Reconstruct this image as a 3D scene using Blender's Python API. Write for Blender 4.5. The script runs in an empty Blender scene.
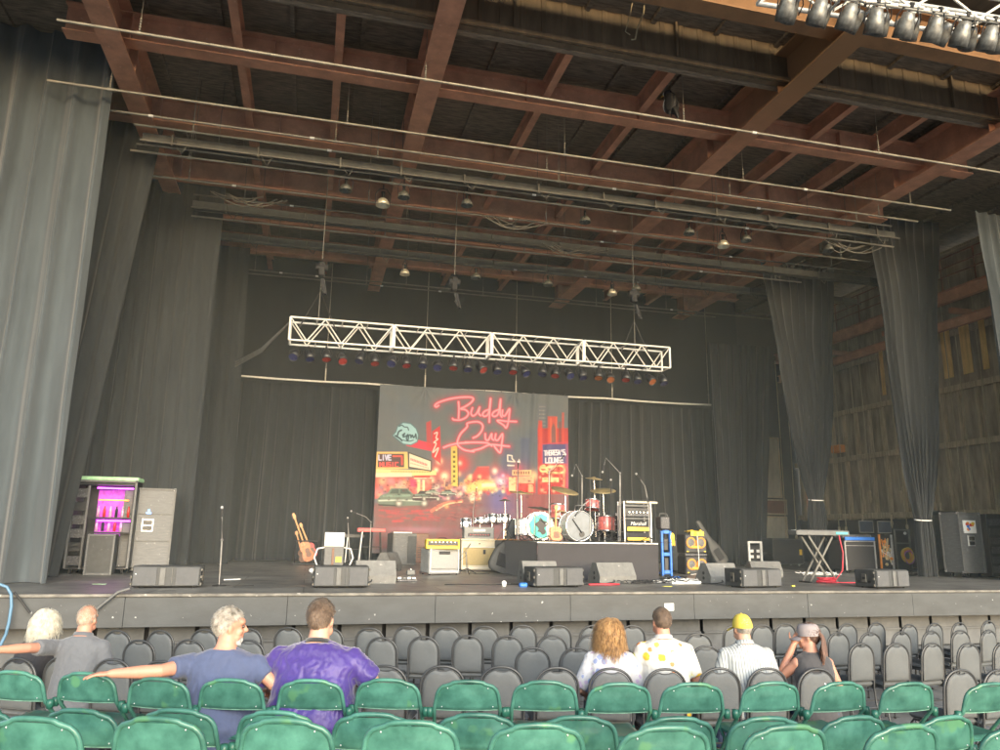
import bpy, math, random
import numpy as np
from mathutils import Vector, Matrix, noise
R = math.radians
random.seed(7)
C = bpy.context.scene.collection
# ------------------------------------------------------------------ camera geometry
FPX, EYE = 740.0, 2.15
_yaw, _pit, _rol = R(14.1), R(12.12), R(.85)
FW = Vector((math.sin(_yaw)*math.cos(_pit), math.cos(_yaw)*math.cos(_pit), math.sin(_pit)))
_r0 = Vector((math.cos(_yaw), -math.sin(_yaw), 0)); _u0 = _r0.cross(FW)
RT = _r0*math.cos(_rol)+_u0*math.sin(_rol); UP = _u0*math.cos(_rol)-_r0*math.sin(_rol)
def ray(x, y): return FW + RT*((x-500)/FPX) - UP*((y-375)/FPX)
def aty(x, y, Y):
    r = ray(x, y); t = Y/r.y; return Vector((r.x*t, Y, EYE+r.z*t))
def atz(x, y, Z):
    r = ray(x, y); t = (Z-EYE)/r.z; return Vector((r.x*t, r.y*t, Z))
def atx(x, y, X):
    r = ray(x, y); t = X/r.x; return Vector((X, r.y*t, EYE+r.z*t))
def depth(p): return (Vector(p)-Vector((0, 0, EYE))).dot(FW)
SZ = 1.15                       # stage floor height
SY = 13.05                      # stage front edge
def S(x, y): return atz(x, y, SZ)
def K(p): return depth(p)/FPX   # metres per photo pixel at a point
ORD = 'first second third fourth fifth sixth seventh eighth ninth tenth eleventh twelfth thirteenth fourteenth fifteenth sixteenth seventeenth eighteenth nineteenth twentieth twenty-first twenty-second twenty-third twenty-fourth twenty-fifth'.split()

# ------------------------------------------------------------------ mesh builder
class MB:
    def __init__(s): s.v = []; s.f = []; s.sm = []; s.M = Matrix.Identity(4)
    def add(s, vs, fs, smooth=False):
        n = len(s.v); M = s.M
        s.v += [tuple(M @ Vector(p)) for p in vs]
        s.f += [tuple(i+n for i in f) for f in fs]; s.sm += [smooth]*len(fs); return s
    def box(s, c, d, b=0., rot=None):
        hx, hy, hz = d[0]/2, d[1]/2, d[2]/2; b = min(b, hx*.9, hy*.9, hz*.9)
        m = Matrix.Translation(c)
        if rot is not None: m = m @ (rot if isinstance(rot, Matrix) else Matrix.Rotation(rot, 4, 'Z'))
        sg = [(x, y, z) for x in (-1, 1) for y in (-1, 1) for z in (-1, 1)]
        if b <= 0:
            vs = [m @ Vector((x*hx, y*hy, z*hz)) for x, y, z in sg]
            fs = [(0, 1, 3, 2), (4, 6, 7, 5), (0, 4, 5, 1), (2, 3, 7, 6), (0, 2, 6, 4), (1, 5, 7, 3)]
            return s.add(vs, fs)
        vs = []; ix = {}
        for k in sg:
            x, y, z = k
            for a, p in enumerate(((x*hx, y*(hy-b), z*(hz-b)), (x*(hx-b), y*hy, z*(hz-b)), (x*(hx-b), y*(hy-b), z*hz))):
                ix[k, a] = len(vs); vs.append(m @ Vector(p))
        fs = []
        for a in range(3):
            o = [q for q in range(3) if q != a]
            for sgn in (-1, 1):
                loop = []
                for u, w in ((-1, -1), (1, -1), (1, 1), (-1, 1)):
                    k = [0, 0, 0]; k[a] = sgn; k[o[0]] = u; k[o[1]] = w; loop.append(ix[tuple(k), a])
                if (sgn < 0) ^ (a == 1): loop.reverse()
                fs.append(tuple(loop))
        for a in range(3):          # edges along axis a
            o = [q for q in range(3) if q != a]
            for u in (-1, 1):
                for w in (-1, 1):
                    k0 = [0]*3; k1 = [0]*3; k0[a] = -1; k1[a] = 1
                    k0[o[0]] = k1[o[0]] = u; k0[o[1]] = k1[o[1]] = w
                    k0, k1 = tuple(k0), tuple(k1)
                    fs.append((ix[k0, o[0]], ix[k1, o[0]], ix[k1, o[1]], ix[k0, o[1]]))
        for k in sg: fs.append((ix[k, 0], ix[k, 1], ix[k, 2]))
        return s.add(vs, fs)
    def cyl(s, a, b, r, r2=None, n=12, cap=True):
        a, b = Vector(a), Vector(b); r2 = r if r2 is None else r2
        d = (b-a); q = d.to_track_quat('Z', 'Y').to_matrix()
        vs = []
        for p, rr in ((a, r), (b, r2)):
            for i in range(n):
                t = 2*math.pi*i/n; vs.append(p + q @ Vector((math.cos(t)*rr, math.sin(t)*rr, 0)))
        s.add(vs, [(i, (i+1) % n, n+(i+1) % n, n+i) for i in range(n)], n > 6)
        if cap: s.add(vs, [tuple(range(n-1, -1, -1)), tuple(range(n, 2*n))])
        return s
    def path(s, pts, r, n=8, closed=False, cap=True):
        pts = [Vector(p) for p in pts]; m = len(pts); vs = []; pr = None
        rr = r if hasattr(r, '__len__') else [r]*m
        for i, p in enumerate(pts):
            if closed: t = pts[(i+1) % m]-pts[i-1]
            else: t = pts[min(i+1, m-1)]-pts[max(i-1, 0)]
            if t.length < 1e-9: t = Vector((0, 0, 1))
            t.normalize()
            if pr is None: pr = t.orthogonal().normalized()
            pr = (pr-t*pr.dot(t)); pr = pr.normalized() if pr.length > 1e-6 else t.orthogonal().normalized()
            w = t.cross(pr)
            for k in range(n):
                a = 2*math.pi*k/n; vs.append(p+(pr*math.cos(a)+w*math.sin(a))*rr[i])
        fs = []
        for i in range(m if closed else m-1):
            j = (i+1) % m
            fs += [(i*n+k, i*n+(k+1) % n, j*n+(k+1) % n, j*n+k) for k in range(n)]
        s.add(vs, fs, n > 4)
        if cap and not closed: s.add(vs, [tuple(range(n-1, -1, -1)), tuple(range((m-1)*n, m*n))])
        return s
    def sph(s, c, r, n=12, m=8, rot=None):
        if not hasattr(r, '__len__'): r = (r, r, r)
        vs = [Vector((0, 0, r[2]))]
        for j in range(1, m):
            ph = math.pi*j/m
            vs += [Vector((r[0]*math.sin(ph)*math.cos(2*math.pi*i/n), r[1]*math.sin(ph)*math.sin(2*math.pi*i/n), r[2]*math.cos(ph))) for i in range(n)]
        vs.append(Vector((0, 0, -r[2])))
        if rot is not None: vs = [rot @ v for v in vs]
        vs = [v+Vector(c) for v in vs]; L = len(vs)-1
        fs = [(0, 1+i, 1+(i+1) % n) for i in range(n)]
        for j in range(m-2):
            a = 1+j*n; fs += [(a+i, a+n+i, a+n+(i+1) % n, a+(i+1) % n) for i in range(n)]
        a = 1+(m-2)*n; fs += [(a+i, L, a+(i+1) % n) for i in range(n)]
        return s.add(vs, fs, True)
    def lathe(s, prof, c=(0, 0, 0), axis=(0, 0, 1), n=24, smooth=True):
        q = Vector(axis).to_track_quat('Z', 'Y').to_matrix(); c = Vector(c); vs = []
        for r, z in prof:
            vs += [c+q @ Vector((r*math.cos(2*math.pi*i/n), r*math.sin(2*math.pi*i/n), z)) for i in range(n)]
        fs = []
        for j in range(len(prof)-1): fs += [(j*n+i, j*n+(i+1) % n, (j+1)*n+(i+1) % n, (j+1)*n+i) for i in range(n)]
        return s.add(vs, fs, smooth)
    def prism(s, poly, d0, d1, ax='y'):
        """poly 2D (u,v) extruded along ax from d0 to d1"""
        def P(u, v, d): return {'y': (u, d, v), 'x': (d, u, v), 'z': (u, v, d)}[ax]
        n = len(poly); vs = [P(u, v, d0) for u, v in poly]+[P(u, v, d1) for u, v in poly]
        fs = [(i, (i+1) % n, n+(i+1) % n, n+i) for i in range(n)]+[tuple(range(n)), tuple(range(2*n-1, n-1, -1))]
        return s.add(vs, fs)
    def grid(s, fn, nu, nv, smooth=True):
        vs = [fn(i/nu, j/nv) for j in range(nv+1) for i in range(nu+1)]; w = nu+1
        return s.add(vs, [(j*w+i, j*w+i+1, (j+1)*w+i+1, (j+1)*w+i) for j in range(nv) for i in range(nu)], smooth)
    def ibeam(s, a, b, w, h, tf=.03, tw=.02):
        """I section from a to b (bottom centre line), horizontal"""
        a, b = Vector(a), Vector(b); d = b-a; L = d.length; ang = math.atan2(d.y, d.x); m = (a+b)/2
        for c, dim in (((0, 0, tf/2), (L, w, tf)), ((0, 0, h-tf/2), (L, w, tf)), ((0, 0, h/2), (L-.002, tw, h-2*tf))):
            s.box(m+Vector(c), dim, rot=ang)
        return s
    def mesh(s, name, mat):
        me = bpy.data.meshes.new(name); me.from_pydata(s.v, [], s.f)
        me.polygons.foreach_set('use_smooth', s.sm); me.update()
        if mat: me.materials.append(mat)
        return me
    def obj(s, name, mat, parent=None, label=None, loc=None):
        o = bpy.data.objects.new(name, s.mesh(name, mat)); C.objects.link(o)
        if parent: o.parent = parent
        if label: o['label'] = label
        if loc is not None: o.location = loc
        return o
def root(name, label, cat, loc=(0, 0, 0), rz=0., group=None):
    o = bpy.data.objects.new(name, None); C.objects.link(o); o.location = loc; o.rotation_euler = (0, 0, rz)
    o.empty_display_size = .1
    o['label'] = label; o['category'] = cat
    if group: o['group'] = group
    return o
def tag(o, label, cat, group=None):
    o['label'] = label; o['category'] = cat
    if group: o['group'] = group
    return o
def struct(o): o['kind'] = 'structure'; return o
_kids = {}
def dup(r, loc, rz, label=None, group=None):
    c = r.copy(); C.objects.link(c); c.location = loc; c.rotation_euler = (0, 0, rz)
    if label: c['label'] = label
    if group: c['group'] = group
    if r.name not in _kids:
        _kids[r.name] = [(k, list(k.children)) for k in bpy.data.objects if k.parent == r]
    for k, gs in _kids[r.name]:
        q = k.copy(); C.objects.link(q); q.parent = c
        for g in gs:
            w = g.copy(); C.objects.link(w); w.parent = q
    return c

# ------------------------------------------------------------------ materials
def nd(nt, t, **kw):
    n = nt.nodes.new(t)
    for k, v in kw.items(): setattr(n, k, v)
    return n
def lin(c):
    return tuple(((x/255)/12.92 if x/255 <= .04045 else ((x/255+.055)/1.055)**2.4) for x in c)
def pmat(name, col, rough=.6, metal=0., var=.2, scale=6., bump=.0, bscale=60., col2=None, stretch=(1, 1, 1), rvar=.15, emit=None, es=0., sheen=0., spec=.5, spots=None, coat=0.):
    m = bpy.data.materials.new(name); m.use_nodes = True; nt = m.node_tree; B = nt.nodes['Principled BSDF']; L = nt.links
    tc = nd(nt, 'ShaderNodeTexCoord'); mp = nd(nt, 'ShaderNodeMapping'); L.new(tc.outputs['Object'], mp.inputs[0]); mp.inputs['Scale'].default_value = stretch
    n1 = nd(nt, 'ShaderNodeTexNoise'); L.new(mp.outputs[0], n1.inputs['Vector']); n1.inputs['Scale'].default_value = scale; n1.inputs['Detail'].default_value = 6; n1.inputs['Roughness'].default_value = .62
    rp = nd(nt, 'ShaderNodeValToRGB'); L.new(n1.outputs[0], rp.inputs[0])
    c1 = tuple(x*(1-var) for x in col); c2 = col2 or tuple(min(1, x*(1+var)) for x in col)
    rp.color_ramp.elements[0].position = .3; rp.color_ramp.elements[0].color = (*c1, 1)
    rp.color_ramp.elements[1].position = .7; rp.color_ramp.elements[1].color = (*c2, 1)
    out = rp.outputs[0]
    if spots:                      # (colour, scale, threshold) scuffs / flecks
        n3 = nd(nt, 'ShaderNodeTexNoise'); L.new(tc.outputs['Object'], n3.inputs['Vector']); n3.inputs['Scale'].default_value = spots[1]; n3.inputs['Detail'].default_value = 3
        r3 = nd(nt, 'ShaderNodeValToRGB'); L.new(n3.outputs[0], r3.inputs[0]); r3.color_ramp.elements[0].position = spots[2]; r3.color_ramp.elements[1].position = spots[2]+.04
        mx = nd(nt, 'ShaderNodeMixRGB'); L.new(r3.outputs[0], mx.inputs[0]); L.new(out, mx.inputs[1]); mx.inputs[2].default_value = (*spots[0], 1); out = mx.outputs[0]
    L.new(out, B.inputs['Base Color'])
    B.inputs['Metallic'].default_value = metal; B.inputs['Specular IOR Level'].default_value = spec
    mr = nd(nt, 'ShaderNodeMapRange'); L.new(n1.outputs[0], mr.inputs[0]); mr.inputs[3].default_value = max(.03, rough-rvar); mr.inputs[4].default_value = min(1, rough+rvar)
    L.new(mr.outputs[0], B.inputs['Roughness'])
    if sheen: B.inputs['Sheen Weight'].default_value = sheen
    if coat: B.inputs['Coat Weight'].default_value = coat
    if bump:
        n2 = nd(nt, 'ShaderNodeTexNoise'); L.new(mp.outputs[0], n2.inputs['Vector']); n2.inputs['Scale'].default_value = bscale; n2.inputs['Detail'].default_value = 4
        bp = nd(nt, 'ShaderNodeBump'); L.new(n2.outputs[0], bp.inputs['Height']); bp.inputs['Strength'].default_value = bump; bp.inputs['Distance'].default_value = .01
        L.new(bp.outputs[0], B.inputs['Normal'])
    if emit: B.inputs['Emission Color'].default_value = (*emit, 1); B.inputs['Emission Strength'].default_value = es
    return m
M = {}
M['steel_red'] = pmat('red_primer_steel', (.50, .25, .16), .6, var=.25, scale=2.5, bump=.15, bscale=20, spots=((.56, .32, .24), 14, .66))
M['steel_orange'] = pmat('orange_primer_steel', (.27, .15, .075), .6, var=.25, scale=2., bump=.15, bscale=20)
M['deck'] = pmat('roof_deck_wood', (.2, .165, .125), .9, var=.5, scale=3, stretch=(1, 6, 1), bump=.3, bscale=12)
M['header'] = pmat('brown_corrugated_steel', (.145, .11, .072), .65, var=.3, scale=1.6, stretch=(3, 1, .5), bump=.1)
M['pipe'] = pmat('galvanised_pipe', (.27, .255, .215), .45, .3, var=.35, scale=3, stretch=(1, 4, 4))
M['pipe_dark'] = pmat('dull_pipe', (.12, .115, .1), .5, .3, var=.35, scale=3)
M['raceway'] = pmat('raceway_grey_paint', (.075, .08, .075), .5, var=.3, scale=4)
M['black'] = pmat('black_paint', (.018, .018, .019), .45, var=.35, scale=9, bump=.05)
M['black_soft'] = pmat('black_rubber', (.014, .014, .015), .8, var=.3, scale=9)
M['black_cloth'] = pmat('black_cloth', (.02, .02, .022), .95, var=.3, scale=5, bump=.3, bscale=90, sheen=.3)
M['tolex'] = pmat('black_tolex', (.022, .022, .024), .75, var=.3, scale=12, bump=.4, bscale=220, spots=((.07, .07, .07), 22, .7))
M['grille_gray'] = pmat('grey_speaker_grille', (.085, .087, .09), .6, var=.15, scale=9, bump=.5, bscale=300)
M['cab_gray'] = pmat('scuffed_grey_cabinet', (.12, .12, .115), .62, var=.25, scale=8, bump=.2, bscale=150, spots=((.25, .25, .24), 18, .68))
M['cab_light'] = pmat('light_grey_wedge', (.155, .155, .147), .6, var=.2, scale=8, bump=.2, bscale=150, spots=((.3, .29, .27), 18, .68))
M['cab_dark'] = pmat('dark_cabinet', (.05, .052, .052), .6, var=.25, scale=8, bump=.2, bscale=150, spots=((.14, .14, .14), 16, .7))
M['case_gray'] = pmat('grey_road_case', (.125, .128, .128), .6, var=.22, scale=5, stretch=(1, 1, 6), bump=.15, bscale=50, spots=((.2, .2, .2), 13, .66))
M['alu'] = pmat('aluminium', (.6, .6, .6), .35, .8, var=.2, scale=14)
M['truss'] = pmat('painted_truss_aluminium', (.62, .61, .57), .4, .1, var=.12, scale=12)
M['chrome'] = pmat('chrome', (.75, .75, .77), .18, 1., var=.1, scale=20, rvar=.08)
M['white'] = pmat('white_paint', (.75, .75, .73), .5, var=.08, scale=8)
M['cream'] = pmat('cream_tolex', (.62, .56, .42), .65, var=.1, scale=9, bump=.2, bscale=200)
M['tan'] = pmat('tan_grille_cloth', (.42, .33, .16), .8, var=.15, scale=30, bump=.4, bscale=300)
M['gray_tolex'] = pmat('grey_tolex', (.27, .275, .27), .7, var=.12, scale=9, bump=.2, bscale=200)
M['silver_grille'] = pmat('silver_grille_cloth', (.3, .3, .29), .7, var=.15, scale=60, bump=.4, bscale=300)
M['wood_brown'] = pmat('brown_wood', (.14, .055, .025), .45, var=.35, scale=6, stretch=(1, 1, 8))
M['wood_neck'] = pmat('maple_neck', (.45, .22, .07), .4, var=.15, scale=6, stretch=(6, 1, 1))
M['sunburst'] = pmat('amber_guitar_finish', (.42, .10, .012), .3, var=.4, scale=5, coat=.2)
M['yellow'] = pmat('yellow_plastic', (.75, .52, .05), .5, var=.15, scale=9)
M['orange'] = pmat('orange_plastic', (.75, .27, .04), .5, var=.15, scale=9)
M['red'] = pmat('red_paint', (.55, .03, .035), .35, var=.15, scale=8)
M['pink'] = pmat('red_pink_drum_shell', (.48, .12, .11), .3, var=.3, scale=12, coat=.5)
M['pearl'] = pmat('white_pearl_drum_shell', (.66, .62, .56), .3, var=.15, scale=20, coat=.5)
M['turq'] = pmat('turquoise_drum_skin', (.05, .52, .42), .45, var=.1, scale=8)
M['skin_clear'] = pmat('grey_drum_skin', (.16, .18, .2), .35, var=.2, scale=5)
M['brass'] = pmat('cymbal_bronze', (.62, .5, .27), .35, .7, var=.2, scale=10)
M['blue'] = pmat('blue_paint', (.03, .17, .6), .45, var=.15, scale=8)
M['led'] = pmat('blue_light', (.1, .3, .9), .4, emit=(.15, .45, 1), es=2.5)
M['purple_led'] = pmat('magenta_light_strip', (.6, .1, .7), .4, emit=(.75, .06, 1), es=9.)
M['orange_led'] = pmat('orange_display', (.8, .2, .05), .4, emit=(1, .25, .05), es=2.)
M['rack_back'] = pmat('rack_inside_panel', (.5, .2, .5), .6, var=.3, scale=14)
M['gear_panel'] = pmat('equipment_panel', (.06, .06, .065), .5, var=.6, scale=25, spots=((.5, .5, .5), 45, .66))
M['paper'] = pmat('paper', (.85, .85, .82), .7, var=.05, scale=8)
M['tape_y'] = pmat('yellow_tape', (.8, .75, .1), .6, var=.1)
M['mint'] = pmat('mint_green_lid', (.35, .62, .36), .5, var=.2, scale=10)
M['cable'] = pmat('black_cable', (.02, .02, .02), .6, var=.2)
M['cable_red'] = pmat('red_cable', (.6, .04, .06), .5, var=.2)
M['cable_blue'] = pmat('pale_blue_cable', (.10, .2, .3), .5, var=.2)
M['cable_white'] = pmat('white_cable', (.7, .7, .68), .5, var=.1)
M['screen'] = pmat('dark_screen', (.02, .03, .05), .15, var=.2)
M['teal_glow'] = pmat('teal_display', (.05, .35, .33), .3, emit=(.1, .7, .65), es=.5)
M['rope'] = pmat('pale_rope', (.42, .36, .24), .9, var=.2, scale=30)
M['ply'] = pmat('yellow_plywood', (.75, .52, .2), .8, var=.25, scale=2, stretch=(4, 4, .6))
M['stud'] = pmat('weathered_studs', (.46, .38, .26), .85, var=.35, scale=3, stretch=(5, 5, .6))
M['wall_brown'] = pmat('dark_board_wall', (.33, .275, .2), .85, var=.5, scale=1.5, stretch=(2, 2, .4), bump=.2)
M['beige_panel'] = pmat('dusty_beige_panel', (.42, .4, .33), .8, var=.25, scale=2.5, stretch=(2, 2, .6))
M['rust_panel'] = pmat('rusty_brown_panel', (.17, .07, .045), .8, var=.3, scale=3)
M['wall_dark'] = pmat('dark_stage_wall', (.03, .03, .03), .9, var=.3, scale=2)
def curtain_mat(name, col, var=.22):
    m = pmat(name, col, .95, var=var, scale=1.2, stretch=(2.2, 2.2, .35), bump=.25, bscale=160, sheen=.25, spec=.15)
    return m
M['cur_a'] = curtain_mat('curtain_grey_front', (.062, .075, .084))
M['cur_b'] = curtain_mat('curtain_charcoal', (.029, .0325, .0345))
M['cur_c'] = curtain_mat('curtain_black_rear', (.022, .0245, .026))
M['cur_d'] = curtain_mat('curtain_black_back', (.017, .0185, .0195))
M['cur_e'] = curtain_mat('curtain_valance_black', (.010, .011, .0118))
# stage floor: worn dark boards
def floor_mat():
    m = bpy.data.materials.new('worn_stage_boards'); m.use_nodes = True; nt = m.node_tree; B = nt.nodes['Principled BSDF']; L = nt.links
    tc = nd(nt, 'ShaderNodeTexCoord')
    br = nd(nt, 'ShaderNodeTexBrick'); L.new(tc.outputs['Object'], br.inputs[0]); br.inputs['Scale'].default_value = 1
    br.inputs['Brick Width'].default_value = 2.4; br.inputs['Row Height'].default_value = 1.2; br.inputs['Mortar Size'].default_value = .008
    br.inputs['Color1'].default_value = (.15, .15, .146, 1); br.inputs['Color2'].default_value = (.195, .195, .19, 1); br.inputs['Mortar'].default_value = (.015, .015, .015, 1)
    n = nd(nt, 'ShaderNodeTexNoise'); L.new(tc.outputs['Object'], n.inputs[0]); n.inputs['Scale'].default_value = .9; n.inputs['Detail'].default_value = 9; n.inputs['Roughness'].default_value = .7
    r = nd(nt, 'ShaderNodeValToRGB'); L.new(n.outputs[0], r.inputs[0]); r.color_ramp.elements[0].position = .35; r.color_ramp.elements[0].color = (.55, .55, .55, 1); r.color_ramp.elements[1].position = .7; r.color_ramp.elements[1].color = (1.5, 1.45, 1.35, 1)
    mx = nd(nt, 'ShaderNodeMixRGB', blend_type='MULTIPLY'); mx.inputs[0].default_value = 1; L.new(br.outputs[0], mx.inputs[1]); L.new(r.outputs[0], mx.inputs[2])
    L.new(mx.outputs[0], B.inputs['Base Color'])
    n2 = nd(nt, 'ShaderNodeTexNoise'); L.new(tc.outputs['Object'], n2.inputs[0]); n2.inputs['Scale'].default_value = 3; n2.inputs['Detail'].default_value = 6
    mr = nd(nt, 'ShaderNodeMapRange'); L.new(n2.outputs[0], mr.inputs[0]); mr.inputs[3].default_value = .3; mr.inputs[4].default_value = .55
    L.new(mr.outputs[0], B.inputs['Roughness'])
    return m
M['floor'] = floor_mat()
M['fascia'] = pmat('scuffed_fascia_paint', (.058, .061, .061), .62, var=.3, scale=1.4, stretch=(1, 1, 2.5), bump=.15, bscale=30, spots=((.40, .40, .38), 13, .70))
M['stage_edge'] = pmat('worn_stage_lip', (.16, .15, .13), .6, var=.5, scale=5, stretch=(1, 4, 1), spots=((.4, .38, .33), 9, .68))
M['skirt'] = pmat('grey_stage_front_boards', (.10, .10, .097), .7, var=.3, scale=3)
M['ground'] = pmat('grey_concrete', (.2, .2, .195), .85, var=.25, scale=1.2, bump=.2, bscale=60, spots=((.09, .09, .085), 4, .62))
M['far_ground'] = pmat('dry_ground', (.2, .2, .15), .9, var=.3, scale=.3)
SUN=4.3
SKY=.55
# ================================================================== SETTING
def ground_z(s):
    pr = [(-200, .6), (0, .6), (3.35, .56), (3.8, .44), (5.3, .43), (6.0, .14), (7.2, .1), (8.0, 0), (400, 0)]
    for (a, za), (b, zb) in zip(pr, pr[1:]):
        if s <= b: return za+(zb-za)*(s-a)/(b-a)
    return 0
FH = Vector((math.sin(_yaw), math.cos(_yaw), 0)); RH = Vector((math.cos(_yaw), -math.sin(_yaw), 0))
b = MB(); ss = [-150, -20, 0, 2, 3.35, 3.8, 5.3, 6.0, 7.2, 8.0, 9, 12, 30, 150]; vs = []; fs = []
for i, s_ in enumerate(ss):
    for w in (-150, -20, 20, 150): vs.append(FH*s_+RH*w+Vector((0, 0, ground_z(s_))))
for i in range(len(ss)-1):
    for j in range(3): a = i*4+j; fs.append((a, a+1, a+5, a+4))
b.add(vs, fs); struct(b.obj('audience_floor', M['ground']))

XL, XR, YB = -7.5, 22.0, 29.2
# stage deck
b = MB(); b.box(((XL+XR)/2+2, (SY+.12+YB+.5)/2, SZ-.06), (XR-XL+8, YB+.5-SY-.12, .12)); struct(b.obj('stage_floor', M['floor']))
# lip, fascia and stage front: one thing
t = root('stage_apron', 'long dark grey stage front with worn lip and recessed lower boards behind the chairs', 'stage front', (4, SY, 0))
b = MB(); b.box((3, .05, SZ-.022), (34, .14, .05), .012); b.obj('stage_lip', M['stage_edge'], t)
x = -14.
b = MB(); i = 0
while x < 20:
    b.box((x+1.22, .03+.002*(i % 2), SZ-.05-.225), (2.436, .05, .45), .004); x += 2.44; i += 1
b.obj('fascia_board', M['fascia'], t)
b = MB(); x = -14.
while x < 20:
    b.box((x+.375, .50, .34), (.69, .04, .62)); b.box((x+.375, .46, .36), (.69, .05, .035)); x += .76
b.obj('lower_panel', M['skirt'], t)
b = MB(); b.box((3, .62, .5), (34, .05, 1.0)); b.obj('dark_backing', M['black_soft'], t)
p = aty(669, 607, SY)
o = MB().box((0, 0, 0), (.19, .008, .13), .002).obj('notice', M['paper'], None, loc=(p.x, SY-.004, p.z)); tag(o, 'small white paper notice stuck to the stage front', 'notice')

# building shell
b = MB(); b.box(((XL+XR)/2+1, YB+.3, 6), (XR-XL+6, .2, 14)); o = b.obj('rear_wall', M['wall_dark']); tag(o, 'dark rear wall of the stage house behind the black curtains', 'wall')
b = MB(); b.box((XL-.3, 21, 6), (.2, 17, 14)); o = b.obj('side_wall', M['wall_dark']); tag(o, 'dark left side wall of the stage house behind the legs', 'wall')
# roof deck with battens
t = root('roof_deck', 'dark brown timber roof deck above the red steel beams', 'roof', (7, 20, 12.45))
b = MB(); b.box((0, .6, 0), (34, 18.6, .1)); b.obj('deck_boards', M['deck'], t)
b = MB(); b.box((0, 0, .0), (.01, .01, .01))
for k in range(24):
    b.box((-16.5+k*1.42, .6, -.09), (.09, 18.5, .08))
b.obj('batten', M['deck'], t)
# far-forward canopy soffit
b = MB(); b.box((7, 6.6, 13.3), (34, 11.4, .12)); o = b.obj('canopy_soffit', M['header']); tag(o, 'brown soffit of the canopy above the front orange beam', 'canopy')
# header: corrugated band
t = root('corrugated_header', 'dark brown corrugated metal header above the stage opening', 'header panel', (7, 12.06, 11.5))
b = MB(); x = -17.; vs = []; 
prof = []
while x < 17.:
    prof += [(x, 0), (x+.30, 0), (x+.32, -.018), (x+.40, -.018), (x+.42, 0)]; x += .42
vs = [(px, py, 0) for px, py in prof]+[(px, py, 1.72) for px, py in prof]; n = len(prof)
b.add(vs, [(i, i+1, n+i+1, n+i) for i in range(n-1)]); b.obj('corrugated_sheet', M['header'], t)
b = MB(); b.box((0, -.06, .05), (34, .06, .1)); b.box((0, .1, .04), (34, .22, .03)); b.obj('bottom_channel', M['header'], t)
for k in range(9):
    b = MB(); b.box((-14+k*3.4, -.075, .86), (.05, .05, 1.5)); b.obj('stiffener', M['header'], t)
b = MB(); b.box((7, 12.3, 12.3), (34, .12, 1.6)); o = b.obj('header_backing_beam', M['deck']); tag(o, 'dark timber beam directly behind the corrugated header', 'beam')
# steel
b = MB(); b.ibeam((-12, 10.45, 11.5), (26, 10.45, 11.5), .34, .75, .035); o = b.obj('front_beam', M['steel_orange']); tag(o, 'orange brown steel beam crossing nearest the audience in front of the header', 'steel beam')
for i, Y in enumerate((14.35, 17.35, 20.3, 22.7, 25.4)):
    b = MB(); b.ibeam((-5.2, Y, 11.5), (16.2, Y, 11.5), .32, .62, .03)
    for k in range(8): b.box((-4+k*2.7, Y-.09, 11.81), (.015, .14, .55))
    o = b.obj('cross_beam', M['steel_red']); tag(o, 'red steel cross beam under the roof, %s row back from the stage opening' % ORD[i], 'steel beam', 'red cross beams')
mains = [(-4.35, 'leftmost deep red steel girder running front to back beside the left curtains'), (1.9, 'deep red steel girder running front to back left of centre'),
         (9.45, 'deep red and orange steel girder running front to back right of centre'), (15.1, 'rightmost deep red steel girder running front to back above the right curtains')]
for X, lb in mains:
    b = MB(); f0 = 9.7
    ww = .54 if X > 5 else .44; b.ibeam((X*.975, f0, 11.22), (X*.975, 28.8, 11.22), ww, .95, .04)
    for k in range(7): b.box((X*.975, 12.2+k*2.9, 11.7), (.36, .02, .85))
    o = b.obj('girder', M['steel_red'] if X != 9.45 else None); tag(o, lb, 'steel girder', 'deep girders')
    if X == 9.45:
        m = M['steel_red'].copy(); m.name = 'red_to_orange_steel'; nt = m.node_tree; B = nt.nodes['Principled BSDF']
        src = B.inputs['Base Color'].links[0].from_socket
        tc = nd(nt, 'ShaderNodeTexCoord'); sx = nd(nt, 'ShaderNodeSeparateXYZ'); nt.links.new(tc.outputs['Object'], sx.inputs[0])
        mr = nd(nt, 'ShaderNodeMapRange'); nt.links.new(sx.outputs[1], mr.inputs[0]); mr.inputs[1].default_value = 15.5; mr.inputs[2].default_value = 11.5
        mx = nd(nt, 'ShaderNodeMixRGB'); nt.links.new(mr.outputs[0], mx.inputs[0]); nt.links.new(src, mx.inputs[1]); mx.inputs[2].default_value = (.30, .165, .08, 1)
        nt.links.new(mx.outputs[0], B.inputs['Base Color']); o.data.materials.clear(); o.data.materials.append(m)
pur = [(-1.95, 'first'), (-.02, 'second'), (4.45, 'third'), (6.7, 'fourth'), (11.15, 'fifth'), (13.0, 'sixth')]
for X, n_ in pur:
    b = MB(); b.ibeam((X*1.02, 12.1, 11.72), (X*1.02, 28.8, 11.72), .17, .42, .022)
    o = b.obj('purlin', M['steel_red']); tag(o, 'slim red steel purlin running front to back, %s from the left' % n_, 'steel purlin', 'slim purlins')

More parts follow.
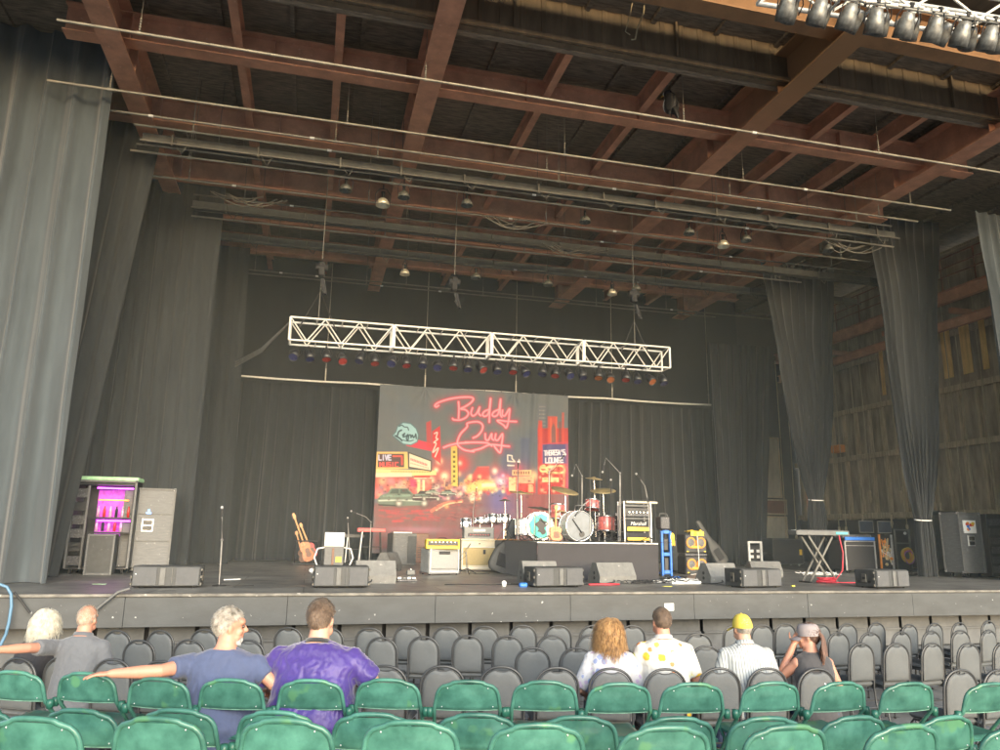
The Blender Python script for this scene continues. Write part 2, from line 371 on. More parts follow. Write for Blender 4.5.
# ------------------------------------------------------------------ fly pipes
def pipe(x0, x1, yl, yr, z, mat, r=.03, hang=True, i=0, name='fly_pipe', lb=None, hg=None):
    """x in photo pixels at ends; (yl at 340, yr at 660)"""
    P = atz(500, (yl+yr)/2, z); Y = P.y
    a = aty(x0, 0, Y).x; c = aty(x1, 0, Y).x
    t = root(name, lb, 'pipe', ((a+c)/2, Y, z), 0, 'fly pipes')
    b = MB(); L = c-a; n = max(2, int(L/3)); 
    pts = [(-L/2+L*k/n, 0, -.02*math.sin(math.pi*(k % 2))) for k in range(n+1)]
    b.path(pts, r, 8); b.obj('tube', mat, t)
    for k in range(5):
        X = -L*.44+L*.22*k+random.uniform(-.3, .3); hh = 12.4-z
        b = MB(); b.cyl((X, 0, 0), (X, 0, hh), .006, n=5)
        for q in range(5): b.cyl((X, 0, .05+q*.055), (X, 0, .085+q*.055), .018, n=6)
        b.cyl((X-.04, 0, 0), (X+.04, 0, 0), r*1.35, n=8); b.obj('hanger', M['pipe'] if r > .023 else M['pipe_dark'], t)
    for k in range(random.randint(1, 3)):
        X = random.uniform(-L*.45, L*.45)
        b = MB(); b.cyl((X-.05, 0, 0), (X+.05, 0, 0), r*1.25, n=8); b.obj('coupler', M['white'], t)
    return t
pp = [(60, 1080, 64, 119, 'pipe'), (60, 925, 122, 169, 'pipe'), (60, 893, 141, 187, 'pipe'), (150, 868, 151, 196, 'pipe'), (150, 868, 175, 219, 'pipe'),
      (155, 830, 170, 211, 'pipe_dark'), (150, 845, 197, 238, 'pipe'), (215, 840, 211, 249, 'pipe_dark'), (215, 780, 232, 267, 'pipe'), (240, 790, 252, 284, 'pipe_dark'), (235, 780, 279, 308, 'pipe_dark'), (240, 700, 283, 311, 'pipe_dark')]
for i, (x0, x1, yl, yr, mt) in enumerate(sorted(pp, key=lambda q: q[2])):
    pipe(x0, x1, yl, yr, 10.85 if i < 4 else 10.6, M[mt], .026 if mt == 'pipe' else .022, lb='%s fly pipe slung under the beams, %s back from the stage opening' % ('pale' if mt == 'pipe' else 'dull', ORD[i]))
# raceways (flat electric battens) with drop tails
for i, (yc, x0, x1) in enumerate(((161, 160, 870), (217, 215, 860), (243, 240, 830))):
    P = atz(440, yc+15, 10.75); Y = P.y; a = aty(x0, 0, Y).x; c = aty(x1, 0, Y).x
    t = root('electric_batten', 'grey boxed electric batten with hanging sockets, %s from the stage opening' % ORD[i], 'lighting batten', ((a+c)/2, Y, 10.75), 0, 'electric battens')
    b = MB(); b.box((0, 0, 0), (c-a, .06, .2), .008); b.box((0, .25, -.01), (c-a, .05, .13), .008); b.obj('raceway', M['raceway'], t)
    b = MB(); b.cyl((-(c-a)/2, -.18, -.16), ((c-a)/2, -.18, -.16), .024, n=8); b.obj('tube', M['pipe_dark'], t)
    L = c-a
    for k in range(12):
        X = -L*.46+L*.92*k/11+random.uniform(-.2, .2)
        b = MB(); b.box((X, -.16, -.08), (.04, .06, .26), .004); b.path([(X+.05, -.1, -.05), (X+.12, -.12, -.25), (X+.22, -.13, -.3-random.random()*.1), (X+.33, -.14, -.1)], .012, 5)
        b.obj('socket_tail', M['pipe_dark'], t)
    for k in range(5):
        X = -L*.42+L*.84*k/4; b = MB(); b.cyl((X, 0, .1), (X, 0, 1.65), .008, n=5); b.obj('hanger', M['pipe_dark'], t)
# tangles of cable tied to the battens
for i, (x, y) in enumerate(((505, 218), (240, 195), (560, 245), (845, 243))):
    P = atz(x, y, 10.55); b = MB(); rnd = random.Random(i)
    for q in range(5):
        x0 = rnd.uniform(-.8, -.2); L = rnd.uniform(.8, 1.8); d = rnd.uniform(.1, .35)
        b.path([(x0+L*k/8, rnd.uniform(-.03, .03), -d*math.sin(math.pi*k/8)) for k in range(9)], .016, 5)
    o = b.obj('cable_loop', M['pipe_dark'], None, loc=P); tag(o, 'looped cables hanging from the batten, %s bundle counting from the left' % ORD[[1, 0, 2, 3][i]], 'cable', 'hanging cable bundles')

# scoop lamps hanging below the pipes
def scoop(mat):
    t = root('scoop_lamp', '', 'stage lamp', (0, 0, 0), 0, 'scoop lamps')
    b = MB(); b.lathe([(.02, .0), (.06, -.01), (.12, -.05), (.17, -.13), (.19, -.23), (.185, -.23), (.16, -.13), (.11, -.06), (.02, -.02)], n=20); b.obj('reflector', mat, t)
    b = MB(); b.cyl((0, 0, -.02), (0, 0, .14), .05, .04, 10); b.box((0, 0, .16), (.1, .08, .05), .01); b.obj('lamp_housing', M['black'], t)
    b = MB(); b.path([(-.2, 0, -.15), (-.21, 0, .1), (-.1, 0, .27), (.1, 0, .27), (.21, 0, .1), (.2, 0, -.15)], .012, 6); b.cyl((0, 0, .27), (0, 0, .4), .018, n=6); b.obj('yoke', M['black'], t)
    b = MB(); b.sph((0, 0, -.1), (.045, .045, .07), 10, 6); b.obj('bulb', M['white'], t)
    return t
M['spun'] = pmat('spun_aluminium', (.72, .66, .5), .35, .5, var=.2, scale=10)
M['lamp_dark'] = pmat('old_grey_lamp', (.10, .1, .085), .5, .3, var=.4, scale=16, spots=((.3, .3, .25), 30, .62))
sc_b = scoop(M['spun']); sc_d = scoop(M['lamp_dark'])
bright = [(383, 198, .92), (723, 240, .9), (405, 269, .8), (612, 289, .85)]
for i, (x, y, s_) in enumerate(bright):
    P = atz(x, y, 10.45 if i < 2 else 10.0)
    lb = ['bright silver scoop lamp hanging upper left of centre under the battens', 'bright silver scoop lamp hanging at the right below the third purlin bay', 'bright silver scoop lamp hanging low above the left end of the truss', 'bright silver scoop lamp hanging low above the right half of the truss'][i]
    if i == 0: o = sc_b; o.location = P; o['label'] = lb
    else: o = dup(sc_b, P, .5*i, lb)
    o.scale = (s_,)*3
dark = [(346, 184), (404, 191), (467, 199), (585, 216), (689, 228), (746, 235), (828, 245), (476, 273), (548, 280), (636, 285)]
for i, (x, y) in enumerate(dark):
    P = atz(x, y, 10.45 if i < 7 else 10.0)
    lb = 'dull grey scoop lamp in the %s row, %s from the left' % (('front', ORD[i]) if i < 7 else ('rear', ORD[i-7]))
    if i == 0: o = sc_d; o.location = P; o['label'] = lb
    else: o = dup(sc_d, P, .4*i, lb)
    o.scale = (.8,)*3
# bird on the beam
P = atz(671, 116, 11.0)
t = root('bird', 'dark bird with white breast perched on the front fly pipe', 'bird', P, .6)
b = MB(); b.sph((0, 0, .3), (.12, .15, .24), 14, 10, Matrix.Rotation(.25, 3, 'X')); b.sph((0, .06, .56), (.085, .095, .085), 12, 8); b.path([(0, .04, .42), (0, .05, .55)], [.1, .07], 10)
b.path([(0, -.08, .15), (0, -.14, -.02), (0, -.17, -.12)], [.06, .05, .02], 6); b.path([(.04, .0, .1), (.04, .02, .0)], .012, 5); b.path([(-.04, 0, .1), (-.04, .02, 0)], .012, 5)
b.obj('body', M['black'], t)
b = MB(); b.sph((0, .06, .28), (.09, .12, .19), 12, 8); b.sph((0, .10, .57), (.06, .07, .06), 10, 8); b.obj('breast', M['white'], t)
b = MB(); b.cyl((0, .14, .56), (0, .22, .54), .022, .003, 8); b.obj('beak', M['yellow'], t)
for s_ in (-1, 1):
    b = MB(); b.sph((s_*.11, -.03, .27), (.03, .12, .2), 10, 8); b.obj('wing', M['black_soft'], t)
# rope loop hanging from header
P = aty(634, 0, 11.7); b = MB()
b.path([(0, 0, .6), (-.02, 0, 0), (-.12, 0, -.45), (-.2, 0, -.75), (-.1, 0, -.8)], .012, 6); b.path([(.2, 0, .5), (.22, 0, .0), (.2, 0, -.25), (.06, 0, -.6), (.0, 0, -.88), (-.08, 0, -.9)], .016, 6)
o = b.obj('looped_rope', M['rope'], None, loc=P); tag(o, 'pale looped cord dangling from the corrugated header', 'cord')

# ------------------------------------------------------------------ curtains
def drape(name, lb, mat, TL, TR, BL, BR, seed=0, pl=.12, nf=14, tie=None, nv=60, lean=0., group='stage curtains'):
    """corner points (Vectors, world); tie=(v, width factor, centre shift) gathers towards a tie"""
    rnd = random.Random(seed); ph = [rnd.uniform(0, 6.28) for _ in range(6)]
    TL, TR, BL, BR = map(Vector, (TL, TR, BL, BR)); dirn = (TR-TL); dirn.z = 0; dirn.normalize(); nrm = Vector((dirn.y, -dirn.x, 0))
    org = (BL+BR)/2; W = (TR-TL).length; nu = int(nf*12)
    def fn(u, v):            # v=0 top
        wob = (.035*math.sin(u*5+ph[4])+.05*noise.noise(Vector((u*3+seed*7, v*.5, 3.3))))*min(1, 11/nf)
        uu = u
        p = TL.lerp(TR, uu).lerp(BL.lerp(BR, uu), v)
        a = math.sin((u+wob)*nf*6.283+ph[0]+.25*math.sin(v*2.2+ph[1]))
        a2 = math.sin((u*1.0+wob*1.4)*nf*2.37*6.283+ph[2])
        amp = pl*(.45+.75*v**.5)*(.6+.6*noise.noise(Vector((u*nf*.5, seed, v*.8)))+.2)
        p = p+nrm*(a*amp+a2*amp*.25+.06*noise.noise(Vector((u*9, v*5, seed))))
        p = p+dirn*(math.cos((u+wob)*nf*6.283+ph[0])*amp*.35)
        p = p+nrm*lean*(1-v)
        return p-org
    b = MB(); b.grid(fn, nu, nv)
    o = b.obj(name, mat, None, loc=org); tag(o, lb, 'curtain', group); return o
def gathered(name, lb, mat, TL, TR, ytie, BC, wtie, wbot, seed=0, nf=10, pl=.09):
    """curtain hanging from TL-TR, pinched at height ytie round centre BC (x,y)"""
    rnd = random.Random(seed); ph = rnd.uniform(0, 6.28); TL, TR = Vector(TL), Vector(TR); cx, cy = BC; org = Vector((cx, cy, SZ))
    zt = TL.z
    def fn(u, v):
        z = TL.lerp(TR, u).z*(1-v)+(SZ+.01)*v
        base = TL.lerp(TR, u)
        if z > ytie:
            k = (z-ytie)/(zt-ytie); ks = k**.8
            x = (cx+(u-.5)*wtie)*(1-ks)+base.x*ks; y = cy*(1-ks)+base.y*ks; amp = pl*(1.15-.6*k)
            sag = .12*math.sin(math.pi*min(1, k*1.6)) if k < .62 else 0
            x += (u-.5)*sag*2
        else:
            k = (ytie-z)/(ytie-SZ); w = wtie+(wbot-wtie)*min(1, k*4)**.6
            x = cx+(u-.5)*w; y = cy; amp = pl*1.1
        wob = .05*noise.noise(Vector((u*3, z*.4, seed)))
        a = math.sin((u+wob)*nf*6.283+ph); c = math.cos((u+wob)*nf*6.283+ph)
        return Vector((x+c*amp*.4, y-a*amp*(1+.3*math.sin(u*17)), z))-org
    b = MB(); b.grid(fn, nf*12, 90); t = root(name, lb, 'curtain', org, 0, 'stage curtains')
    b.obj('cloth', mat, t)
    b = MB(); b.path([(math.cos(a)*wtie*.62, math.sin(a)*.13, ytie-SZ+.02*math.sin(a)) for a in [k*6.283/16 for k in range(16)]], .018, 6, closed=True); b.obj('tie_cord', M['white'], t)
    return t
def cp(x, y, Y): return aty(x, y, Y)
Z0 = SZ+.01
def vx(x, y, Y, z):
    p = aty(x, y, Y); return Vector((p.x, Y, z))
# left legs
Y = 15.55; e = vx(50, 583, Y, Z0)
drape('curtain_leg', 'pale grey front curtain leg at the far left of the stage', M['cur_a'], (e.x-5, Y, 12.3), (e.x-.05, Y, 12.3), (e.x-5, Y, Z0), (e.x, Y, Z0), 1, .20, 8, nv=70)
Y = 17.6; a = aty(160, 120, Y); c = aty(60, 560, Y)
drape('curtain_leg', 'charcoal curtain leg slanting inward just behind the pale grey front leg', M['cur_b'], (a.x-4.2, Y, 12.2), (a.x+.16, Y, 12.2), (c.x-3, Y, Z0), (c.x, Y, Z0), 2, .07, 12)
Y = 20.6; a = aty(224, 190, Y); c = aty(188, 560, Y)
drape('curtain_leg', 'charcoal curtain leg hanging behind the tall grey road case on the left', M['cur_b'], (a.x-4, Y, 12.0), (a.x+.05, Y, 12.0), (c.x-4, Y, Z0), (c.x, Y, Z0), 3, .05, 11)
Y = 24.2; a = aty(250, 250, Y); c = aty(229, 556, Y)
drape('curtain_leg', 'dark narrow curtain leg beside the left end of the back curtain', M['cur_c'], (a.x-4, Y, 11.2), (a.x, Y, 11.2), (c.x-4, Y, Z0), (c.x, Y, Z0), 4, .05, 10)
# back curtains
YC = 26.9; a = aty(228, 374, YC); c = aty(722, 408, YC)
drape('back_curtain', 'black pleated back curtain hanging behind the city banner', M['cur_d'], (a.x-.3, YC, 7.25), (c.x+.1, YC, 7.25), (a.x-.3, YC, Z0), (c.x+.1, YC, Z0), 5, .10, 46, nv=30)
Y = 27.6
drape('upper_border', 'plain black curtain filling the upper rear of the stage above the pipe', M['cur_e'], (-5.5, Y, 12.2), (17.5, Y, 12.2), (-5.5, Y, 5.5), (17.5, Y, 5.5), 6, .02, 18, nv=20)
# back pipe
a = aty(234, 374, 26.3); c = aty(711, 406, 26.3); BPZ = (a.z+c.z)/2
t = root('banner_pipe', 'thin pale pipe carrying the city banner across the rear', 'pipe', ((a.x+c.x)/2, 26.3, BPZ))
b = MB(); b.path([(-(c.x-a.x)/2+(c.x-a.x)*k/12, 0, -.035*math.sin(math.pi*((k/3) % 1))) for k in range(13)], .035, 8); b.obj('tube', M['truss'], t)
for x in (325, 425, 516, 612, 708):
    q = aty(x, 385, 26.3).x-(a.x+c.x)/2
    b = MB(); b.cyl((q, 0, 0), (q, 0, 5), .012, n=5); b.cyl((q, 0, 0), (q, 0, .45), .025, n=6); b.obj('hanger', M['pipe'], t)
# right legs
Y = 25.2; a = aty(707, 298, Y); c = aty(768, 298, Y); d = aty(722, 560, Y); e = aty(762, 560, Y)
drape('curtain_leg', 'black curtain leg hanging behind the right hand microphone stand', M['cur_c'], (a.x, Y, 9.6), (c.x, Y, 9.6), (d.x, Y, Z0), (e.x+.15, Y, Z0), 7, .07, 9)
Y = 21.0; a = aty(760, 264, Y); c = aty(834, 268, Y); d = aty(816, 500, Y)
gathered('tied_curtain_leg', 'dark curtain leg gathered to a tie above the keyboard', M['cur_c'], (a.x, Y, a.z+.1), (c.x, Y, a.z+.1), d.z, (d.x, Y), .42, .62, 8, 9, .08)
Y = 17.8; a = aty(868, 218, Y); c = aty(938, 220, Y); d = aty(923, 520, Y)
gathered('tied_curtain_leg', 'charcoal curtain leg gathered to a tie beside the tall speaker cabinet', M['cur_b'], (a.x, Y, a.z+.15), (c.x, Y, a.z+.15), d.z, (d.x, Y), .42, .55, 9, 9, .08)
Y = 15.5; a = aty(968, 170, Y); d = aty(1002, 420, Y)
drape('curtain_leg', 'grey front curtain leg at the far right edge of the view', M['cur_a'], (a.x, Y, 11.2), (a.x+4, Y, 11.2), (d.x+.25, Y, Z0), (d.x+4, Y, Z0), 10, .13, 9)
# dark legs further offstage right, filling the rear corner
Y = 27.5; a = aty(722, 400, Y)
# rear right corner: panels
def panel(x0, y0, x1, y1, Y, mat, name, lb, cat='panel', frame=True):
    a = aty(x0, y0, Y); c = aty(x1, y1, Y); W = abs(c.x-a.x); H = abs(a.z-c.z)
    t = root(name, lb, cat, ((a.x+c.x)/2, Y, min(a.z, c.z)), 0, 'wall panels')
    b = MB(); b.box((0, 0, H/2), (W, .04, H), .004); b.obj('board', mat, t)
    b = MB()
    for s_ in (-1, 1): b.box((s_*(W/2-.03), -.035, H/2), (.06, .03, H), .003); b.box((0, -.036, H/2+s_*(H/2-.03)), (W-.125, .03, .06), .003)
    b.obj('frame', M['stud'], t); return t
panel(704, 502, 720, 538, 28.7, M['beige_panel'], 'wall_panel', 'narrow dusty beige panel left of the rightmost black leg')
panel(703, 432, 716, 478, 28.7, M['beige_panel'], 'wall_panel', 'beige panel high beside the back curtain')
panel(762, 437, 782, 498, 28.7, M['beige_panel'], 'wall_panel', 'tall pale beige panel behind the tied curtain')
panel(763, 499, 787, 515, 28.65, M['rust_panel'], 'wall_panel', 'rusty brown panel between two beige panels')
panel(764, 516, 788, 540, 28.7, M['beige_panel'], 'wall_panel', 'low pale beige double panel above the black box')
# right wing wall
XW = 21.2
t = root('wing_wall', 'brown right wing wall of exposed studs and boards behind the ropes', 'wall', (XW, 20.5, SZ))
b = MB(); b.box((.2, 0, 5.4), (.1, 17.5, 11.2)); b.obj('wall_board', M['wall_brown'], t)
for k in range(24):
    b = MB(); b.box((.06, -8.2+k*.72, 3.2), (.16, .11, 6.0), .005); b.obj('stud', M['stud'], t)
for z in (1.9, 4.2, 6.1, 8.0):
    b = MB(); b.box((-.05, 0, z), (.08, 17.4, .2), .005); b.obj('rail', M['stud'], t)
for x0, x1, y0, y1 in ((938, 954, 318, 376), (957, 974, 317, 374), (977, 990, 315, 370), (996, 1012, 313, 366), (878, 887, 345, 402), (1018, 1040, 310, 360)):
    p0 = atx(x0, y0, XW-.1); p1 = atx(x1, y1, XW-.1); zt = (atx(946, 317, XW).z+atx(985, 315, XW).z)/2 if x0 > 900 else p0.z; zb_ = zt-2.0
    b = MB(); b.box((-.1, (p0.y+p1.y)/2-20.5, (zt+zb_)/2-SZ), (.03, abs(p0.y-p1.y), zt-zb_), .004); b.obj('yellow_board', M['ply'], t)
b = MB(); b.box((-.16, 0, .9), (.04, 17, 1.7), .004); b.obj('black_dado', M['black'], t)
# catwalk along the wing
P1 = atx(835, 340, 20.0); P2 = atx(980, 286, 20.0); zc = (P1.z+P2.z)/2
t = root('catwalk', 'red steel catwalk with pipe railing along the right wing', 'catwalk', (20.0, 20, zc))
b = MB(); b.ibeam((0, -7.5, -.15), (0, 8.5, -.15), .2, .42, .03); b.obj('edge_beam', M['steel_red'], t)
b = MB(); b.ibeam((.1, -7.5, -1.0), (.1, 8.5, -1.0), .16, .3, .03)
for k in range(6): b.box((.6, -7+k*3, -.42), (1.2, .12, .18))
b.obj('support_beam', M['steel_red'], t)
b = MB()
for k in range(13): b.cyl((0, -7.3+k*1.3, .27), (0, -7.3+k*1.3, 1.4), .025, n=6)
for z in (.75, 1.05, 1.4): b.cyl((0, -7.4, z), (0, 8.4, z), .022, n=6)
b.obj('railing', M['rust_panel'], t)
b = MB(); b.box((.65, .5, .29), (1.2, 16, .04)); b.obj('walkway', M['deck'], t)
for i, (x, yb) in enumerate(((770, 565), (838, 560))):
    P = atx(x, 400, 19.3)
    o = MB().ibeam((0, 0, 0), (.3, 0, 0), .3, 9.9, .02).obj('steel_post', M['steel_red'], None, loc=(19.6, [26.5, 14.2][i], SZ)); tag(o, ['red steel post in the rear right corner beside the beige panels', 'red steel post supporting the catwalk beside the front right leg'][i], 'steel post', 'wing posts')
# hauling ropes
ropes = [(839, 527), (846, 527), (862, 515), (870, 491), (891, 515), (900, 491), (907, 525), (940, 503), (949, 482), (964, 510), (972, 482), (997, 505), (786, 530), (796, 530)]
for i, (x, y) in enumerate(sorted(ropes)):
    P = atx(x, y, 20.4 if x > 800 else 19.2); h = 7.2
    t = root('hauling_rope', 'pale hauling rope on the right wing wall, %s from the left' % ORD[i], 'rope', (P.x, P.y, P.z), 0, 'hauling ropes')
    b = MB(); b.path([(0, 0, h), (.02, 0, h/2), (0, 0, 0)], .018, 6); b.obj('line', M['rope'], t)
    b = MB(); b.box((0, 0, -.06), (.07, .07, .14), .01); b.path([(0, 0, -.1), (.04, 0, -.3), (0, 0, -.45), (-.03, 0, -.3), (0, 0, -.12)], .02, 6); b.obj('rope_cleat', M['stud'], t)
t = root('junction_box', 'small orange box mounted high on the right wing wall', 'box', atx(838, 449, 20.6)); MB().box((0, 0, 0), (.3, .5, .3), .02).obj('housing', M['orange'], t); MB().cyl((0, 0, .15), (0, 0, .6), .02, n=6).obj('conduit', M['pipe_dark'], t)

# ------------------------------------------------------------------ lighting truss
YT = 18.5; a = aty(290, 320, YT); c = aty(666, 348, YT); TZ = 6.72; TH = .58; TL_ = c.x-a.x
t = root('lighting_truss', 'long pale box truss hanging above the stage full of coloured lamps', 'truss', ((a.x+c.x)/2, YT, TZ))
nsec = 4; sl = TL_/nsec; D2 = .25
for k in range(nsec):
    x0 = -TL_/2+k*sl+.02; x1 = x0+sl-.04; b = MB()
    for yy in (-D2, D2):
        for zz in (0, TH): b.cyl((x0, yy, zz), (x1, yy, zz), .026, n=8)
        for xx in (x0, x1): b.cyl((xx, yy, 0), (xx, yy, TH), .03, n=8)
        n = 6
        for q in range(n):
            p0 = x0+(x1-x0)*q/n; p1 = x0+(x1-x0)*(q+1)/n
            b.cyl((p0, yy, 0 if q % 2 else TH), (p1, yy, TH if q % 2 else 0), .017, n=6)
    for zz in (0, TH):
        for q in range(5):
            p0 = x0+(x1-x0)*q/4; b.cyl((p0, -D2, zz), (p0, D2, zz), .015, n=6)
    b.obj('truss_section', M['truss'], t)
M['gel_red'] = pmat('red_gel', (.20, .022, .016), .3); M['gel_blue'] = pmat('blue_gel', (.02, .022, .075), .3); M['gel_amber'] = pmat('amber_gel', (.22, .07, .02), .3)
def par(mat_can, gel, scale=1):
    t = root('par_can', '', 'stage lamp', (0, 0, 0), 0, 'par cans')
    b = MB(); b.lathe([(.03, .3), (.07, .29), (.09, .2), (.115, .12), (.12, -.02), (.105, -.02), (.1, .1)], n=16); b.obj('can', mat_can, t)
    b = MB(); b.lathe([(.104, .0), (0.0, .005)], n=16); b.obj('lens', gel, t)
    b = MB(); b.path([(-.13, 0, .1), (-.14, 0, .25), (-.08, 0, .36), (.08, 0, .36), (.14, 0, .25), (.13, 0, .1)], .009, 6); b.box((0, 0, .38), (.05, .05, .06), .006); b.obj('yoke', M['black'], t)
    return t
gl = ['gel_blue', 'gel_blue', 'gel_red', 'gel_red', 'gel_blue', 'gel_red', 'gel_blue', 'gel_red', 'gel_blue', 'gel_blue', 'gel_red', 'gel_blue', 'gel_red', 'gel_blue', 'gel_red', 'gel_blue', 'gel_blue', 'gel_red', 'gel_blue', 'gel_blue', 'gel_amber', 'gel_amber', 'gel_red', 'gel_blue', 'gel_amber', 'gel_blue']
pars = {g: None for g in set(gl)}; nm = {'gel_blue': 'dark blue', 'gel_red': 'red', 'gel_amber': 'amber'}
cnt = {g: 0 for g in pars}
for i, g in enumerate(gl):
    X = a.x+.15+(TL_-.3)*i/(len(gl)-1); loc = (X, YT-.22+.1*(i % 2), TZ-.42)
    cnt[g] += 1; lb = 'lamp with %s lens under the truss, %s such lamp from the left' % (nm[g], ORD[cnt[g]-1])
    if pars[g] is None: o = pars[g] = par(M['black'], M[g]); o.location = loc; o['label'] = lb; o['group'] = 'lamps under the truss'
    else: o = dup(pars[g], loc, 0, lb)
    o.rotation_euler = (R(-28 if i % 3 else -45), R(random.uniform(-12, 12)), random.uniform(-.4, .4))
# motors and chains
for i, (x, y0, y1) in enumerate(((318, 255, 325), (635, 282, 352), (454, 270, 300))):
    P = aty(x, y1 if i < 2 else 300, YT+.1)
    t = root('chain_hoist', ['black chain hoist above the left end of the truss', 'black chain hoist above the right end of the truss', 'black chain hoist hanging between the other two near the centre'][i], 'hoist', P, 0, 'chain hoists')
    q = aty(x, y0+14, YT+.1).z-P.z
    b = MB(); b.box((0, 0, q), (.17, .16, .38), .03); b.cyl((-.15, 0, q+.05), (.15, 0, q+.05), .09, n=12); b.obj('motor', M['black_soft'], t)
    b = MB(); b.cyl((0, 0, q+.25), (0, 0, 11.4-P.z), .012, n=6)
    if i < 2: b.cyl((0, 0, .1), (0, 0, q-.25), .012, n=6)
    b.obj('chain', M['pipe_dark'], t)
    b = MB(); b.path([(.03, -.11, q-.3), (.12, -.14, q-.7), (.03, -.12, q-.5)], .05, 8); b.obj('chain_bag', M['black_cloth'], t)
    if i < 2:
        b = MB(); b.path([(-.45, 0, -.1), (0, 0, .9), (.45, 0, -.1)], .018, 6); b.obj('bridle', M['black'], t)
P0 = aty(290, 322, YT+.2); P1 = aty(236, 362, YT+3); P2 = aty(262, 344, YT+1.4)
b = MB()
for q in range(3): b.path([P0-P0, (P2-P0)+Vector((0, 0, -.12-.05*q)), P1-P0+Vector((0, 0, -.06*q))], .022, 6)
o = b.obj('supply_cable', M['cab_gray'], None, loc=P0); tag(o, 'grey supply cables swagged from the truss to the left legs', 'cable')

# ------------------------------------------------------------------ near lighting truss, top right
A = atz(770, -14, 9.6); B_ = atz(1075, 34, 9.6); d = (B_-A); L = d.length; ang = math.atan2(d.y, d.x)
t = root('front_lighting_truss', 'pale pipe truss nearest the audience at the upper right corner', 'truss', A, ang)
b = MB()
for yy, zz in ((0, 0), (.35, 0), (0, .4), (.35, .4)): b.cyl((0, yy, zz), (L, yy, zz), .035, n=8)
b.obj('chord', M['truss'], t)
b = MB(); n = int(L/.5)
for q in range(n): b.cyl((L*q/n, 0, .4*(q % 2)), (L*(q+1)/n, 0, .4*((q+1) % 2)), .02, n=6); b.cyl((L*q/n, .35, .4*(q % 2)), (L*(q+1)/n, .35, .4*((q+1) % 2)), .02, n=6); b.cyl((L*q/n, 0, 0), (L*q/n, .35, 0), .02, n=6)
b.obj('brace', M['truss'], t)
M['can_silver'] = pmat('polished_can', (.17, .17, .16), .42, .5, var=.5, scale=14)
M['lens_gl'] = pmat('glass_lens', (.3, .31, .3), .12, .4)
np_ = 11; P0 = None; proto = None
for i in range(np_):
    u = (i+.4)/np_; loc = A.lerp(B_, u)+Vector((0, 0, -.5)); lb = 'silver lamp on the front truss, %s from the left' % ORD[i]
    if proto is None:
        o = proto = par(M['can_silver'], M['lens_gl']); o.location = loc; o['label'] = lb; o['group'] = 'silver lamps on the front truss'
        b = MB(); b.sph((.09, 0, .37), .03, 8, 6); b.sph((-.08, .02, .35), .025, 8, 6); b.cyl((-.16, 0, .36), (.16, 0, .36), .02, n=8); b.obj('clamp', M['truss'], o)
    else: o = dup(proto, loc, 0, lb)
    o.rotation_euler = (R(35+random.uniform(-6, 6)), R(random.uniform(-14, 14)), ang+random.uniform(-.2, .2)); o.scale = (1.08,)*3
for i in range(9):
    loc = A.lerp(B_, (i+.9)/10)+Vector((.1, .45, -.12)); o = dup(proto, loc, 0, 'silver lamp in the upper rear row of the front truss, %s from the left' % ORD[i]); o.rotation_euler = (R(52+random.uniform(-9, 9)), R(random.uniform(-20, 20)), ang+random.uniform(-.3, .3)); o.scale = (1.0,)*3
# ================================================================== CITY BANNER (painted into a colour attribute)
YBN = 26.12
_tl = aty(380, 387, YBN); _tr = aty(568, 397.5, YBN); _bl = aty(374, 540, YBN)
BX0, BX1, BZ1, BZ0 = _tl.x, _tr.x, BPZ-.03, 1.45
BW, BH = 430, int(430*(BZ1-BZ0)/(BX1-BX0))
cv = np.zeros((BH, BW, 3)); gy, gx = np.mgrid[0:BH, 0:BW].astype(float)
def bp(x, y):
    p = aty(x, y, YBN); return ((p.x-BX0)/(BX1-BX0)*BW, (BZ1-p.z)/(BZ1-BZ0)*BH)
def za(x, y): return bp(370+x/9.09, 380+y/9.09)
def zb(x, y): return bp(465+x/9.09, 380+y/9.09)
def zc_(x, y): return bp(370+x/9.09, 450+y/9.09)
def zd(x, y): return bp(465+x/9.09, 450+y/9.09)
def over(mask, col):
    global cv
    cv = cv*(1-mask[..., None])+np.array(lin(col))*mask[..., None]
def dist(pts, closed=False):
    d = np.full(gx.shape, 1e9); n = len(pts)
    for i in range(n if closed else n-1):
        x0, y0 = pts[i]; x1, y1 = pts[(i+1) % n]; dx, dy = x1-x0, y1-y0; l = dx*dx+dy*dy+1e-9
        t = np.clip(((gx-x0)*dx+(gy-y0)*dy)/l, 0, 1); d = np.minimum(d, np.hypot(gx-x0-t*dx, gy-y0-t*dy))
    return d
def smooth(pts, k=6):
    out = []; n = len(pts)
    for i in range(n-1):
        p0 = pts[max(i-1, 0)]; p1 = pts[i]; p2 = pts[i+1]; p3 = pts[min(i+2, n-1)]
        for q in range(k):
            t = q/k; out.append(tuple(.5*((2*p1[a])+(-p0[a]+p2[a])*t+(2*p0[a]-5*p1[a]+4*p2[a]-p3[a])*t*t+(-p0[a]+3*p1[a]-3*p2[a]+p3[a])*t**3) for a in (0, 1)))
    out.append(pts[-1]); return out
def stroke(pts, w, col, a=1., sm=False, f=zd):
    q = [f(*p) for p in pts]
    if sm: q = smooth(q)
    over(np.clip(w-dist(q)+.5, 0, 1)*a, col)
def poly(pts, col, a=1., f=zd, soft=1.2):
    q = [f(*p) for p in pts]; m = np.zeros(gx.shape, bool); n = len(q)
    for i in range(n):
        x0, y0 = q[i]; x1, y1 = q[(i+1) % n]
        if y0 == y1: continue
        c = ((gy >= min(y0, y1)) & (gy < max(y0, y1))) & (gx < (gy-y0)*(x1-x0)/(y1-y0)+x0); m ^= c
    d = dist(q, True); s = np.where(m, d, -d); over(np.clip(s/soft+.5, 0, 1)*a, col)
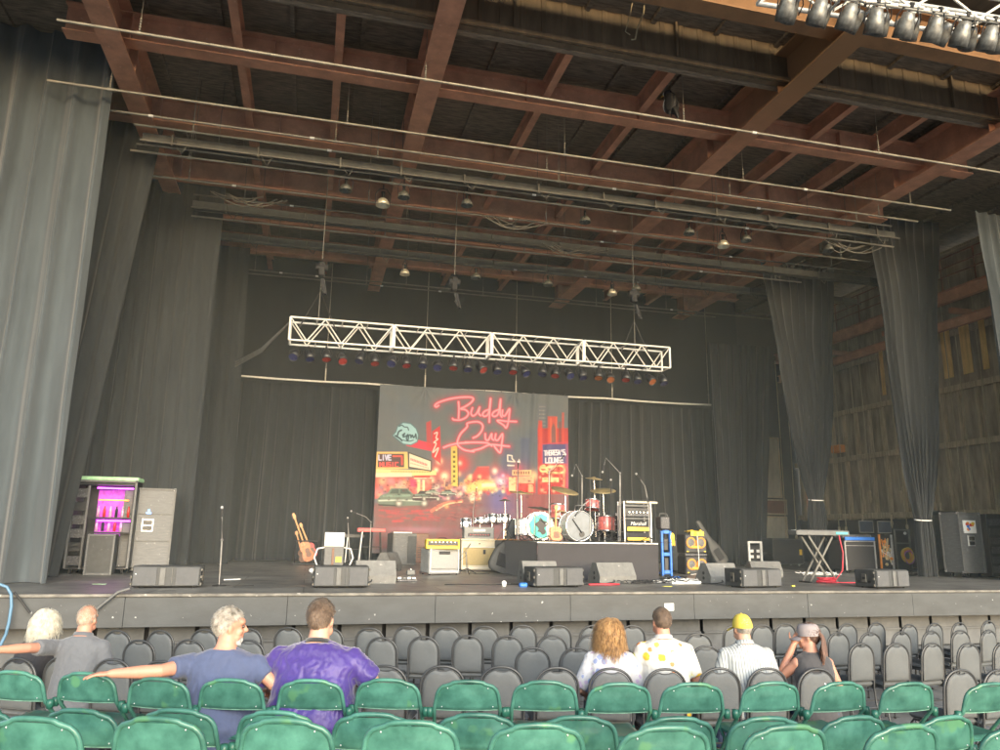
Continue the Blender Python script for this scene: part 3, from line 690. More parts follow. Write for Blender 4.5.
def rect(x0, y0, x1, y1, col, a=1., f=zd, soft=1.2): poly([(x0, y0), (x1, y0), (x1, y1), (x0, y1)], col, a, f, soft)
def glow(x, y, r, col, a=.8, f=zd, ry=None):
    p = f(x, y); over(np.exp(-(((gx-p[0])/r)**2+((gy-p[1])/(ry or r))**2))*a, col)
FONT = {'L': [[(0, 0), (0, 1), (1, 1)]], 'I': [[(.5, 0), (.5, 1)]], 'V': [[(0, 0), (.5, 1), (1, 0)]], 'E': [[(1, 0), (0, 0), (0, 1), (1, 1)], [(0, .5), (.8, .5)]],
        'M': [[(0, 1), (0, 0), (.5, .6), (1, 0), (1, 1)]], 'U': [[(0, 0), (0, 1), (1, 1), (1, 0)]], 'S': [[(1, 0), (0, 0), (0, .5), (1, .5), (1, 1), (0, 1)]],
        'C': [[(1, 0), (0, 0), (0, 1), (1, 1)]], 'T': [[(0, 0), (1, 0)], [(.5, 0), (.5, 1)]], 'H': [[(0, 0), (0, 1)], [(1, 0), (1, 1)], [(0, .5), (1, .5)]],
        'R': [[(0, 1), (0, 0), (1, 0), (1, .5), (0, .5), (1, 1)]], 'A': [[(0, 1), (.5, 0), (1, 1)], [(.2, .6), (.8, .6)]], 'O': [[(0, 0), (1, 0), (1, 1), (0, 1), (0, 0)]],
        'N': [[(0, 1), (0, 0), (1, 1), (1, 0)]], 'G': [[(1, 0), (0, 0), (0, 1), (1, 1), (1, .5), (.5, .5)]], "'": [[(.5, 0), (.4, .3)]], 'B': [[(0, 0), (0, 1), (.9, 1), (1, .75), (.8, .5), (0, .5), (.8, .5), (.9, .2), (.7, 0), (0, 0)]]}
def text(s, x, y, w, h, col, lw, f=zd, gap=.35, shear=0., dy=0.):
    n = len(s); cw = w/(n+(n-1)*gap)
    for i, ch in enumerate(s):
        x0 = x+i*cw*(1+gap)
        for st in FONT.get(ch, []): stroke([(x0+u*cw, y+v*h+dy*(x0-x+u*cw)) for u, v in st], lw, col, 1, f=f)
# night sky: grey, mottled
rs = np.random.RandomState(3)
def fnoise(n):
    g = rs.rand(n+2, n+2); yy = gy/BH*n; xx = gx/BW*n; i = yy.astype(int); j = xx.astype(int); fy = yy-i; fx = xx-j; fy = fy*fy*(3-2*fy); fx = fx*fx*(3-2*fx)
    return (g[i, j]*(1-fy)*(1-fx)+g[i+1, j]*fy*(1-fx)+g[i, j+1]*(1-fy)*fx+g[i+1, j+1]*fy*fx)
over(np.ones(gx.shape), (108, 119, 130)); over(.5*fnoise(5), (92, 96, 92)); over(.3*fnoise(16), (128, 122, 112))
poly([(310, 560), (700, 430), (700, 745+400), (310, 1145)], (92, 104, 128), .45, zb, 30)
# distant towers
for x0, y0, x1, c in ((330, -10, 440, (88, 100, 135)), (440, -80, 505, (98, 108, 122)), (505, -110, 585, (80, 92, 130)), (585, -60, 660, (95, 105, 118))): rect(x0, y0, x1, 400, c, .6, soft=6)
rect(660, -420+0, 740, 60, (110, 112, 124), .5); 
for q in range(40): rect(675+(q % 5)*12, -400+(q//5)*34, 680+(q % 5)*12, -390+(q//5)*34, (190, 185, 170), .35+.4*rs.rand())
rect(250, 0, 300, 200, (140, 70, 70), .3, soft=8)
# street and reflections
poly([(40, 480), (1000, 430), (1000, 900), (40, 900)], (138, 92, 92), .95, zc_, 8); poly([(0, 400), (1000, 400), (1000, 900), (0, 900)], (134, 94, 98), .95, zd, 8)
over(.45*fnoise(24)*(gy > zc_(0, 500)[1]), (120, 116, 110)); over(.35*fnoise(50)*(gy > zc_(0, 500)[1]), (176, 70, 72))
for k in range(40):
    x = rs.uniform(60, 560); y = rs.uniform(520, 650); rect(x, y, x+rs.uniform(30, 120), y+rs.uniform(5, 14), (222, 66, 74), .25+.4*rs.rand(), zc_, 2.5)
stroke([(560, 550), (640, 500), (740, 470), (830, 462)], 3.5, (235, 130, 105), .9, True, zc_); stroke([(600, 545), (700, 490), (830, 468)], 1.2, (255, 225, 170), .9, True, zc_)
glow(300, 440, 25, (95, 100, 175), .7, zd, 40); glow(420, 520, 30, (100, 90, 140), .5); glow(640, 470, 40, (160, 60, 60), .6); glow(430, 720, 60, (190, 130, 150), .6, zc_, 6)
for k in range(120):
    x = rs.uniform(560, 1000); y = rs.uniform(470, 640); rect(x, y, x+rs.uniform(8, 50), y+rs.uniform(3, 8), [(205, 70, 75), (180, 110, 105), (95, 70, 75)][k % 3], .5, zc_, 2)
# far lights band
for k in range(160):
    x = rs.uniform(640, 1000) if k % 2 else rs.uniform(900, 1000); glow(x, rs.normal(380, 35), rs.uniform(2, 5), [(255, 90, 80), (255, 190, 120), (255, 240, 215), (150, 60, 70)][k % 4], .8, zc_)
for k in range(170): glow(rs.uniform(0, 420), rs.normal(320, 38), rs.uniform(2, 6), [(255, 85, 75), (255, 200, 110), (255, 244, 190), (230, 60, 60)][k % 4], .8, zd)
poly([(60, 230), (110, 150), (215, 150), (225, 290), (60, 290)], (225, 60, 55), .75, zd, 5); rect(125, 150, 215, 158, (255, 110, 100), .9)
poly([(20, 330), (120, 265), (270, 280), (290, 350), (20, 380)], (255, 215, 120), .85, zd, 6); poly([(150, 300), (270, 300), (275, 330), (150, 335)], (255, 250, 200), .9, zd, 4)
for x, y, r, c in ((268, 190, 6, (255, 245, 225)), (325, 278, 7, (235, 240, 255)), (130, 240, 4, (255, 210, 150)), (345, 232, 4, (220, 190, 230)), (815, 118-450+450, 9, (255, 90, 70))):
    glow(x, y, r*2.3, (220, 70, 80) if y != 278 else (90, 120, 220), .7, zd if x != 815 else zc_); glow(x, y, r, c, 1, zd if x != 815 else zc_)
glow(815, 120, 15, (235, 50, 50), .8, zc_); glow(815, 118, 5, (255, 235, 215), 1, zc_); glow(805, 215, 5, (255, 200, 150), 1, zc_); glow(850, 130, 22, (190, 50, 60), .35, zc_)
for x, y, r in ((675, 235, 8), (555, 270, 6), (600, 180, 5), (630, 100, 6)): glow(x, y, r*2.2, (235, 70, 60), .7, zc_); glow(x, y, r, (255, 245, 205), 1, zc_)
rect(672, 240, 682, 350, (245, 190, 150), .8, zc_)
for k in range(60): glow(rs.uniform(520, 860), rs.uniform(330, 440), rs.uniform(2, 5), [(255, 150, 170), (255, 225, 200), (160, 80, 130), (90, 80, 90)][k % 4], .8, zc_)
# left theatre
poly([(40, 240), (560, 250), (560, 420), (40, 440)], (205, 85, 80), .95, zc_, 3)
for k in range(60): glow(rs.uniform(60, 540), rs.uniform(255, 410), rs.uniform(3, 9), [(245, 150, 150), (190, 60, 60), (120, 130, 160), (255, 215, 150)][k % 4], .6, zc_)
poly([(300, -130), (560, -60), (560, 10), (330, -40)], (235, 45, 80), .95, zc_, 2); poly([(510, -250), (555, -270), (560, -20), (515, -30)], (215, 55, 60), .8, zc_, 3)
poly([(565, -170), (635, -220), (645, 130), (560, 60)], (225, 40, 50), .95, zc_, 2)
stroke([(585, -150), (610, -160), (600, -110), (615, -100), (580, -70), (600, -60), (570, 20), (620, -20), (590, 60)], 1.3, (255, 235, 225), .9, True, zc_)
poly([(45, 15), (340, 15), (345, 170), (45, 170)], (250, 205, 120), 1, zc_); rect(70, 32, 310, 155, (95, 70, 70), 1, zc_); stroke([(210, 55), (290, 55), (290, 130)], 1.6, (255, 90, 70), 1, f=zc_)
text('LIVE', 80, 45, 110, 44, (215, 220, 255), 1.3, zc_); text('MUSIC', 90, 112, 165, 38, (255, 90, 85), 1.2, zc_)
poly([(40, 170), (600, 185), (600, 225), (380, 232), (380, 205), (40, 205)], (255, 225, 150), 1, zc_); poly([(40, 205), (380, 205), (380, 240), (40, 245)], (250, 220, 190), 1, zc_)
for k in range(26): rect(190+k*14, 183+k*.3, 199+k*14, 198+k*.3, (190, 140, 60), .8, zc_, 1)
rect(400, 230, 545, 250, (215, 60, 50), 1, zc_); rect(400, 250, 560, 258, (255, 235, 200), .9, zc_)
poly([(345, 15), (560, 95), (560, 195), (345, 160)], (70, 68, 60), 1, zc_); poly([(357, 30), (550, 102), (550, 182), (357, 150)], (240, 228, 200), 1, zc_)
for k in range(11): rect(368+k*14, 72+k*5, 378+k*14, 94+k*5, (205, 80, 95), .9, zc_, 1)
for k in range(12): rect(368+k*14, 112+k*4, 377+k*14, 124+k*4, (150, 130, 120), .7, zc_, 1)
rect(430, 265, 455, 400, (250, 225, 160), .9, zc_); rect(475, 270, 495, 390, (255, 245, 190), .9, zc_); rect(365, 265, 420, 330, (225, 50, 120), .7, zc_)
# vertical yellow sign
poly([(735, -40), (790, -50), (795, 330), (738, 320)], (235, 205, 90), 1, zc_); glow(760, -45, 9, (250, 225, 130), 1, zc_, 4)
for k in range(7): rect(752, 5+k*44, 774, 28+k*44, (90, 75, 30), .9, zc_, 1.2)
stroke([(797, -40), (800, 330)], .9, (90, 60, 40), 1, f=zc_)
# cars
def car(x, y, s, c1, c2, f=zc_):
    poly([(x+95*s, y-5*s), (x+130*s, y-50*s), (x+280*s, y-50*s), (x+330*s, y), (x+440*s, y+35*s), (x+455*s, y+90*s), (x+400*s, y+105*s), (x+60*s, y+115*s), (x+10*s, y+85*s), (x, y+55*s), (x+30*s, y+15*s)], c1, 1, f, 1.5)
    poly([(x+115*s, y-2*s), (x+140*s, y-40*s), (x+200*s, y-42*s), (x+200*s, y-2*s)], c2, 1, f); poly([(x+210*s, y-2*s), (x+212*s, y-42*s), (x+272*s, y-42*s), (x+308*s, y)], c2, 1, f)
    stroke([(x+20*s, y+62*s), (x+200*s, y+58*s), (x+440*s, y+66*s)], 1.2*s+.3, (215, 225, 210), .9, f=f); stroke([(x+20*s, y+100*s), (x+180*s, y+108*s)], 1.5, (50, 45, 45), .9, f=f)
    for q in (200, 430): glow(x+q*s, y+88*s, 8.5*s, (40, 38, 38), 1, f); glow(x+q*s, y+86*s, 5*s, (235, 230, 215), 1, f)
    stroke([(x+60*s, y+20*s), (x+300*s, y+16*s)], 2, (150, 190, 170), .5, f=f)
car(62, 395, 1.0, (120, 134, 118), (78, 92, 84)); car(380, 395, .55, (88, 60, 64), (58, 60, 66)); car(640, 375, .32, (110, 100, 98), (60, 60, 66)); car(500, 370, .3, (150, 140, 130), (70, 64, 66))
# right-hand buildings
rect(395, 240, 640, 390, (215, 60, 58), .95); rect(395, 245, 460, 370, (250, 225, 165), .95); rect(470, 235, 625, 300, (255, 205, 160), .9); rect(505, 310, 560, 380, (225, 60, 50), .9); rect(570, 310, 620, 380, (250, 190, 140), .9)
rect(425, 180, 595, 228, (240, 225, 160), 1)
for k in range(7): rect(436+k*22, 192, 450+k*22, 218, (60, 60, 50), .9, soft=1)
stroke([(385, 45), (425, 50), (425, 75), (450, 105), (385, 100), (385, 45)], 1.3, (245, 240, 225)); stroke([(385, 138), (440, 140)], 1.5, (245, 240, 225)); stroke([(490, 85), (498, 110)], 1.5, (240, 235, 220))
glow(620, 230, 10, (255, 215, 160), .9); glow(480, 160, 10, (235, 80, 120), .5); glow(500, 250, 30, (235, 60, 60), .3)
rect(660, -200, 940, 400, (196, 44, 42), .96, soft=3)
poly([(665, -230), (700, -260), (705, -120), (665, -120)], (205, 50, 42), .9, zd, 3)
for x0, x1, y0 in ((668, 700, -270), (748, 835, -305), (880, 895, -340)): rect(x0, y0, x1, 0, (222, 72, 48), .85, soft=3)
poly([(775, -60), (775, -190), (800, -250), (825, -190), (825, -60)], (110, 90, 90), .85, zd, 3); rect(770, -290, 780, -60, (240, 110, 70), .8, soft=2); rect(822, -300, 830, -60, (240, 110, 70), .8, soft=2); rect(850, -260, 872, -60, (128, 70, 70), .8, soft=3)
rect(700, -55, 935, 125, (92, 84, 140), 1); stroke([(700, -55), (935, -72), (935, 125), (700, 125), (700, -55)], 1.1, (215, 60, 90))
text("THERESA'S", 718, 18-12, 186, 42, (250, 245, 255), 1.15, gap=.25, dy=-.05); text('LOUNGE', 728, 72, 162, 44, (250, 245, 255), 1.25, gap=.3, dy=-.03)
stroke([(690, 150), (715, 140), (730, 165), (750, 190), (690, 190), (685, 160), (720, 160), (790, 150), (880, 145), (890, 200), (740, 205)], 2.2, (255, 225, 150), 1, True)
rect(700, 248, 850, 290, (255, 225, 160), .95); rect(700, 300, 780, 380, (225, 60, 60), .9); rect(885, 130, 905, 370, (255, 160, 120), .7); rect(912, -60, 940, 420, (180, 90, 130), .6, soft=3)
for k in range(40): glow(rs.uniform(670, 930), rs.uniform(130, 380), rs.uniform(2, 5), [(255, 130, 100), (255, 225, 180), (150, 30, 35)][k % 3], .6)
for k in range(150): x = rs.uniform(60, 990); y = rs.uniform(250, 470); rect(x, y, x+rs.uniform(4, 26), y+rs.uniform(3, 16), [(70, 40, 46), (110, 48, 50), (60, 62, 72), (40, 34, 38)][k % 4], .30+.4*rs.rand(), zc_, 1.5)
for k in range(110): x = rs.uniform(0, 640); y = rs.uniform(240, 420); rect(x, y, x+rs.uniform(4, 24), y+rs.uniform(3, 14), [(90, 40, 46), (120, 48, 50), (60, 62, 82), (50, 34, 40)][k % 4], .30+.4*rs.rand(), zd, 1.5)
for k in range(26): x = rs.uniform(672, 925); y = rs.uniform(130, 390); rect(x, y, x+rs.uniform(6, 30), y+rs.uniform(4, 16), [(120, 26, 30), (80, 20, 28), (255, 180, 140)][k % 3], .6, zd, 1.5)
# blue round sign
cpts = [(300, 385), (370, 395), (420, 440), (440, 500), (430, 560), (370, 590), (300, 580), (250, 540), (205, 505), (235, 470), (250, 420)]
poly(cpts, (168, 216, 226), 1, za, 3); stroke(cpts+cpts[:1], 1.2, (70, 110, 120), .8, f=za)
stroke([(265, 420), (290, 410), (310, 425), (340, 430), (350, 455)], 1.2, (60, 90, 100), 1, True, za)
stroke([(285, 455), (260, 470), (245, 510), (230, 505), (270, 530), (290, 550)], 1.8, (55, 82, 92), 1, True, za)
stroke([(295, 500), (315, 485), (300, 515), (325, 510), (345, 495), (330, 530), (345, 545), (352, 505), (370, 500), (372, 522), (385, 500), (395, 522), (410, 505), (415, 490), (420, 530)], 1.5, (55, 82, 92), 1, True, za)
stroke([(300, 545), (350, 555), (395, 545)], 1., (60, 90, 100), 1, True, za)
# neon name
ST = [[za(*p) for p in [(622, 232), (600, 245), (588, 232), (620, 205), (700, 178), (800, 160), (900, 156), (936, 172), (910, 210), (858, 244), (820, 262), (865, 270), (892, 300), (872, 338), (820, 362), (762, 360), (750, 350)]],
      [za(*p) for p in [(802, 200), (806, 270), (803, 348)]],
      [za(*p) for p in [(928, 255), (915, 300), (932, 326), (965, 305), (990, 255)]]+[zb(*p) for p in [(128, 255), (122, 300), (140, 322)]],
      [zb(*p) for p in [(215, 268), (175, 285), (158, 315), (180, 328), (212, 300), (230, 170), (222, 290), (218, 382)]],
      [zb(*p) for p in [(305, 268), (262, 288), (245, 318), (268, 330), (302, 300), (320, 176), (316, 300), (330, 336)]],
      [zb(*p) for p in [(338, 275), (336, 318), (362, 322), (402, 262), (400, 320), (392, 380), (374, 432), (350, 410), (290, 368), (360, 372), (462, 378)]],
      [zb(*p) for p in [(72, 525), (112, 505), (152, 455), (156, 405), (110, 378), (20, 392)]]+[za(*p) for p in [(880, 425), (820, 490), (792, 560), (805, 600), (860, 635), (940, 648)]]+[zb(*p) for p in [(60, 642), (140, 622), (210, 590), (270, 588), (398, 602)]],
      [za(*p) for p in [(668, 612), (720, 592), (800, 575), (900, 567)]]+[zb(*p) for p in [(0, 566), (120, 566), (200, 572), (240, 598)]],
      [zb(*p) for p in [(182, 488), (184, 535), (208, 545), (240, 488), (240, 530), (258, 545)]],
      [zb(*p) for p in [(278, 490), (270, 535), (296, 545), (338, 488), (334, 560), (318, 655), (282, 625), (262, 598)]]]
D = None
for s_ in ST:
    d = dist(smooth(s_, 5)); D = d if D is None else np.minimum(D, d)
over(np.exp(-(D/9)**2)*.35, (215, 60, 85)); over(np.clip(4.0-D+.5, 0, 1), (205, 58, 84)); over(np.clip(2.7-D+.5, 0, 1), (246, 128, 150)); over(np.clip(1.0-D+.5, 0, 1), (255, 182, 192))
# fabric creases shade nothing: real folds below
def bfold(u, v):
    s = u*(BX1-BX0); z = v*(BZ1-BZ0)
    f = .02*noise.noise(Vector((s*1.6, z*.35, 1)))+.012*noise.noise(Vector((s*5, z*.8+s, 2)))
    k = math.exp(-((u-.80)/.13)**2); f += k*(.05*math.sin(s*9+.5*z)*(.35+.65*(1-v))+.02*math.sin(s*21+z))
    for hx in (.23, .7): r = math.hypot((u-hx)*1.6, v*.9); f += .02*math.sin(math.atan2(v, (u-hx)*2+1e-6)*9)*math.exp(-r*4)
    f += .016*abs(math.sin(z*2.7))**14+.014*abs(math.sin(s*2.6+.3))**16+.02*noise.noise(Vector((s*2.2, z*2.2, 9)))
    return f
nx, nz = BW-1, BH-1
b = MB(); ctr = Vector(((BX0+BX1)/2, YBN, BZ0))
b.grid(lambda u, v: Vector(((u-.5)*(BX1-BX0), -bfold(u, v), (1-v)*(BZ1-BZ0))), nx, nz)
bm_ = pmat('printed_banner_cloth', (.5, .5, .5), .85, var=0., bump=.1, bscale=150); nt = bm_.node_tree; B = nt.nodes['Principled BSDF']
at_ = nd(nt, 'ShaderNodeVertexColor'); at_.layer_name = 'print'; g = nd(nt, 'ShaderNodeGamma'); g.inputs[1].default_value = 1.0
nt.links.new(at_.outputs[0], g.inputs[0]); nt.links.new(g.outputs[0], B.inputs['Base Color'])
t = root('city_banner', 'large grey banner printed with a red neon night street and pink script lettering', 'banner', ctr)
o = b.obj('printed_cloth', bm_, t)
ca = o.data.color_attributes.new('print', 'FLOAT_COLOR', 'POINT')
BGAIN = .68
cc = np.clip(cv*BGAIN, 0, .92)
hsv_m = cc.mean(axis=2, keepdims=True); cc = np.clip(hsv_m+(cc-hsv_m)*.92, 0.004, .95)
ca.data.foreach_set('color', np.concatenate([cc.reshape(-1, 3), np.ones((BH*BW, 1))], axis=1).astype(np.float32).ravel())
b = MB()
for k in range(12): x = -(BX1-BX0)/2+.12+k*((BX1-BX0)-.24)/11; b.path([(x-.02, -.03, BZ1-BZ0-.03), (x, -.05, BZ1-BZ0+.05), (x+.02, .2, BZ1-BZ0+.04)], .008, 5)
b.obj('tie', M['black'], t)
# ================================================================== STAGE GEAR
def T(name, label, cat, px, py, rz=0., group=None, z=None):
    p = S(px, py) if z is None else atz(px, py, z); t = root(name, label, cat, p, R(rz), group); t_k[t.name] = K(p); return t, K(p)
t_k = {}
def wheels(parent, xs, ys, r, mat='black_soft', name='caster', vert=False):
    for x in xs:
        for y in ys:
            b = MB()
            if vert: b.cyl((x, y, 0), (x, y, r), .02, n=8)
            else: b.cyl((x-.02, y, r), (x+.02, y, r), r, n=12); b.box((x, y, r*2), (.07, .07, .012))
            b.obj(name, M[mat], parent)
def corners(b, W, D, H, y0=0., z0=0., r=.03):
    for sx in (-1, 1):
        for sy in (0, 1):
            for sz in (0, 1): b.box((sx*(W/2-r*.4), y0+(D*sy)-(r*.4 if sy else -r*.4), z0+H*sz+(-r*.4 if sz else r*.4)), (r, r, r), .008)
def amp_box(name, label, px, py, wpx, hpx, D, cabm, grm, rz=0, gy0=.08, gy1=.8, panel=True, logo=None, group=None, z=None, trim=None, feet=True):
    t, k = T(name, label, 'amplifier', px, py, rz, group, z); W, H = wpx*k, hpx*k
    b = MB(); f = .03 if feet else 0
    b.box((0, D/2+.02, f+H/2), (W, D-.04, H-f), .02); b.box((0, .012, H-.02), (W, .045, .045), .01); b.box((0, .012, f+.03), (W, .045, .06), .01)
    for s in (-1, 1): b.box((s*(W/2-.022), .012, H/2+f/2), (.044, .044, H-f-.11), .008)
    b.obj('cabinet', cabm, t)
    b = MB(); b.box((0, .012, f+.06+(H-f)*(gy0+gy1)/2-.03), (W-.095, .02, (H-f-.1)*(gy1-gy0)), .004); b.obj('grille', grm, t)
    if panel:
        b = MB(); b.box((0, .0, H-.05-(H-f)*(1-gy1)/2+.01), (W-.1, .03, (H-f)*(1-gy1)*.62), .004); cp_ = b.obj('control_panel', M['gear_panel'], t)
        b = MB(); zz = H-.05-(H-f)*(1-gy1)/2+.01
        for q in range(7): b.cyl((-W*.34+q*W*.68/6, -.015, zz), (-W*.34+q*W*.68/6, -.04, zz), .012, n=8)
        b.obj('knob_row', M['chrome'], cp_)
    b = MB(); b.path([(-.1, D/2, H), (-.09, D/2, H+.03), (.09, D/2, H+.03), (.1, D/2, H)], .01, 6); b.obj('handle', M['black_soft'], t)
    if feet:
        for sx in (-1, 1):
            b = MB(); b.cyl((sx*(W/2-.05), .05, 0), (sx*(W/2-.05), .05, f), .02, n=8); b.obj('foot', M['black_soft'], t)
            b = MB(); b.cyl((sx*(W/2-.05), D-.06, 0), (sx*(W/2-.05), D-.06, f), .02, n=8); b.obj('foot', M['black_soft'], t)
    if trim:
        b = MB(); e = .006
        for z_ in (f+.055, f+.06+(H-f)*gy1-.06+.02): b.box((0, -.013, z_), (W-.06, .008, .014))
        for s in (-1, 1): b.box((s*(W/2-.037), -.012, (f+.055+f+(H-f)*gy1+.02)/2), (.014, .008, (H-f)*gy1-.04))
        b.obj('piping', trim, t)
    return t, W, H
def word(txt, size, mat, parent, loc, name='lettering', rz=0, shear=0.):
    cu = bpy.data.curves.new('txt', 'FONT'); cu.body = txt; cu.size = size; cu.align_x = 'CENTER'; cu.align_y = 'CENTER'; cu.extrude = .001; cu.shear = shear
    o = bpy.data.objects.new('txt', cu); C.objects.link(o); dg = bpy.context.evaluated_depsgraph_get(); me = bpy.data.meshes.new_from_object(o.evaluated_get(dg)); bpy.data.objects.remove(o)
    me.transform(Matrix.Rotation(R(90), 4, 'X')); me.materials.clear(); me.materials.append(mat); me.name = name
    q = bpy.data.objects.new(name, me); C.objects.link(q); q.parent = parent; q.location = loc; return q
# ---- twin front fill boxes
def frontfill(px, py, wpx, hpx, lb, rz=0, side=False):
    t, k = T('front_fill_speaker', lb, 'loudspeaker', px, py, rz, 'grey twin front fill speakers'); W, H = wpx*k, hpx*k; D = .52
    b = MB(); b.box((0, D/2+.03, .02+H/2), (W, D, H), .012); b.box((0, .02, .02+H/2), (W*.98, .03, H*.94), .006); b.obj('cabinet', M['cab_dark'], t)
    for s in (-1, 1):
        b = MB(); b.box((s*W*.31, -.002, .02+H/2), (W*.34, .018, H*.88), .004); b.obj('grille', M['grille_gray'], t)
    b = MB(); b.box((W*.03 if side else -W*.055, -.004, .02+H/2), (W*.085, .02, H*.86), .006); b.box((W*.085, -.003, .02+H/2), (.012, .024, H*.86), .003); b.obj('horn_strip', M['cab_gray'], t)
    b = MB(); b.sph((-W*.44, -.013, .02+H*.62), (.011, .004, .011), 8, 5); b.obj('badge', M['white'], t)
    for s in (-1, 1):
        b = MB(); 
        for q in range(3): b.box((s*(W/2+.012), .06, .06+q*(H-.1)/2), (.03, .05, .05), .008)
        b.box((s*(W/2+.012), .3, .02+H/2), (.018, .12, H*.5), .008); b.obj('rigging', M['pipe_dark'], t)
    wheels(t, (-W*.4, W*.4), (.08, .45), .022, name='foot', vert=True)
    for q in range(3):
        b = MB(); b.box((-W/2-.028, .16+q*.13, .02+H*(.3+.2*(q % 2))), (.008, .07, .05), .006); b.obj('side_port', M['black'], t)
    return t
frontfill(165, 588, 64, 20, 'wide twin speaker on the stage edge in front of the tall grey road case')
frontfill(341, 588, 54, 20, 'twin speaker on the stage edge in front of the white laptop')
frontfill(560, 587.5, 54, 18.5, 'twin speaker on the stage edge in front of the covered riser', rz=9, side=True)
frontfill(763, 588, 50, 17.5, 'twin speaker on the stage edge right of the yellow ringed bass cabinet', rz=9, side=True)
frontfill(894, 588.5, 46, 17, 'rightmost twin speaker on the stage edge, near the keyboard', rz=9, side=True)
# ---- floor wedges
def wedge(px, py, wpx, hpx, rz, lb, mat='cab_light', D=.5):
    t, k = T('floor_monitor', lb, 'stage monitor', px, py, rz, 'floor monitors'); W, H = wpx*k, hpx*k
    prof = [(0, 0), (D, 0), (D*1.02, H*.25), (D*.62, H), (D*.28, H*1.0), (-.02, H*.35)]
    # front (-y) faces the audience: sloped baffle faces the performer (+y)
    b = MB(); n = len(prof)
    for s in (0,):
        vs = [(-W/2, y, z) for y, z in prof]+[(W/2, y, z) for y, z in prof]
        b.add(vs, [(i, n+i, n+(i+1) % n, (i+1) % n) for i in range(n)]+[tuple(range(n)), tuple(range(2*n-1, n-1, -1))])
    b.obj('cabinet', M[mat], t)
    a = Vector((0, D*1.02, H*.25)); c = Vector((0, D*.62, H)); m = (a+c)/2; d = (c-a); ang = math.atan2(d.z, d.y)
    b = MB(); b.box((0, 0, 0), (W*.92, d.length*.9, .012), .003); b.M = Matrix(); o = b.obj('grille', M['black'], t); o.location = m+Vector((0, .008, .006)); o.rotation_euler = (ang, 0, 0)
    b = MB(); b.box((0, -.013+.02, H*.18), (W*.18, .02, H*.2), .006); b.obj('handle_cup', M['black'], t)
    for s in (-1, 1):
        b = MB(); b.cyl((s*(W/2-.002), D*.45, H*.5), (s*(W/2+.006), D*.45, H*.5), .035, n=12); b.cyl((s*(W/2-.002), D*.45, H*.25), (s*(W/2+.006), D*.45, H*.25), .035, n=12); b.obj('side_port', M['black'], t)
    b = MB(); b.path([(-W*.1, .02, H*.2), (-W*.14, -.08, .04), (-W*.4, -.12, .012), (-W*.9, -.05, .012)], .011, 5); b.obj('lead', M['cable'], t)
    return t
wedge(376, 583.5, 40, 22, 4, 'light grey floor monitor just right of the laptop')
wedge(396, 571, 26, 18, 60, 'small grey floor monitor turned sideways beside the grey rack', 'cab_gray')
wedge(541, 584, 36, 22, 0, 'grey floor monitor half hidden behind the twin speaker at centre')
wedge(618, 583.5, 42, 20, 8, 'light grey floor monitor in front of the middle of the covered riser')
wedge(725, 583.5, 36, 19.5, 10, 'light grey floor monitor in front of the yellow ringed bass cabinet')
wedge(768, 577, 32, 15, -8, 'grey floor monitor behind the twin speaker at right')
M['glow_panel'] = pmat('magenta_lit_panel', (.55, .1, .5), .5, var=.5, scale=14, emit=(.62, .05, .75), es=.55)  # panel emits by itself, standing in for the light strips' glow on it
# ---- workbox rack with magenta light
t, k = T('guitar_workbox', 'open guitar workbox glowing magenta inside with a mint lid', 'road case', 95, 574, 0); W = 57*k; H = 92*k; D = .7; dx = -W*.12
b = MB(); b.box((0, D, H*.5+.08), (W, .04, H-.1), .01)
for s in (-1, 1): b.box((s*(W/2-.02), D/2, H*.5+.08), (.04, D, H-.1), .008)
for z in (.12, H*.97): b.box((0, D/2, z), (W, D, .05), .01)
b.obj('case_shell', M['black'], t)
b = MB()
for s in (-1, 1): b.box((s*(W/2+.005), -.01, H*.5+.08), (.045, .03, H-.08), .005)
b.box((0, -.01, H+.0), (W+.06, .03, .045), .005); b.box((-W*.26, -.012, H*.5), (.045, .03, H*.9), .005); b.obj('edge_trim', M['case_gray'], t)
b = MB(); b.box((0, D/2-.05, H+.06), (W*1.06, D*.9, .09), .02); b.obj('lid', M['mint'], t)
b = MB(); b.box((W*.12, D-.03, H*.66), (W*.70, .02, H*.52), .004); b.obj('back_panel', M['glow_panel'], t)
b = MB(); b.box((W*.12, D*.35, H*.93), (W*.6, .04, .03), .004); b.obj('light_strip', M['purple_led'], t)
b = MB(); b.box((W*.15, D*.35, H*.57), (W*.55, .04, .03), .004); b.obj('light_strip', M['purple_led'], t)
b = MB(); b.box((W*.10, D*.45, H*.80), (W*.5, .03, .035), .003); b.obj('display', M['orange_led'], t)
for q, z in enumerate((H*.60, H*.44)):
    b = MB(); b.box((W*.12, D*.5, z), (W*.7, D*.9, .03), .004); b.obj('shelf', M['black'], t)
M['tube_pink'] = pmat('pale_bottle', (.65, .35, .55), .4, var=.4, scale=20)
for q in range(11):
    zz = H*.61 if q < 6 else H*.455; xx = -W*.14+(q % 6)*W*.10
    b = MB(); b.lathe([(.0, 0), (.03, 0), (.032, .16), (.015, .21), (.015, .25), (0, .25)], (xx, D*.5, zz), n=10); b.obj('stored_bottle', [M['tube_pink'], M['red'], M['purple_led'] if q == 4 else M['tube_pink'], M['black_soft']][q % 4], t)
for q in range(6):
    b = MB(); b.box((-W*.38, .02, H*(.14+.145*q)), (W*.2, .05, H*.1), .01); b.box((-W*.38, -.02, H*(.14+.145*q)), (W*.1, .02, .025), .004); b.obj('drawer', M[['gear_panel', 'black', 'gear_panel'][q % 3]], t)
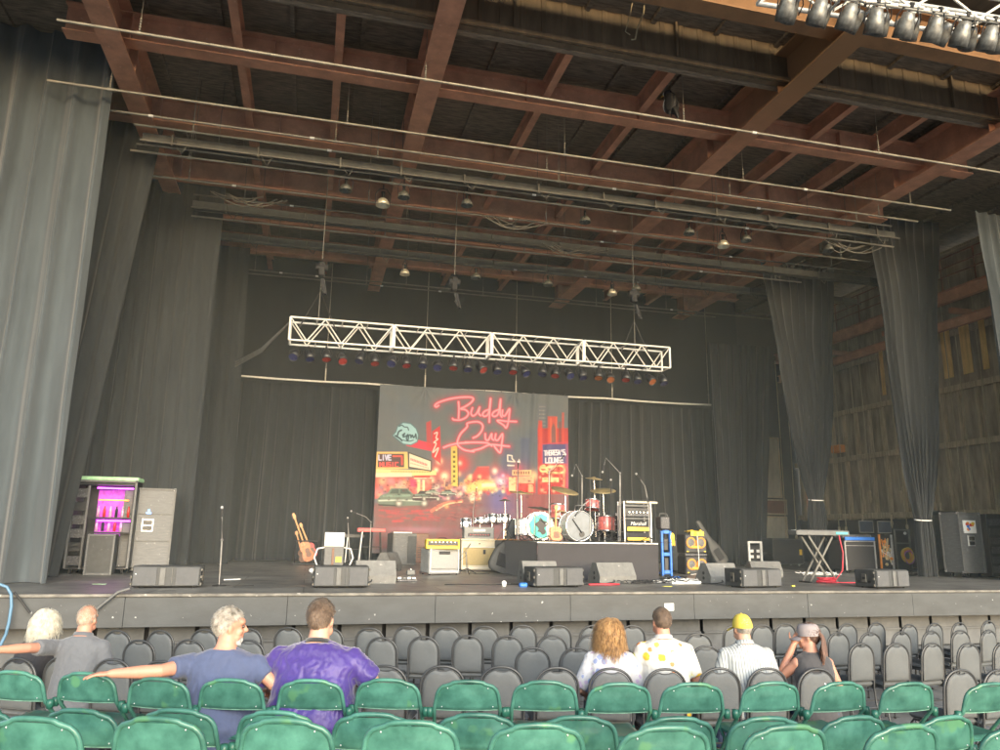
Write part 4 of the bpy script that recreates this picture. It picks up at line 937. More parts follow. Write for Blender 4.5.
b = MB(); b.path([(-W*.5, 0, H*.78), (-W*.6, -.1, H*.8), (-W*.72, -.15, H*.74)], .012, 6); b.box((-W*.62, -.1, H*.76), (.1, .04, .08), .01); b.path([(-W*.5, -.03, H*.62), (-W*.72, -.06, H*.61)], .02, 6); b.obj('arm_tray', M['orange'], t)
wheels(t, (-W*.42, W*.42), (.08, D-.08), .06)
t, k = T('equipment_case', 'small dark case with pale metal edges standing before the magenta workbox', 'road case', 97, 575, 0); W = 24*k; H = 40*k
b = MB(); b.box((0, .2, H/2), (W, .38, H), .01); b.obj('case_panel', M['cab_dark'], t)
b = MB()
for s in (-1, 1): b.box((s*W/2, .0, H/2), (.04, .04, H), .004)
for z in (.02, H-.02): b.box((0, 0, z), (W-.045, .04, .04), .004)
b.obj('edge_trim', M['case_gray'], t); b = MB(); corners(b, W, .38, H); b.obj('corner_caps', M['alu'], t); 
# ---- tall grey road case
def tallcase(px, py, wpx, hpx, lb, rz=0, poster=False, D=.75):
    t, k = T('tall_road_case', lb, 'road case', px, py, rz, 'tall grey road cases'); W, H = wpx*k, hpx*k; z0 = .12
    b = MB(); b.box((0, D/2, z0+(H-z0)/2), (W-.03, D-.03, H-z0-.03), .01); b.obj('case_panel', M['case_gray'], t)
    b = MB()
    for s in (-1, 1):
        for yy in (0, D): b.box((s*(W/2-.015), yy, z0+(H-z0)/2), (.04, .04, H-z0), .005)
    for z in (z0+.02, H-.02):
        for yy in (0, D): b.box((0, yy, z), (W-.06, .036, .04), .004)
        for s in (-1, 1): b.box((s*(W/2-.015), D/2, z), (.036, D-.05, .036), .004)
    b.box((0, .0, z0+(H-z0)*.33), (W-.07, .02, .02), .003); b.box((0, .0, z0+(H-z0)*.67), (W-.07, .02, .02), .003); b.obj('edge_trim', M['cab_gray'], t)
    b = MB(); b.box((0, .01, z0+(H-z0)*.53), (.26, .03, .3), .008); b.obj('handle_dish', M['alu'], t)
    b = MB(); b.box((0, -.012, z0+(H-z0)*.53+.06), (.2, .02, .10), .01); b.box((0, -.012, z0+(H-z0)*.53-.07), (.2, .02, .10), .01); b.obj('recess', M['black'], t)
    b = MB(); corners(b, W, D, H-z0, 0, z0, .06); b.obj('corner_caps', M['alu'], t)
    for s in (-1, 1):
        for yy in (.12, D-.12):
            b = MB(); b.cyl((s*(W/2-.12)-.02, yy, .055), (s*(W/2-.12)+.02, yy, .055), .055, n=14); b.box((s*(W/2-.12), yy, .115), (.09, .09, .012)); b.obj('caster', M['black_soft'], t)
    if not poster:
        b = MB(); b.box((0, .005, z0+(H-z0)*.70), (.045, .03, .11), .008); b.box((0, .005, z0+(H-z0)*.68), (.11, .03, .045), .008); b.obj('blue_lamp', M['led'], t)
    else:
        b = MB(); b.box((-.02, .004, z0+(H-z0)*.76), (.46, .03, .36), .003); pz = b.obj('poster', M['paper'], t)
        for q in range(9):
            r_ = random.Random(q); b = MB(); b.sph((-.02+r_.uniform(-.14, .14), -.014, z0+(H-z0)*.76+r_.uniform(-.09, .1)), (.06, .004, .045), 10, 6); b.obj('printed_blotch', M[['orange', 'red', 'yellow', 'blue'][q % 4]], pz)
    return t
tallcase(142, 573, 47, 84, 'tall grey road case with a blue light beside the magenta workbox', 9)
tallcase(976, 577.5, 30, 64, 'tall grey road case with a colourful poster at the right end', 4, True, D=.6)
# black speaker/cabinet by it
t, k = T('tall_cabinet', 'tall matte black cabinet left of the postered road case', 'cabinet', 951, 573, -10); W, H = 30*k, 61*k
b = MB(); b.box((0, .4, H/2+.04), (W, .8, H-.08), .02); b.obj('cabinet_body', M['tolex'], t); b = MB(); b.box((0, -.012, H/2), (W*.86, .02, H*.86), .004); b.obj('front_grille', M['cab_dark'], t)
wheels(t, (-W*.38, W*.38), (.1, .7), .05)
t, k = T('rack_case', 'small dark equipment rack cut by the right edge of the view', 'rack', 1002, 577, -14); W, H = 18*k, 62*k
b = MB(); b.box((0, .3, H/2), (W, .6, H), .015); b.obj('rack_shell', M['black'], t)
for q in range(6): b = MB(); b.box((0, -.01, H*(.12+.15*q)), (W*.8, .03, H*.11), .006); b.obj('rack_unit', M[['gear_panel', 'cab_dark', 'gear_panel'][q % 3]], t)
M['stand_metal'] = pmat('dull_stand_metal', (.25, .25, .25), .35, .7, var=.3)
# ---- microphones on stands
def mic(px, pyb, pts, lb, base='round', head=True, matp='stand_metal', group='microphone stands', z=None, r=.011, cat='microphone stand'):
    """pts: photo pixels from the base upwards, converted on the vertical plane through the base"""
    p = S(px, pyb) if z is None else onriser(px, pyb, z)[0]; Y = p.y; t = root('microphone_stand', lb, cat, p, 0, group)
    q = [aty(x, y, Y)-p for x, y in pts]; q[0] = Vector((0, 0, .02))
    b = MB(); b.path(q[:2], r*1.3, 8); b.obj('pole', M[matp], t)
    if len(q) > 2:
        b = MB(); b.path(q[1:], r*.8, 7); b.sph(q[1], .026, 8, 6); b.obj('boom', M[matp], t)
    if base == 'round': b = MB(); b.lathe([(0, .03), (.02, .03), (.10, .02), (.125, .008), (.125, 0), (0, 0)], n=24); b.obj('base', M['black'], t)
    else:
        for a in (.5, 2.6, 4.7):
            b = MB(); b.cyl((0, 0, .14), (math.cos(a)*.3, math.sin(a)*.3, .01), .010, n=6); b.obj('leg', M['black'], t)
    if head:
        d = (q[-1]-q[-2]).normalized(); e = q[-1]
        b = MB(); b.cyl(e-d*.02, e+d*.13, .013, .02, 10); mo = b.obj('microphone', M['black'], t)
        b = MB(); b.sph(e+d*.155, (.027, .027, .03), 12, 8); b.obj('mesh_ball', M['alu'], mo)
    b = MB(); c_ = [q[0]+Vector((.02, -.02, .02)), q[0].lerp(q[1], .3)+Vector((.025, -.02, 0)), q[1]+Vector((.02, -.03, -.05)), q[-1]+Vector((0, -.02, -.04))]; b.path(c_, .006, 5); b.path([q[0]+Vector((.02, -.02, .01)), q[0]+Vector((.25, -.1, -.01)), q[0]+Vector((.6, .05, -.01))], .007, 5); b.obj('mic_cable', M['cable'], t)
    return t
mic(219, 586, [(219, 586), (222, 540), (222, 516)], 'straight microphone stand alone at the left stage edge')
mic(369, 566, [(369, 566), (371, 522), (366, 517), (356, 513)], 'boom microphone over the red keyboard')
mic(350, 566, [(350, 566), (348, 523)], 'short straight microphone stand beside the laptop', 'tripod')
mic(399, 562, [(399, 562), (401, 521), (402, 500), (403, 495)], 'tall thin stand before the printed car with music tray')
mic(467, 574, [(467, 574), (466, 553), (471, 543), (456, 562)], 'short boom stand aimed at the cream amplifier', 'tripod')
mic(474, 563, [(474, 563), (473, 512), (476, 492)], 'slim vertical microphone stand before the far drum kit', 'tripod')
mic(732, 563, [(732, 563), (732, 527), (727, 508), (719, 490)], 'boom microphone stand in front of the right black leg')
mic(816, 558, [(816, 558), (818, 524), (820, 500)], 'black vertical microphone stand behind the keyboard', matp='black')
# music tray on stand
t, k = T('music_tray', 'small black tray of papers clamped on the tall thin stand', 'tray', 403, 523, z=S(399, 562).z) if False else (None, None)
p = aty(404, 523, S(399, 562).y-.02); t = root('stand_tray', 'black clamp tray holding papers on the tall thin stand', 'tray', p)
MB().box((0, 0, 0), (.42, .2, .09), .02).obj('tray', M['black'], t); MB().box((-.04, -.02, .07), (.2, .12, .05), .01).obj('papers', M['paper'], t)
# ---- guitars on stand left
def guitar(name, lb, base, tip, mat_body, Y, w=.33, cat='guitar', group='guitars', lean=.25, back=0.):
    """base/tip photo pixels of body end and headstock"""
    A_ = aty(*base, Y); B_ = aty(*tip, Y+back); t = root(name, lb, cat, A_, 0, group); d = B_-A_; L = d.length
    z = d.normalized(); x = z.cross(Vector((0, 1, 0))).normalized(); x = -x if x.x < 0 else x; y = z.cross(x); M4 = Matrix((x, y, z)).transposed().to_4x4()
    out = []
    for k in range(40):
        a = 2*math.pi*k/40; u = (1-math.cos(a))/2; hw = w/2*(.98-.30*math.exp(-((u-.52)/.16)**2)-.12*u); yv = math.sin(a); sgn = 1 if yv >= 0 else -1
        out.append((hw*sgn*abs(yv)**.62, L*.40*u))
    b = MB(); b.M = M4; b.prism(out, -.022, .022, 'y'); b.obj('body', mat_body, t)
    b = MB(); b.M = M4; b.prism([(xx*.45+.03, zz*.45+L*.08) for xx, zz in out], -.028, -.0225, 'y'); b.obj('pickguard', M['wood_brown'], t)
    b = MB(); b.M = M4; b.box((0, -.012, L*.6), (.05, .035, L*.56), .01); b.obj('neck', M['wood_neck'], t)
    b = MB(); b.M = M4; b.prism([(-.03, L*.87), (.03, L*.87), (.055, L*.93), (.03, L), (-.03, L*.99), (-.045, L*.92)], -.02, .005, 'y'); hs_ = b.obj('headstock', M['wood_neck'], t)
    b = MB(); b.M = M4
    for q in range(6): b.cyl((-.045, -.01, L*(.885+.018*q)), (-.08, -.01, L*(.885+.018*q)), .007, n=6)
    b.obj('tuning_pegs', M['chrome'], hs_); return t
Yg = S(306, 564).y
guitar('electric_guitar', 'amber electric guitar leaning on a stand at left', (310, 561), (293, 513), M['sunburst'], Yg-.1, .42)
guitar('electric_guitar', 'dark red electric guitar behind the amber one on the stand', (314, 557), (300, 523), M['red'], Yg+.2, .38)
guitar('electric_guitar', 'brown guitar with thin pale neck, rearmost on the guitar stand', (304, 562), (296, 531), M['wood_brown'], Yg+.35, .3)
t, k = T('guitar_stand', 'low black stand holding the leaning guitars at left', 'guitar stand', 306, 565); b = MB()
b.path([(-.4, 0, .02), (.4, 0, .02)], .02, 6); b.path([(-.4, .5, .02), (.4, .5, .02)], .02, 6); b.path([(-.35, 0, .02), (-.38, .5, .7), (-.35, .8, .02)], .018, 6); b.path([(.35, 0, .02), (.33, .5, .7), (.35, .8, .02)], .018, 6); b.path([(-.38, .5, .7), (.33, .5, .7)], .02, 6); b.obj('tube_frame', M['black'], t)
# ---- laptop on its box
t, k = T('keyboard_tech_case', 'grey upright case with yellow label under the white laptop', 'case', 333, 569, 0); W = 19*k; H = 22*k
b = MB(); b.box((0, .25, H/2), (W, .5, H), .015); b.obj('case_body', M['case_gray'], t)
b = MB(); b.box((-W*.05, -.01, H*.5), (W*.12, .02, H*.85), .003); b.obj('rust_stripe', M['wood_brown'], t); b = MB(); b.box((W*.25, -.012, H*.42), (W*.3, .02, H*.25), .003); b.obj('yellow_label', M['yellow'], t)
for s in (-1, 1):
    b = MB(); b.path([(s*W*.5, .05, H*.95), (s*W*.85, -.02, H*.9), (s*W*1.0, -.02, H*.5), (s*W*.8, 0, .05)], .022, 6); b.obj('white_cable', M['cable_white'], t)
HC = H
p = S(333, 569); t = root('laptop', 'open white laptop with its lid facing the audience', 'laptop', (p.x, p.y+.12, SZ+HC+.001)); W = 19.5*k; H2 = 13*k
b = MB(); b.box((0, .2, .012), (W, .3, .022), .005); b.obj('keyboard_base', M['alu'], t)
b = MB(); b.box((0, 0, 0), (W, .015, H2), .006); o = b.obj('lid', M['paper'], t); o.location = (0, .0, H2/2+.02); o.rotation_euler = (R(8), 0, 0); b = MB(); b.sph((0, -.009, 0), (.02, .002, .022), 10, 6); b.obj('emblem', M['case_gray'], o)
# ---- keyboards behind
def keyboard(lb, px, py, wpx, zt, mat, pyb, kind='legs', rz=0, extra=None, D=.32, th=.09):
    t, k = T('keyboard', lb, 'keyboard', px, pyb, rz); W = wpx*k; H = aty(px, py, S(px, pyb).y).z-SZ
    b = MB(); b.box((0, D/2, H), (W, D, th), .012); b.obj('keyboard_body', mat, t)
    b = MB(); b.box((0, D*.70, H+th/2+.003), (W*.9, D*.42, .012), .003); b.obj('white_keys', M['white'], t)
    b = MB(); n = int(W/.045)
    for q in range(n):
        if q % 7 not in (2, 6): b.box((-W*.44+q*W*.88/n, D*.62, H+th/2+.014), (.013, D*.24, .012))
    b.obj('black_keys', M['black'], t); b = MB(); b.box((0, D*.2, H+th/2+.004), (W*.9, D*.3, .01), .003)
    for q in range(14): b.cyl((-W*.4+q*W*.8/13, D*.2, H+th/2), (-W*.4+q*W*.8/13, D*.2, H+th/2+.025), .01, n=8)
    b.obj('control_strip', M['gear_panel'], t)
    if kind == 'x':
        for yy in (.03, D-.03):
            for s in (-1, 1):
                b = MB(); b.box((0, 0, 0), (.05, .028, math.hypot(W*.5, H)), .006, rot=Matrix.Rotation(s*math.atan2(W*.5, H-.05), 4, 'Y')); o = b.obj('cross_leg', M['pipe_dark'], t); o.location = (-W*.04, yy+.03*s, H/2-.03)
        b = MB()
        for s in (-1, 1): b.box((s*W*.27-W*.04, D/2, .015), (.04, .45, .03), .008); b.box((s*W*.25-W*.04, D/2, H-.07), (.04, .40, .03), .006)
        b.obj('foot_bar', M['black'], t)
    else:
        for s in (-1, 1):
            b = MB(); b.path([(s*W*.32, .02, H-.04), (s*W*.40, -.03, .02)], .018, 6); b.path([(s*W*.32, D-.02, H-.04), (s*W*.40, D+.05, .02)], .018, 6); b.obj('stand_leg', M['alu'] if s < 0 else M['black'], t)
        b = MB(); b.cyl((-W*.36, D/2, H*.5), (W*.36, D/2, H*.5), .015, n=8); b.obj('stand_bar', M['black'], t)
    return t, W, H
keyboard('black and grey synthesizer on a stand right of the laptop', 353, 536, 20, 0, M['cab_gray'], 563)
keyboard('bright red keyboard on thin legs left of the banner', 370, 530, 28, 0, M['red'], 564, th=.12)
kt, W, H = keyboard('grey synthesizer on an X stand at right with teal display', 827, 533, 62, 0, M['cab_gray'], 583, 'x', 0, D=.34, th=.11)
b = MB(); b.box((W*.35, -.012, H), (W*.22, .016, .05), .003); b.obj('display', M['teal_glow'], kt)
word('synth', .05, M['white'], kt, (-W*.43, -.014, H+.01)) if False else None
t = root('red_cable_coil', 'bright red cable draped from the keyboard and piled on the floor', 'cable', S(825, 583)+Vector((0, -.12, 0))); b = MB(); rnd = random.Random(3)
pts = [(W*.32, .1, H-.05), (W*.33, .02, H*.6), (W*.28, 0, H*.25), (W*.1, -.02, .04)]
b.path(smooth([Vector(q) for q in pts] and pts, 5) if False else pts, .014, 6)
b.path([(math.cos(k*.62)*.22*(1+.25*math.sin(k*1.7))-.05, math.sin(k*.62)*.10*(1+.3*math.sin(k)), .02+.0028*k) for k in range(42)], .015, 6)
b.path([(-.1, -.05, .018), (.3, .05, .016), (.7, -.03, .016), (1.0, .1, .016)], .013, 6); b.obj('cable', M['cable_red'], t)
# ---- backline amps left of centre
t, k = T('grey_rack', 'grey effects rack with silver front and dark side panel near the red keyboard', 'rack', 404, 565, 12); W = 25*k; H = 31*k
b = MB(); b.box((0, .3, H/2), (W, .6, H), .015); b.obj('rack_shell', M['cab_gray'], t); b = MB(); b.box((W*.3, -.012, H*.48), (W*.36, .02, H*.86), .004); b.obj('dark_panel', M['cab_dark'], t)
b = MB(); b.box((-W*.2, -.012, H*.55), (W*.5, .02, H*.7), .004)
for q in range(3): b.cyl((-W*.2, -.02, H*(.3+.24*q)), (-W*.2, -.035, H*(.3+.24*q)), .05, n=12)
b.obj('silver_front', M['case_gray'], t)
b = MB(); b.box((-W*.08, .2, H+.02), (W*.8, .3, .05), .01); b.obj('top_unit', M['alu'], t)
t, k = T('organ_cabinet', 'brown wooden rotary organ cabinet behind the grey amplifier', 'cabinet', 419, 563, 0); W = 18*k; H = 29*k
b = MB(); b.box((0, .3, H/2), (W, .6, H), .012); b.obj('wooden_case', M['wood_brown'], t)
for q in range(5): b = MB(); b.box((W*.15, -.008, H*(.2+.08*q)), (W*.5, .02, .02), .004); b.obj('louvre', M['black'], t)
amp_box('guitar_amplifier', 'yellow orange amplifier head with black panel behind the grey amplifier', 443, 549, 34, 9.5, .3, M['yellow'], M['black'], gy0=.1, gy1=.75, z=SZ+.62, feet=False)
amp_box('guitar_combo', 'black combo amplifier supporting the yellow amplifier head', 443, 568, 34, 19.5, .4, M['tolex'], M['silver_grille'])
t, W, H = amp_box('guitar_combo', 'grey twin combo amplifier with white piping left of centre', 444, 575, 34, 25, .5, M['gray_tolex'], M['silver_grille'], rz=16, gy1=.99, panel=False, trim=M['white'])
MB().box((.0, -.012, H*.86), (.30, .02, .07), .006).obj('badge', M['black'], t)
t, W, H = amp_box('guitar_combo', 'tall cream combo amplifier with tan grille', 479, 571, 37, 31, .45, M['cream'], M['tan'], gy1=.72, panel=False, trim=M['white'])
b = MB(); b.sph((0, -.012, H*.86), (.02, .01, .02), 10, 6); b.box((W*.14, -.01, H*.6), (.07, .02, .12), .004); b.obj('badge', M['black'], t)
pz = SZ+H
t, k2 = T('guitar_amplifier', 'silver grey amplifier head on the cream combo amplifier', 'amplifier', 479, 540, 0, None, pz); 
k2 = K(S(479, 571)); q = S(479, 571); t.location = (q.x, q.y+.05, SZ+H+.002); W = 31*k2; H2 = 12*k2
b = MB(); b.box((0, .16, H2/2), (W, .3, H2), .02); b.obj('head_shell', M['gray_tolex'], t); b = MB(); b.box((0, -.005, H2*.36), (W*.75, .02, H2*.3), .004); b.obj('panel', M['gear_panel'], t)
b = MB(); b.box((0, -.006, H2*.72), (W*.4, .02, H2*.18), .004); b.obj('name_strip', M['paper'], t)
b = MB()
for q in range(8): b.cyl((-W*.3+q*W*.085, -.015, H2*.36), (-W*.3+q*W*.085, -.035, H2*.36), .014, n=8)
b.obj('knob_row', M['red'], t)
# gig bag leaning right of cream amp
def gigbag(lb, base, tip, Y, w, back=.3, mat='cab_dark'):
    A_ = aty(*base, Y); A_.z = max(A_.z, SZ+.01); B_ = aty(*tip, Y+back); t = root('gig_bag', lb, 'instrument bag', A_, 0, 'gig bags'); d = B_-A_; L = d.length
    z = d.normalized(); x = z.cross(Vector((0, 1, 0))).normalized(); x = -x if x.x < 0 else x; y = z.cross(x); M4 = Matrix((x, y, z)).transposed().to_4x4()
    prof = [(0, .30), (.02, .42), (.1, .5), (.22, .48), (.36, .42), (.44, .36), (.52, .24), (.62, .19), (.8, .18), (.94, .18), (.99, .14), (1, .05)]
    vs = []; n = 16
    for u, h in prof:
        for k in range(n):
            a = 2*math.pi*k/n; vs.append((w*h*math.copysign(abs(math.cos(a))**.6, math.cos(a)), .075*math.copysign(abs(math.sin(a))**.6, math.sin(a))*(1 if u < .95 else .6), L*u))
    b = MB(); b.M = M4; m_ = len(prof); b.add(vs, [(j*n+i, j*n+(i+1) % n, (j+1)*n+(i+1) % n, (j+1)*n+i) for j in range(m_-1) for i in range(n)]+[tuple(range(n-1, -1, -1)), tuple(range((m_-1)*n, m_*n))], True); b.obj('bag_shell', M[mat], t)
    b = MB(); b.M = M4; b.path([(w*h*.98, -.03, L*u) for u, h in prof]+[(-w*h*.98, -.03, L*u) for u, h in reversed(prof)], .009, 5); b.obj('zip', M['black_soft'], t)
    b = MB(); b.M = M4; b.box((0, -.085, L*.22), (w*.5, .03, L*.24), .012); b.obj('pocket', M['black_cloth'], t); return t
Yb = S(500, 573).y
gigbag('black guitar bag leaning beside the cream amplifier', (500, 573), (515, 520), Yb-.1, .78, .2)
Yb = S(716, 566).y
gigbag('black instrument bag leaning behind the yellow ringed bass cabinet', (724, 564), (697, 521), Yb, .50, .2)
# guitar lying flat on riser edge
p = S(523, 574); t, k = T('draped_table', 'small table under a black cloth beside the riser', 'table', 523, 574); W = 26*k; H = 31*k
b = MB()
def cf(u, v):
    a = u*2*math.pi; r = 1+.05*v*math.sin(a*7)+.04*v*math.sin(a*3); e = 1+.16*v
    return Vector((W/2*e*r*max(-1, min(1, math.cos(a)*1.3)), .35+.35*e*r*max(-1, min(1, math.sin(a)*1.3)), H*(1-v)+.003))
b.grid(cf, 72, 8); b.grid(lambda u, v: Vector((cf(u, 0).x*(1-v), .35+(cf(u, 0).y-.35)*(1-v), H+.001)), 72, 2); b.obj('black_cloth', M['black_cloth'], t)
for s in (-1, 1): b = MB(); b.cyl((s*W*.4, .3, 0), (s*W*.4, .3, H-.02), .02, n=8); b.obj('leg', M['pipe_dark'], t)
q = p; t = root('orange_guitar', 'orange guitar lying flat with its neck to the left beside the drum riser', 'guitar', (q.x+.25, q.y+.3, SZ+H+.03)); 
b = MB(); out = [(.30*math.cos(a)*(1 if math.cos(a) > 0 else .8), .17*math.sin(a)*(1-.22*math.exp(-((math.cos(a))/.3)**2))) for a in [k*6.283/36 for k in range(36)]]; b.prism(out, -.02, .03, 'z'); b.obj('body', M['orange'], t)
b = MB(); b.box((-.6, 0, .03), (.75, .055, .03), .008); b.obj('neck', M['wood_neck'], t); b = MB(); b.box((-1.03, 0, .03), (.16, .08, .02), .008); b.obj('headstock', M['cream'], t)
# ---- riser
P1 = S(537, 580); kR = K(P1); RX0 = P1.x; RX1 = atz(663, 580, SZ).x; RY = P1.y; RZ = aty(600, 542.5, RY).z-SZ
RX1 = aty(658, 560, RY).x
t = root('drum_riser', 'raised drum riser with a plain grey cloth across its front', 'riser', ((RX0+RX1)/2, RY, SZ)); W = RX1-RX0; DR = 4.6
b = MB(); b.box((0, DR/2+.02, RZ-.04), (W, DR, .08), .008); b.obj('deck', M['cab_gray'], t)
b = MB(); b.box((0, -.012, RZ-.012), (W+.01, .03, .022), .003); b.obj('deck_edge', M['alu'], t)
M['riser_cloth'] = pmat('grey_mauve_cloth', (.042, .039, .042), .9, var=.12, scale=4, bump=.2, bscale=100, sheen=.2)
b = MB(); b.grid(lambda u, v: Vector(((u-.5)*W, -.03-.012*math.sin(u*23+math.sin(v*4))*v-.02*v*noise.noise(Vector((u*9, v*3, 1)))-.01*math.sin(v*9+u*7), (RZ-.03)*(1-v)+.004)), 90, 16)
b.grid(lambda u, v: Vector((W/2+.01+.01*math.sin(u*19)*v, u*DR, (RZ-.03)*(1-v)+.004)), 40, 4); b.grid(lambda u, v: Vector((-W/2-.01, (1-u)*DR, (RZ-.03)*(1-v)+.004)), 40, 4); b.obj('skirt', M['riser_cloth'], t)
for xx in (-.48, 0, .48):
    for yy in (.3, DR-.3): b = MB(); b.cyl((W*xx, yy, 0), (W*xx, yy, RZ-.08), .03, n=8); b.obj('leg', M['pipe_dark'], t)
RT_Z = SZ+RZ+.003
def onriser(x, y, yy):      # photo pixel x at depth RY+yy
    p = aty(x, y, RY+yy); return Vector((p.x, RY+yy, RT_Z)), (depth(p)/FPX), p.z
mic(518, 541, [(518, 541), (517, 500), (518, 468)], 'slim vertical microphone stand left of the acoustic guitar', z=1.4, base='tripod')
mic(549, 541, [(549, 541), (549, 472), (561, 459)], 'tall boom stand leaning right above the turquoise drum skin', z=0.5, base='tripod')
mic(582, 536, [(582, 536), (582, 476), (576, 464), (574, 470)], 'curved overhead microphone stand behind the clear bass drum', z=1.9, base='tripod')
mic(620, 541, [(620, 541), (620, 473), (606, 458), (604, 466)], 'tall overhead boom stand angled left beside the amplifier stack', z=0.7, base='tripod')
mic(650, 541, [(650, 541), (648, 502), (645, 486), (640, 479)], 'curved microphone stand beside the stacked amplifiers', z=0.5, base='tripod')
mic(590, 541, [(590, 541), (590, 500), (583, 505), (578, 512)], 'short bent microphone stand at the clear bass drum', z=.3, base='tripod')
mic(534, 541, [(534, 541), (535, 515), (541, 520)], 'short microphone stand at the turquoise bass drum', z=1.0, base='tripod')
mic(612, 541, [(612, 541), (611, 486)], 'straight black microphone stand beside the low amplifier rack', z=1.2, base='tripod', matp='black')
# ---- drum kit builder
def drum(parent, c, r, h, axis, shell, skin_, name='tom', lugs=8):
    axis = Vector(axis).normalized(); q = axis.to_track_quat('Z', 'Y'); Mx = Matrix.Translation(c) @ q.to_matrix().to_4x4()
    b = MB(); b.M = Mx; b.lathe([(r*.98, -h/2), (r, -h/2+.01), (r, h/2-.01), (r*.98, h/2)], n=28); d = b.obj(name, shell, parent)
    b = MB(); b.M = Mx
    for z in (-h/2, h/2): b.lathe([(r+.004, z-.018), (r+.014, z-.016), (r+.014, z+.016), (r+.004, z+.018), (r-.006, z+.012), (r-.004, z-.01)], n=28)
    for k in range(lugs):
        a = 2*math.pi*k/lugs; b.cyl((math.cos(a)*(r+.018), math.sin(a)*(r+.018), -h/2), (math.cos(a)*(r+.018), math.sin(a)*(r+.018), h/2), .005, n=5); b.box((math.cos(a)*(r+.012), math.sin(a)*(r+.012), 0), (.02, .02, .05), .004)
    b.obj('hoop', M['chrome'], d)
    b = MB(); b.M = Mx; b.lathe([(0, h/2+.004), (r*.5, h/2+.004), (r-.004, h/2+.002)], n=28); b.obj('drum_skin', skin_, d)
    return d
def stand(parent, base, top, name='stand', r=.012):
    b = MB(); b.path([base+Vector((0, 0, .12)), top], r, 7)
    for a in (.4, 2.5, 4.6): b.cyl(base+Vector((0, 0, .32)), base+Vector((math.cos(a)*.24, math.sin(a)*.24, .01)), .009, n=6)
    b.sph(base.lerp(top, .55), .02, 8, 6); b.obj(name, M['chrome'], parent)
def cymbal(parent, c, r, tilt=(0, 0), mat='brass', name='cymbal'):
    n_ = Vector((tilt[0], tilt[1], 1)).normalized(); q = n_.to_track_quat('Z', 'Y'); b = MB(); b.M = Matrix.Translation(c) @ q.to_matrix().to_4x4()
    b.lathe([(0, .035), (.02, .033), (.045, .018), (.06, .012), (r*.6, .0), (r, -.022), (r, -.025), (r*.6, -.004), (0, .008)], n=36); b.obj(name, M[mat], parent)
# main kit (right of riser, clear front skin)
c0, k0, z_ = onriser(579, 541, 1.0); t = root('drum_kit', 'drum kit with clear bass drum skin and pink shells on the riser', 'drum kit', c0, 0, 'drum kits')
Rb = 15.5*k0*.95
d = drum(t, Vector((0, .2, Rb+.02)), Rb, .42, (0.08, -1, 0), M['pearl'], M['skin_clear'], 'bass_drum', 10)
b = MB(); b.cyl((0.07, -.035+.02, Rb*.5), (.07, -.03, Rb*.5), .07, n=18); b.obj('port_hole', M['black'], d); b = MB(); b.cyl((-Rb*.5, -.045, Rb*1.5), (.06, -.045, Rb*.6), .012, n=6); b.obj('reflection_rod', M['black'], d)
def kp(x, y, dy): 
    p = aty(x, y, c0.y+dy); return p-c0
drum(t, kp(592, 505, .1), .17, .22, (.15, .25, 1), M['pink'], M['white'], 'rack_tom')
drum(t, kp(606, 524, .55), .22, .36, (.05, .08, 1), M['pink'], M['white'], 'floor_tom')
drum(t, kp(569, 518, .5), .18, .15, (0, .2, 1), M['pearl'], M['white'], 'snare_drum')
for nm_, x, y, dy, r, tl in (('crash_cymbal', 565, 490, .6, .36, (.14, -.34)), ('ride_cymbal', 603, 490, .5, .33, (-.1, -.26)), ('china_cymbal', 594, 478, .7, .22, (.05, -.16)), ('hi_hat', 560, 511, .5, .18, (0, 0))):
    q = kp(x, y, dy); stand(t, Vector((q.x+.03, q.y, 0)), q, 'cymbal_stand'); cymbal(t, q, r, tl, name=nm_)
b = MB(); b.path([(0, .3, Rb*2), (0, .25, Rb*2+.16), kp(592, 505, .1)+Vector((-.05, 0, 0))], .014, 6); b.obj('tom_arm', M['chrome'], t)
b = MB(); b.lathe([(0, .03), (.15, .03), (.17, 0), (.15, -.04), (0, -.04)], (0.05, 1.2, .5), n=20); b.cyl((.05, 1.2, 0), (.05, 1.2, .47), .03, n=10); b.obj('drum_stool', M['black'], t)
# second kit (left, turquoise skin)
c1, k1, z_ = onriser(541, 541, 1.7); t = root('drum_kit', 'drum kit with turquoise figure on its bass drum and red shells', 'drum kit', c1, 0, 'drum kits')
Rb = 14.5*k1*.95; c0 = c1
d = drum(t, Vector((0, .2, Rb+.02)), Rb, .42, (-.1, -1, 0), M['pink'], M['pearl'], 'bass_drum', 10)
b = MB(); b.M = Matrix.Translation((0, -.025, Rb+.02)); pts = []
for q in range(40):
    a = q*6.283/40; r_ = Rb*(.86+.05*math.sin(a*9)); pts.append((math.cos(a)*r_, math.sin(a)*r_))
b.prism(pts, -.004, .002, 'y'); b.obj('turquoise_disc', M['turq'], d)
b = MB(); b.M = Matrix.Translation((0, -.032, Rb+.02)); b.prism([(math.cos(a)*Rb*(.38+.15*math.sin(a*5)), math.sin(a)*Rb*(.55+.1*math.sin(a*4))) for a in [q*6.283/50 for q in range(50)]], -.004, .002, 'y'); b.obj('dark_figure', M['black'], d)
drum(t, kp(524, 527, .3), .21, .38, (0, .05, 1), M['pearl'], M['white'], 'floor_tom'); drum(t, kp(531, 527, .5), .17, .4, (0, .05, 1), M['pink'], M['white'], 'floor_tom')
drum(t, kp(557, 512, .0), .19, .36, (.05, .1, 1), M['pink'], M['white'], 'rack_tom')
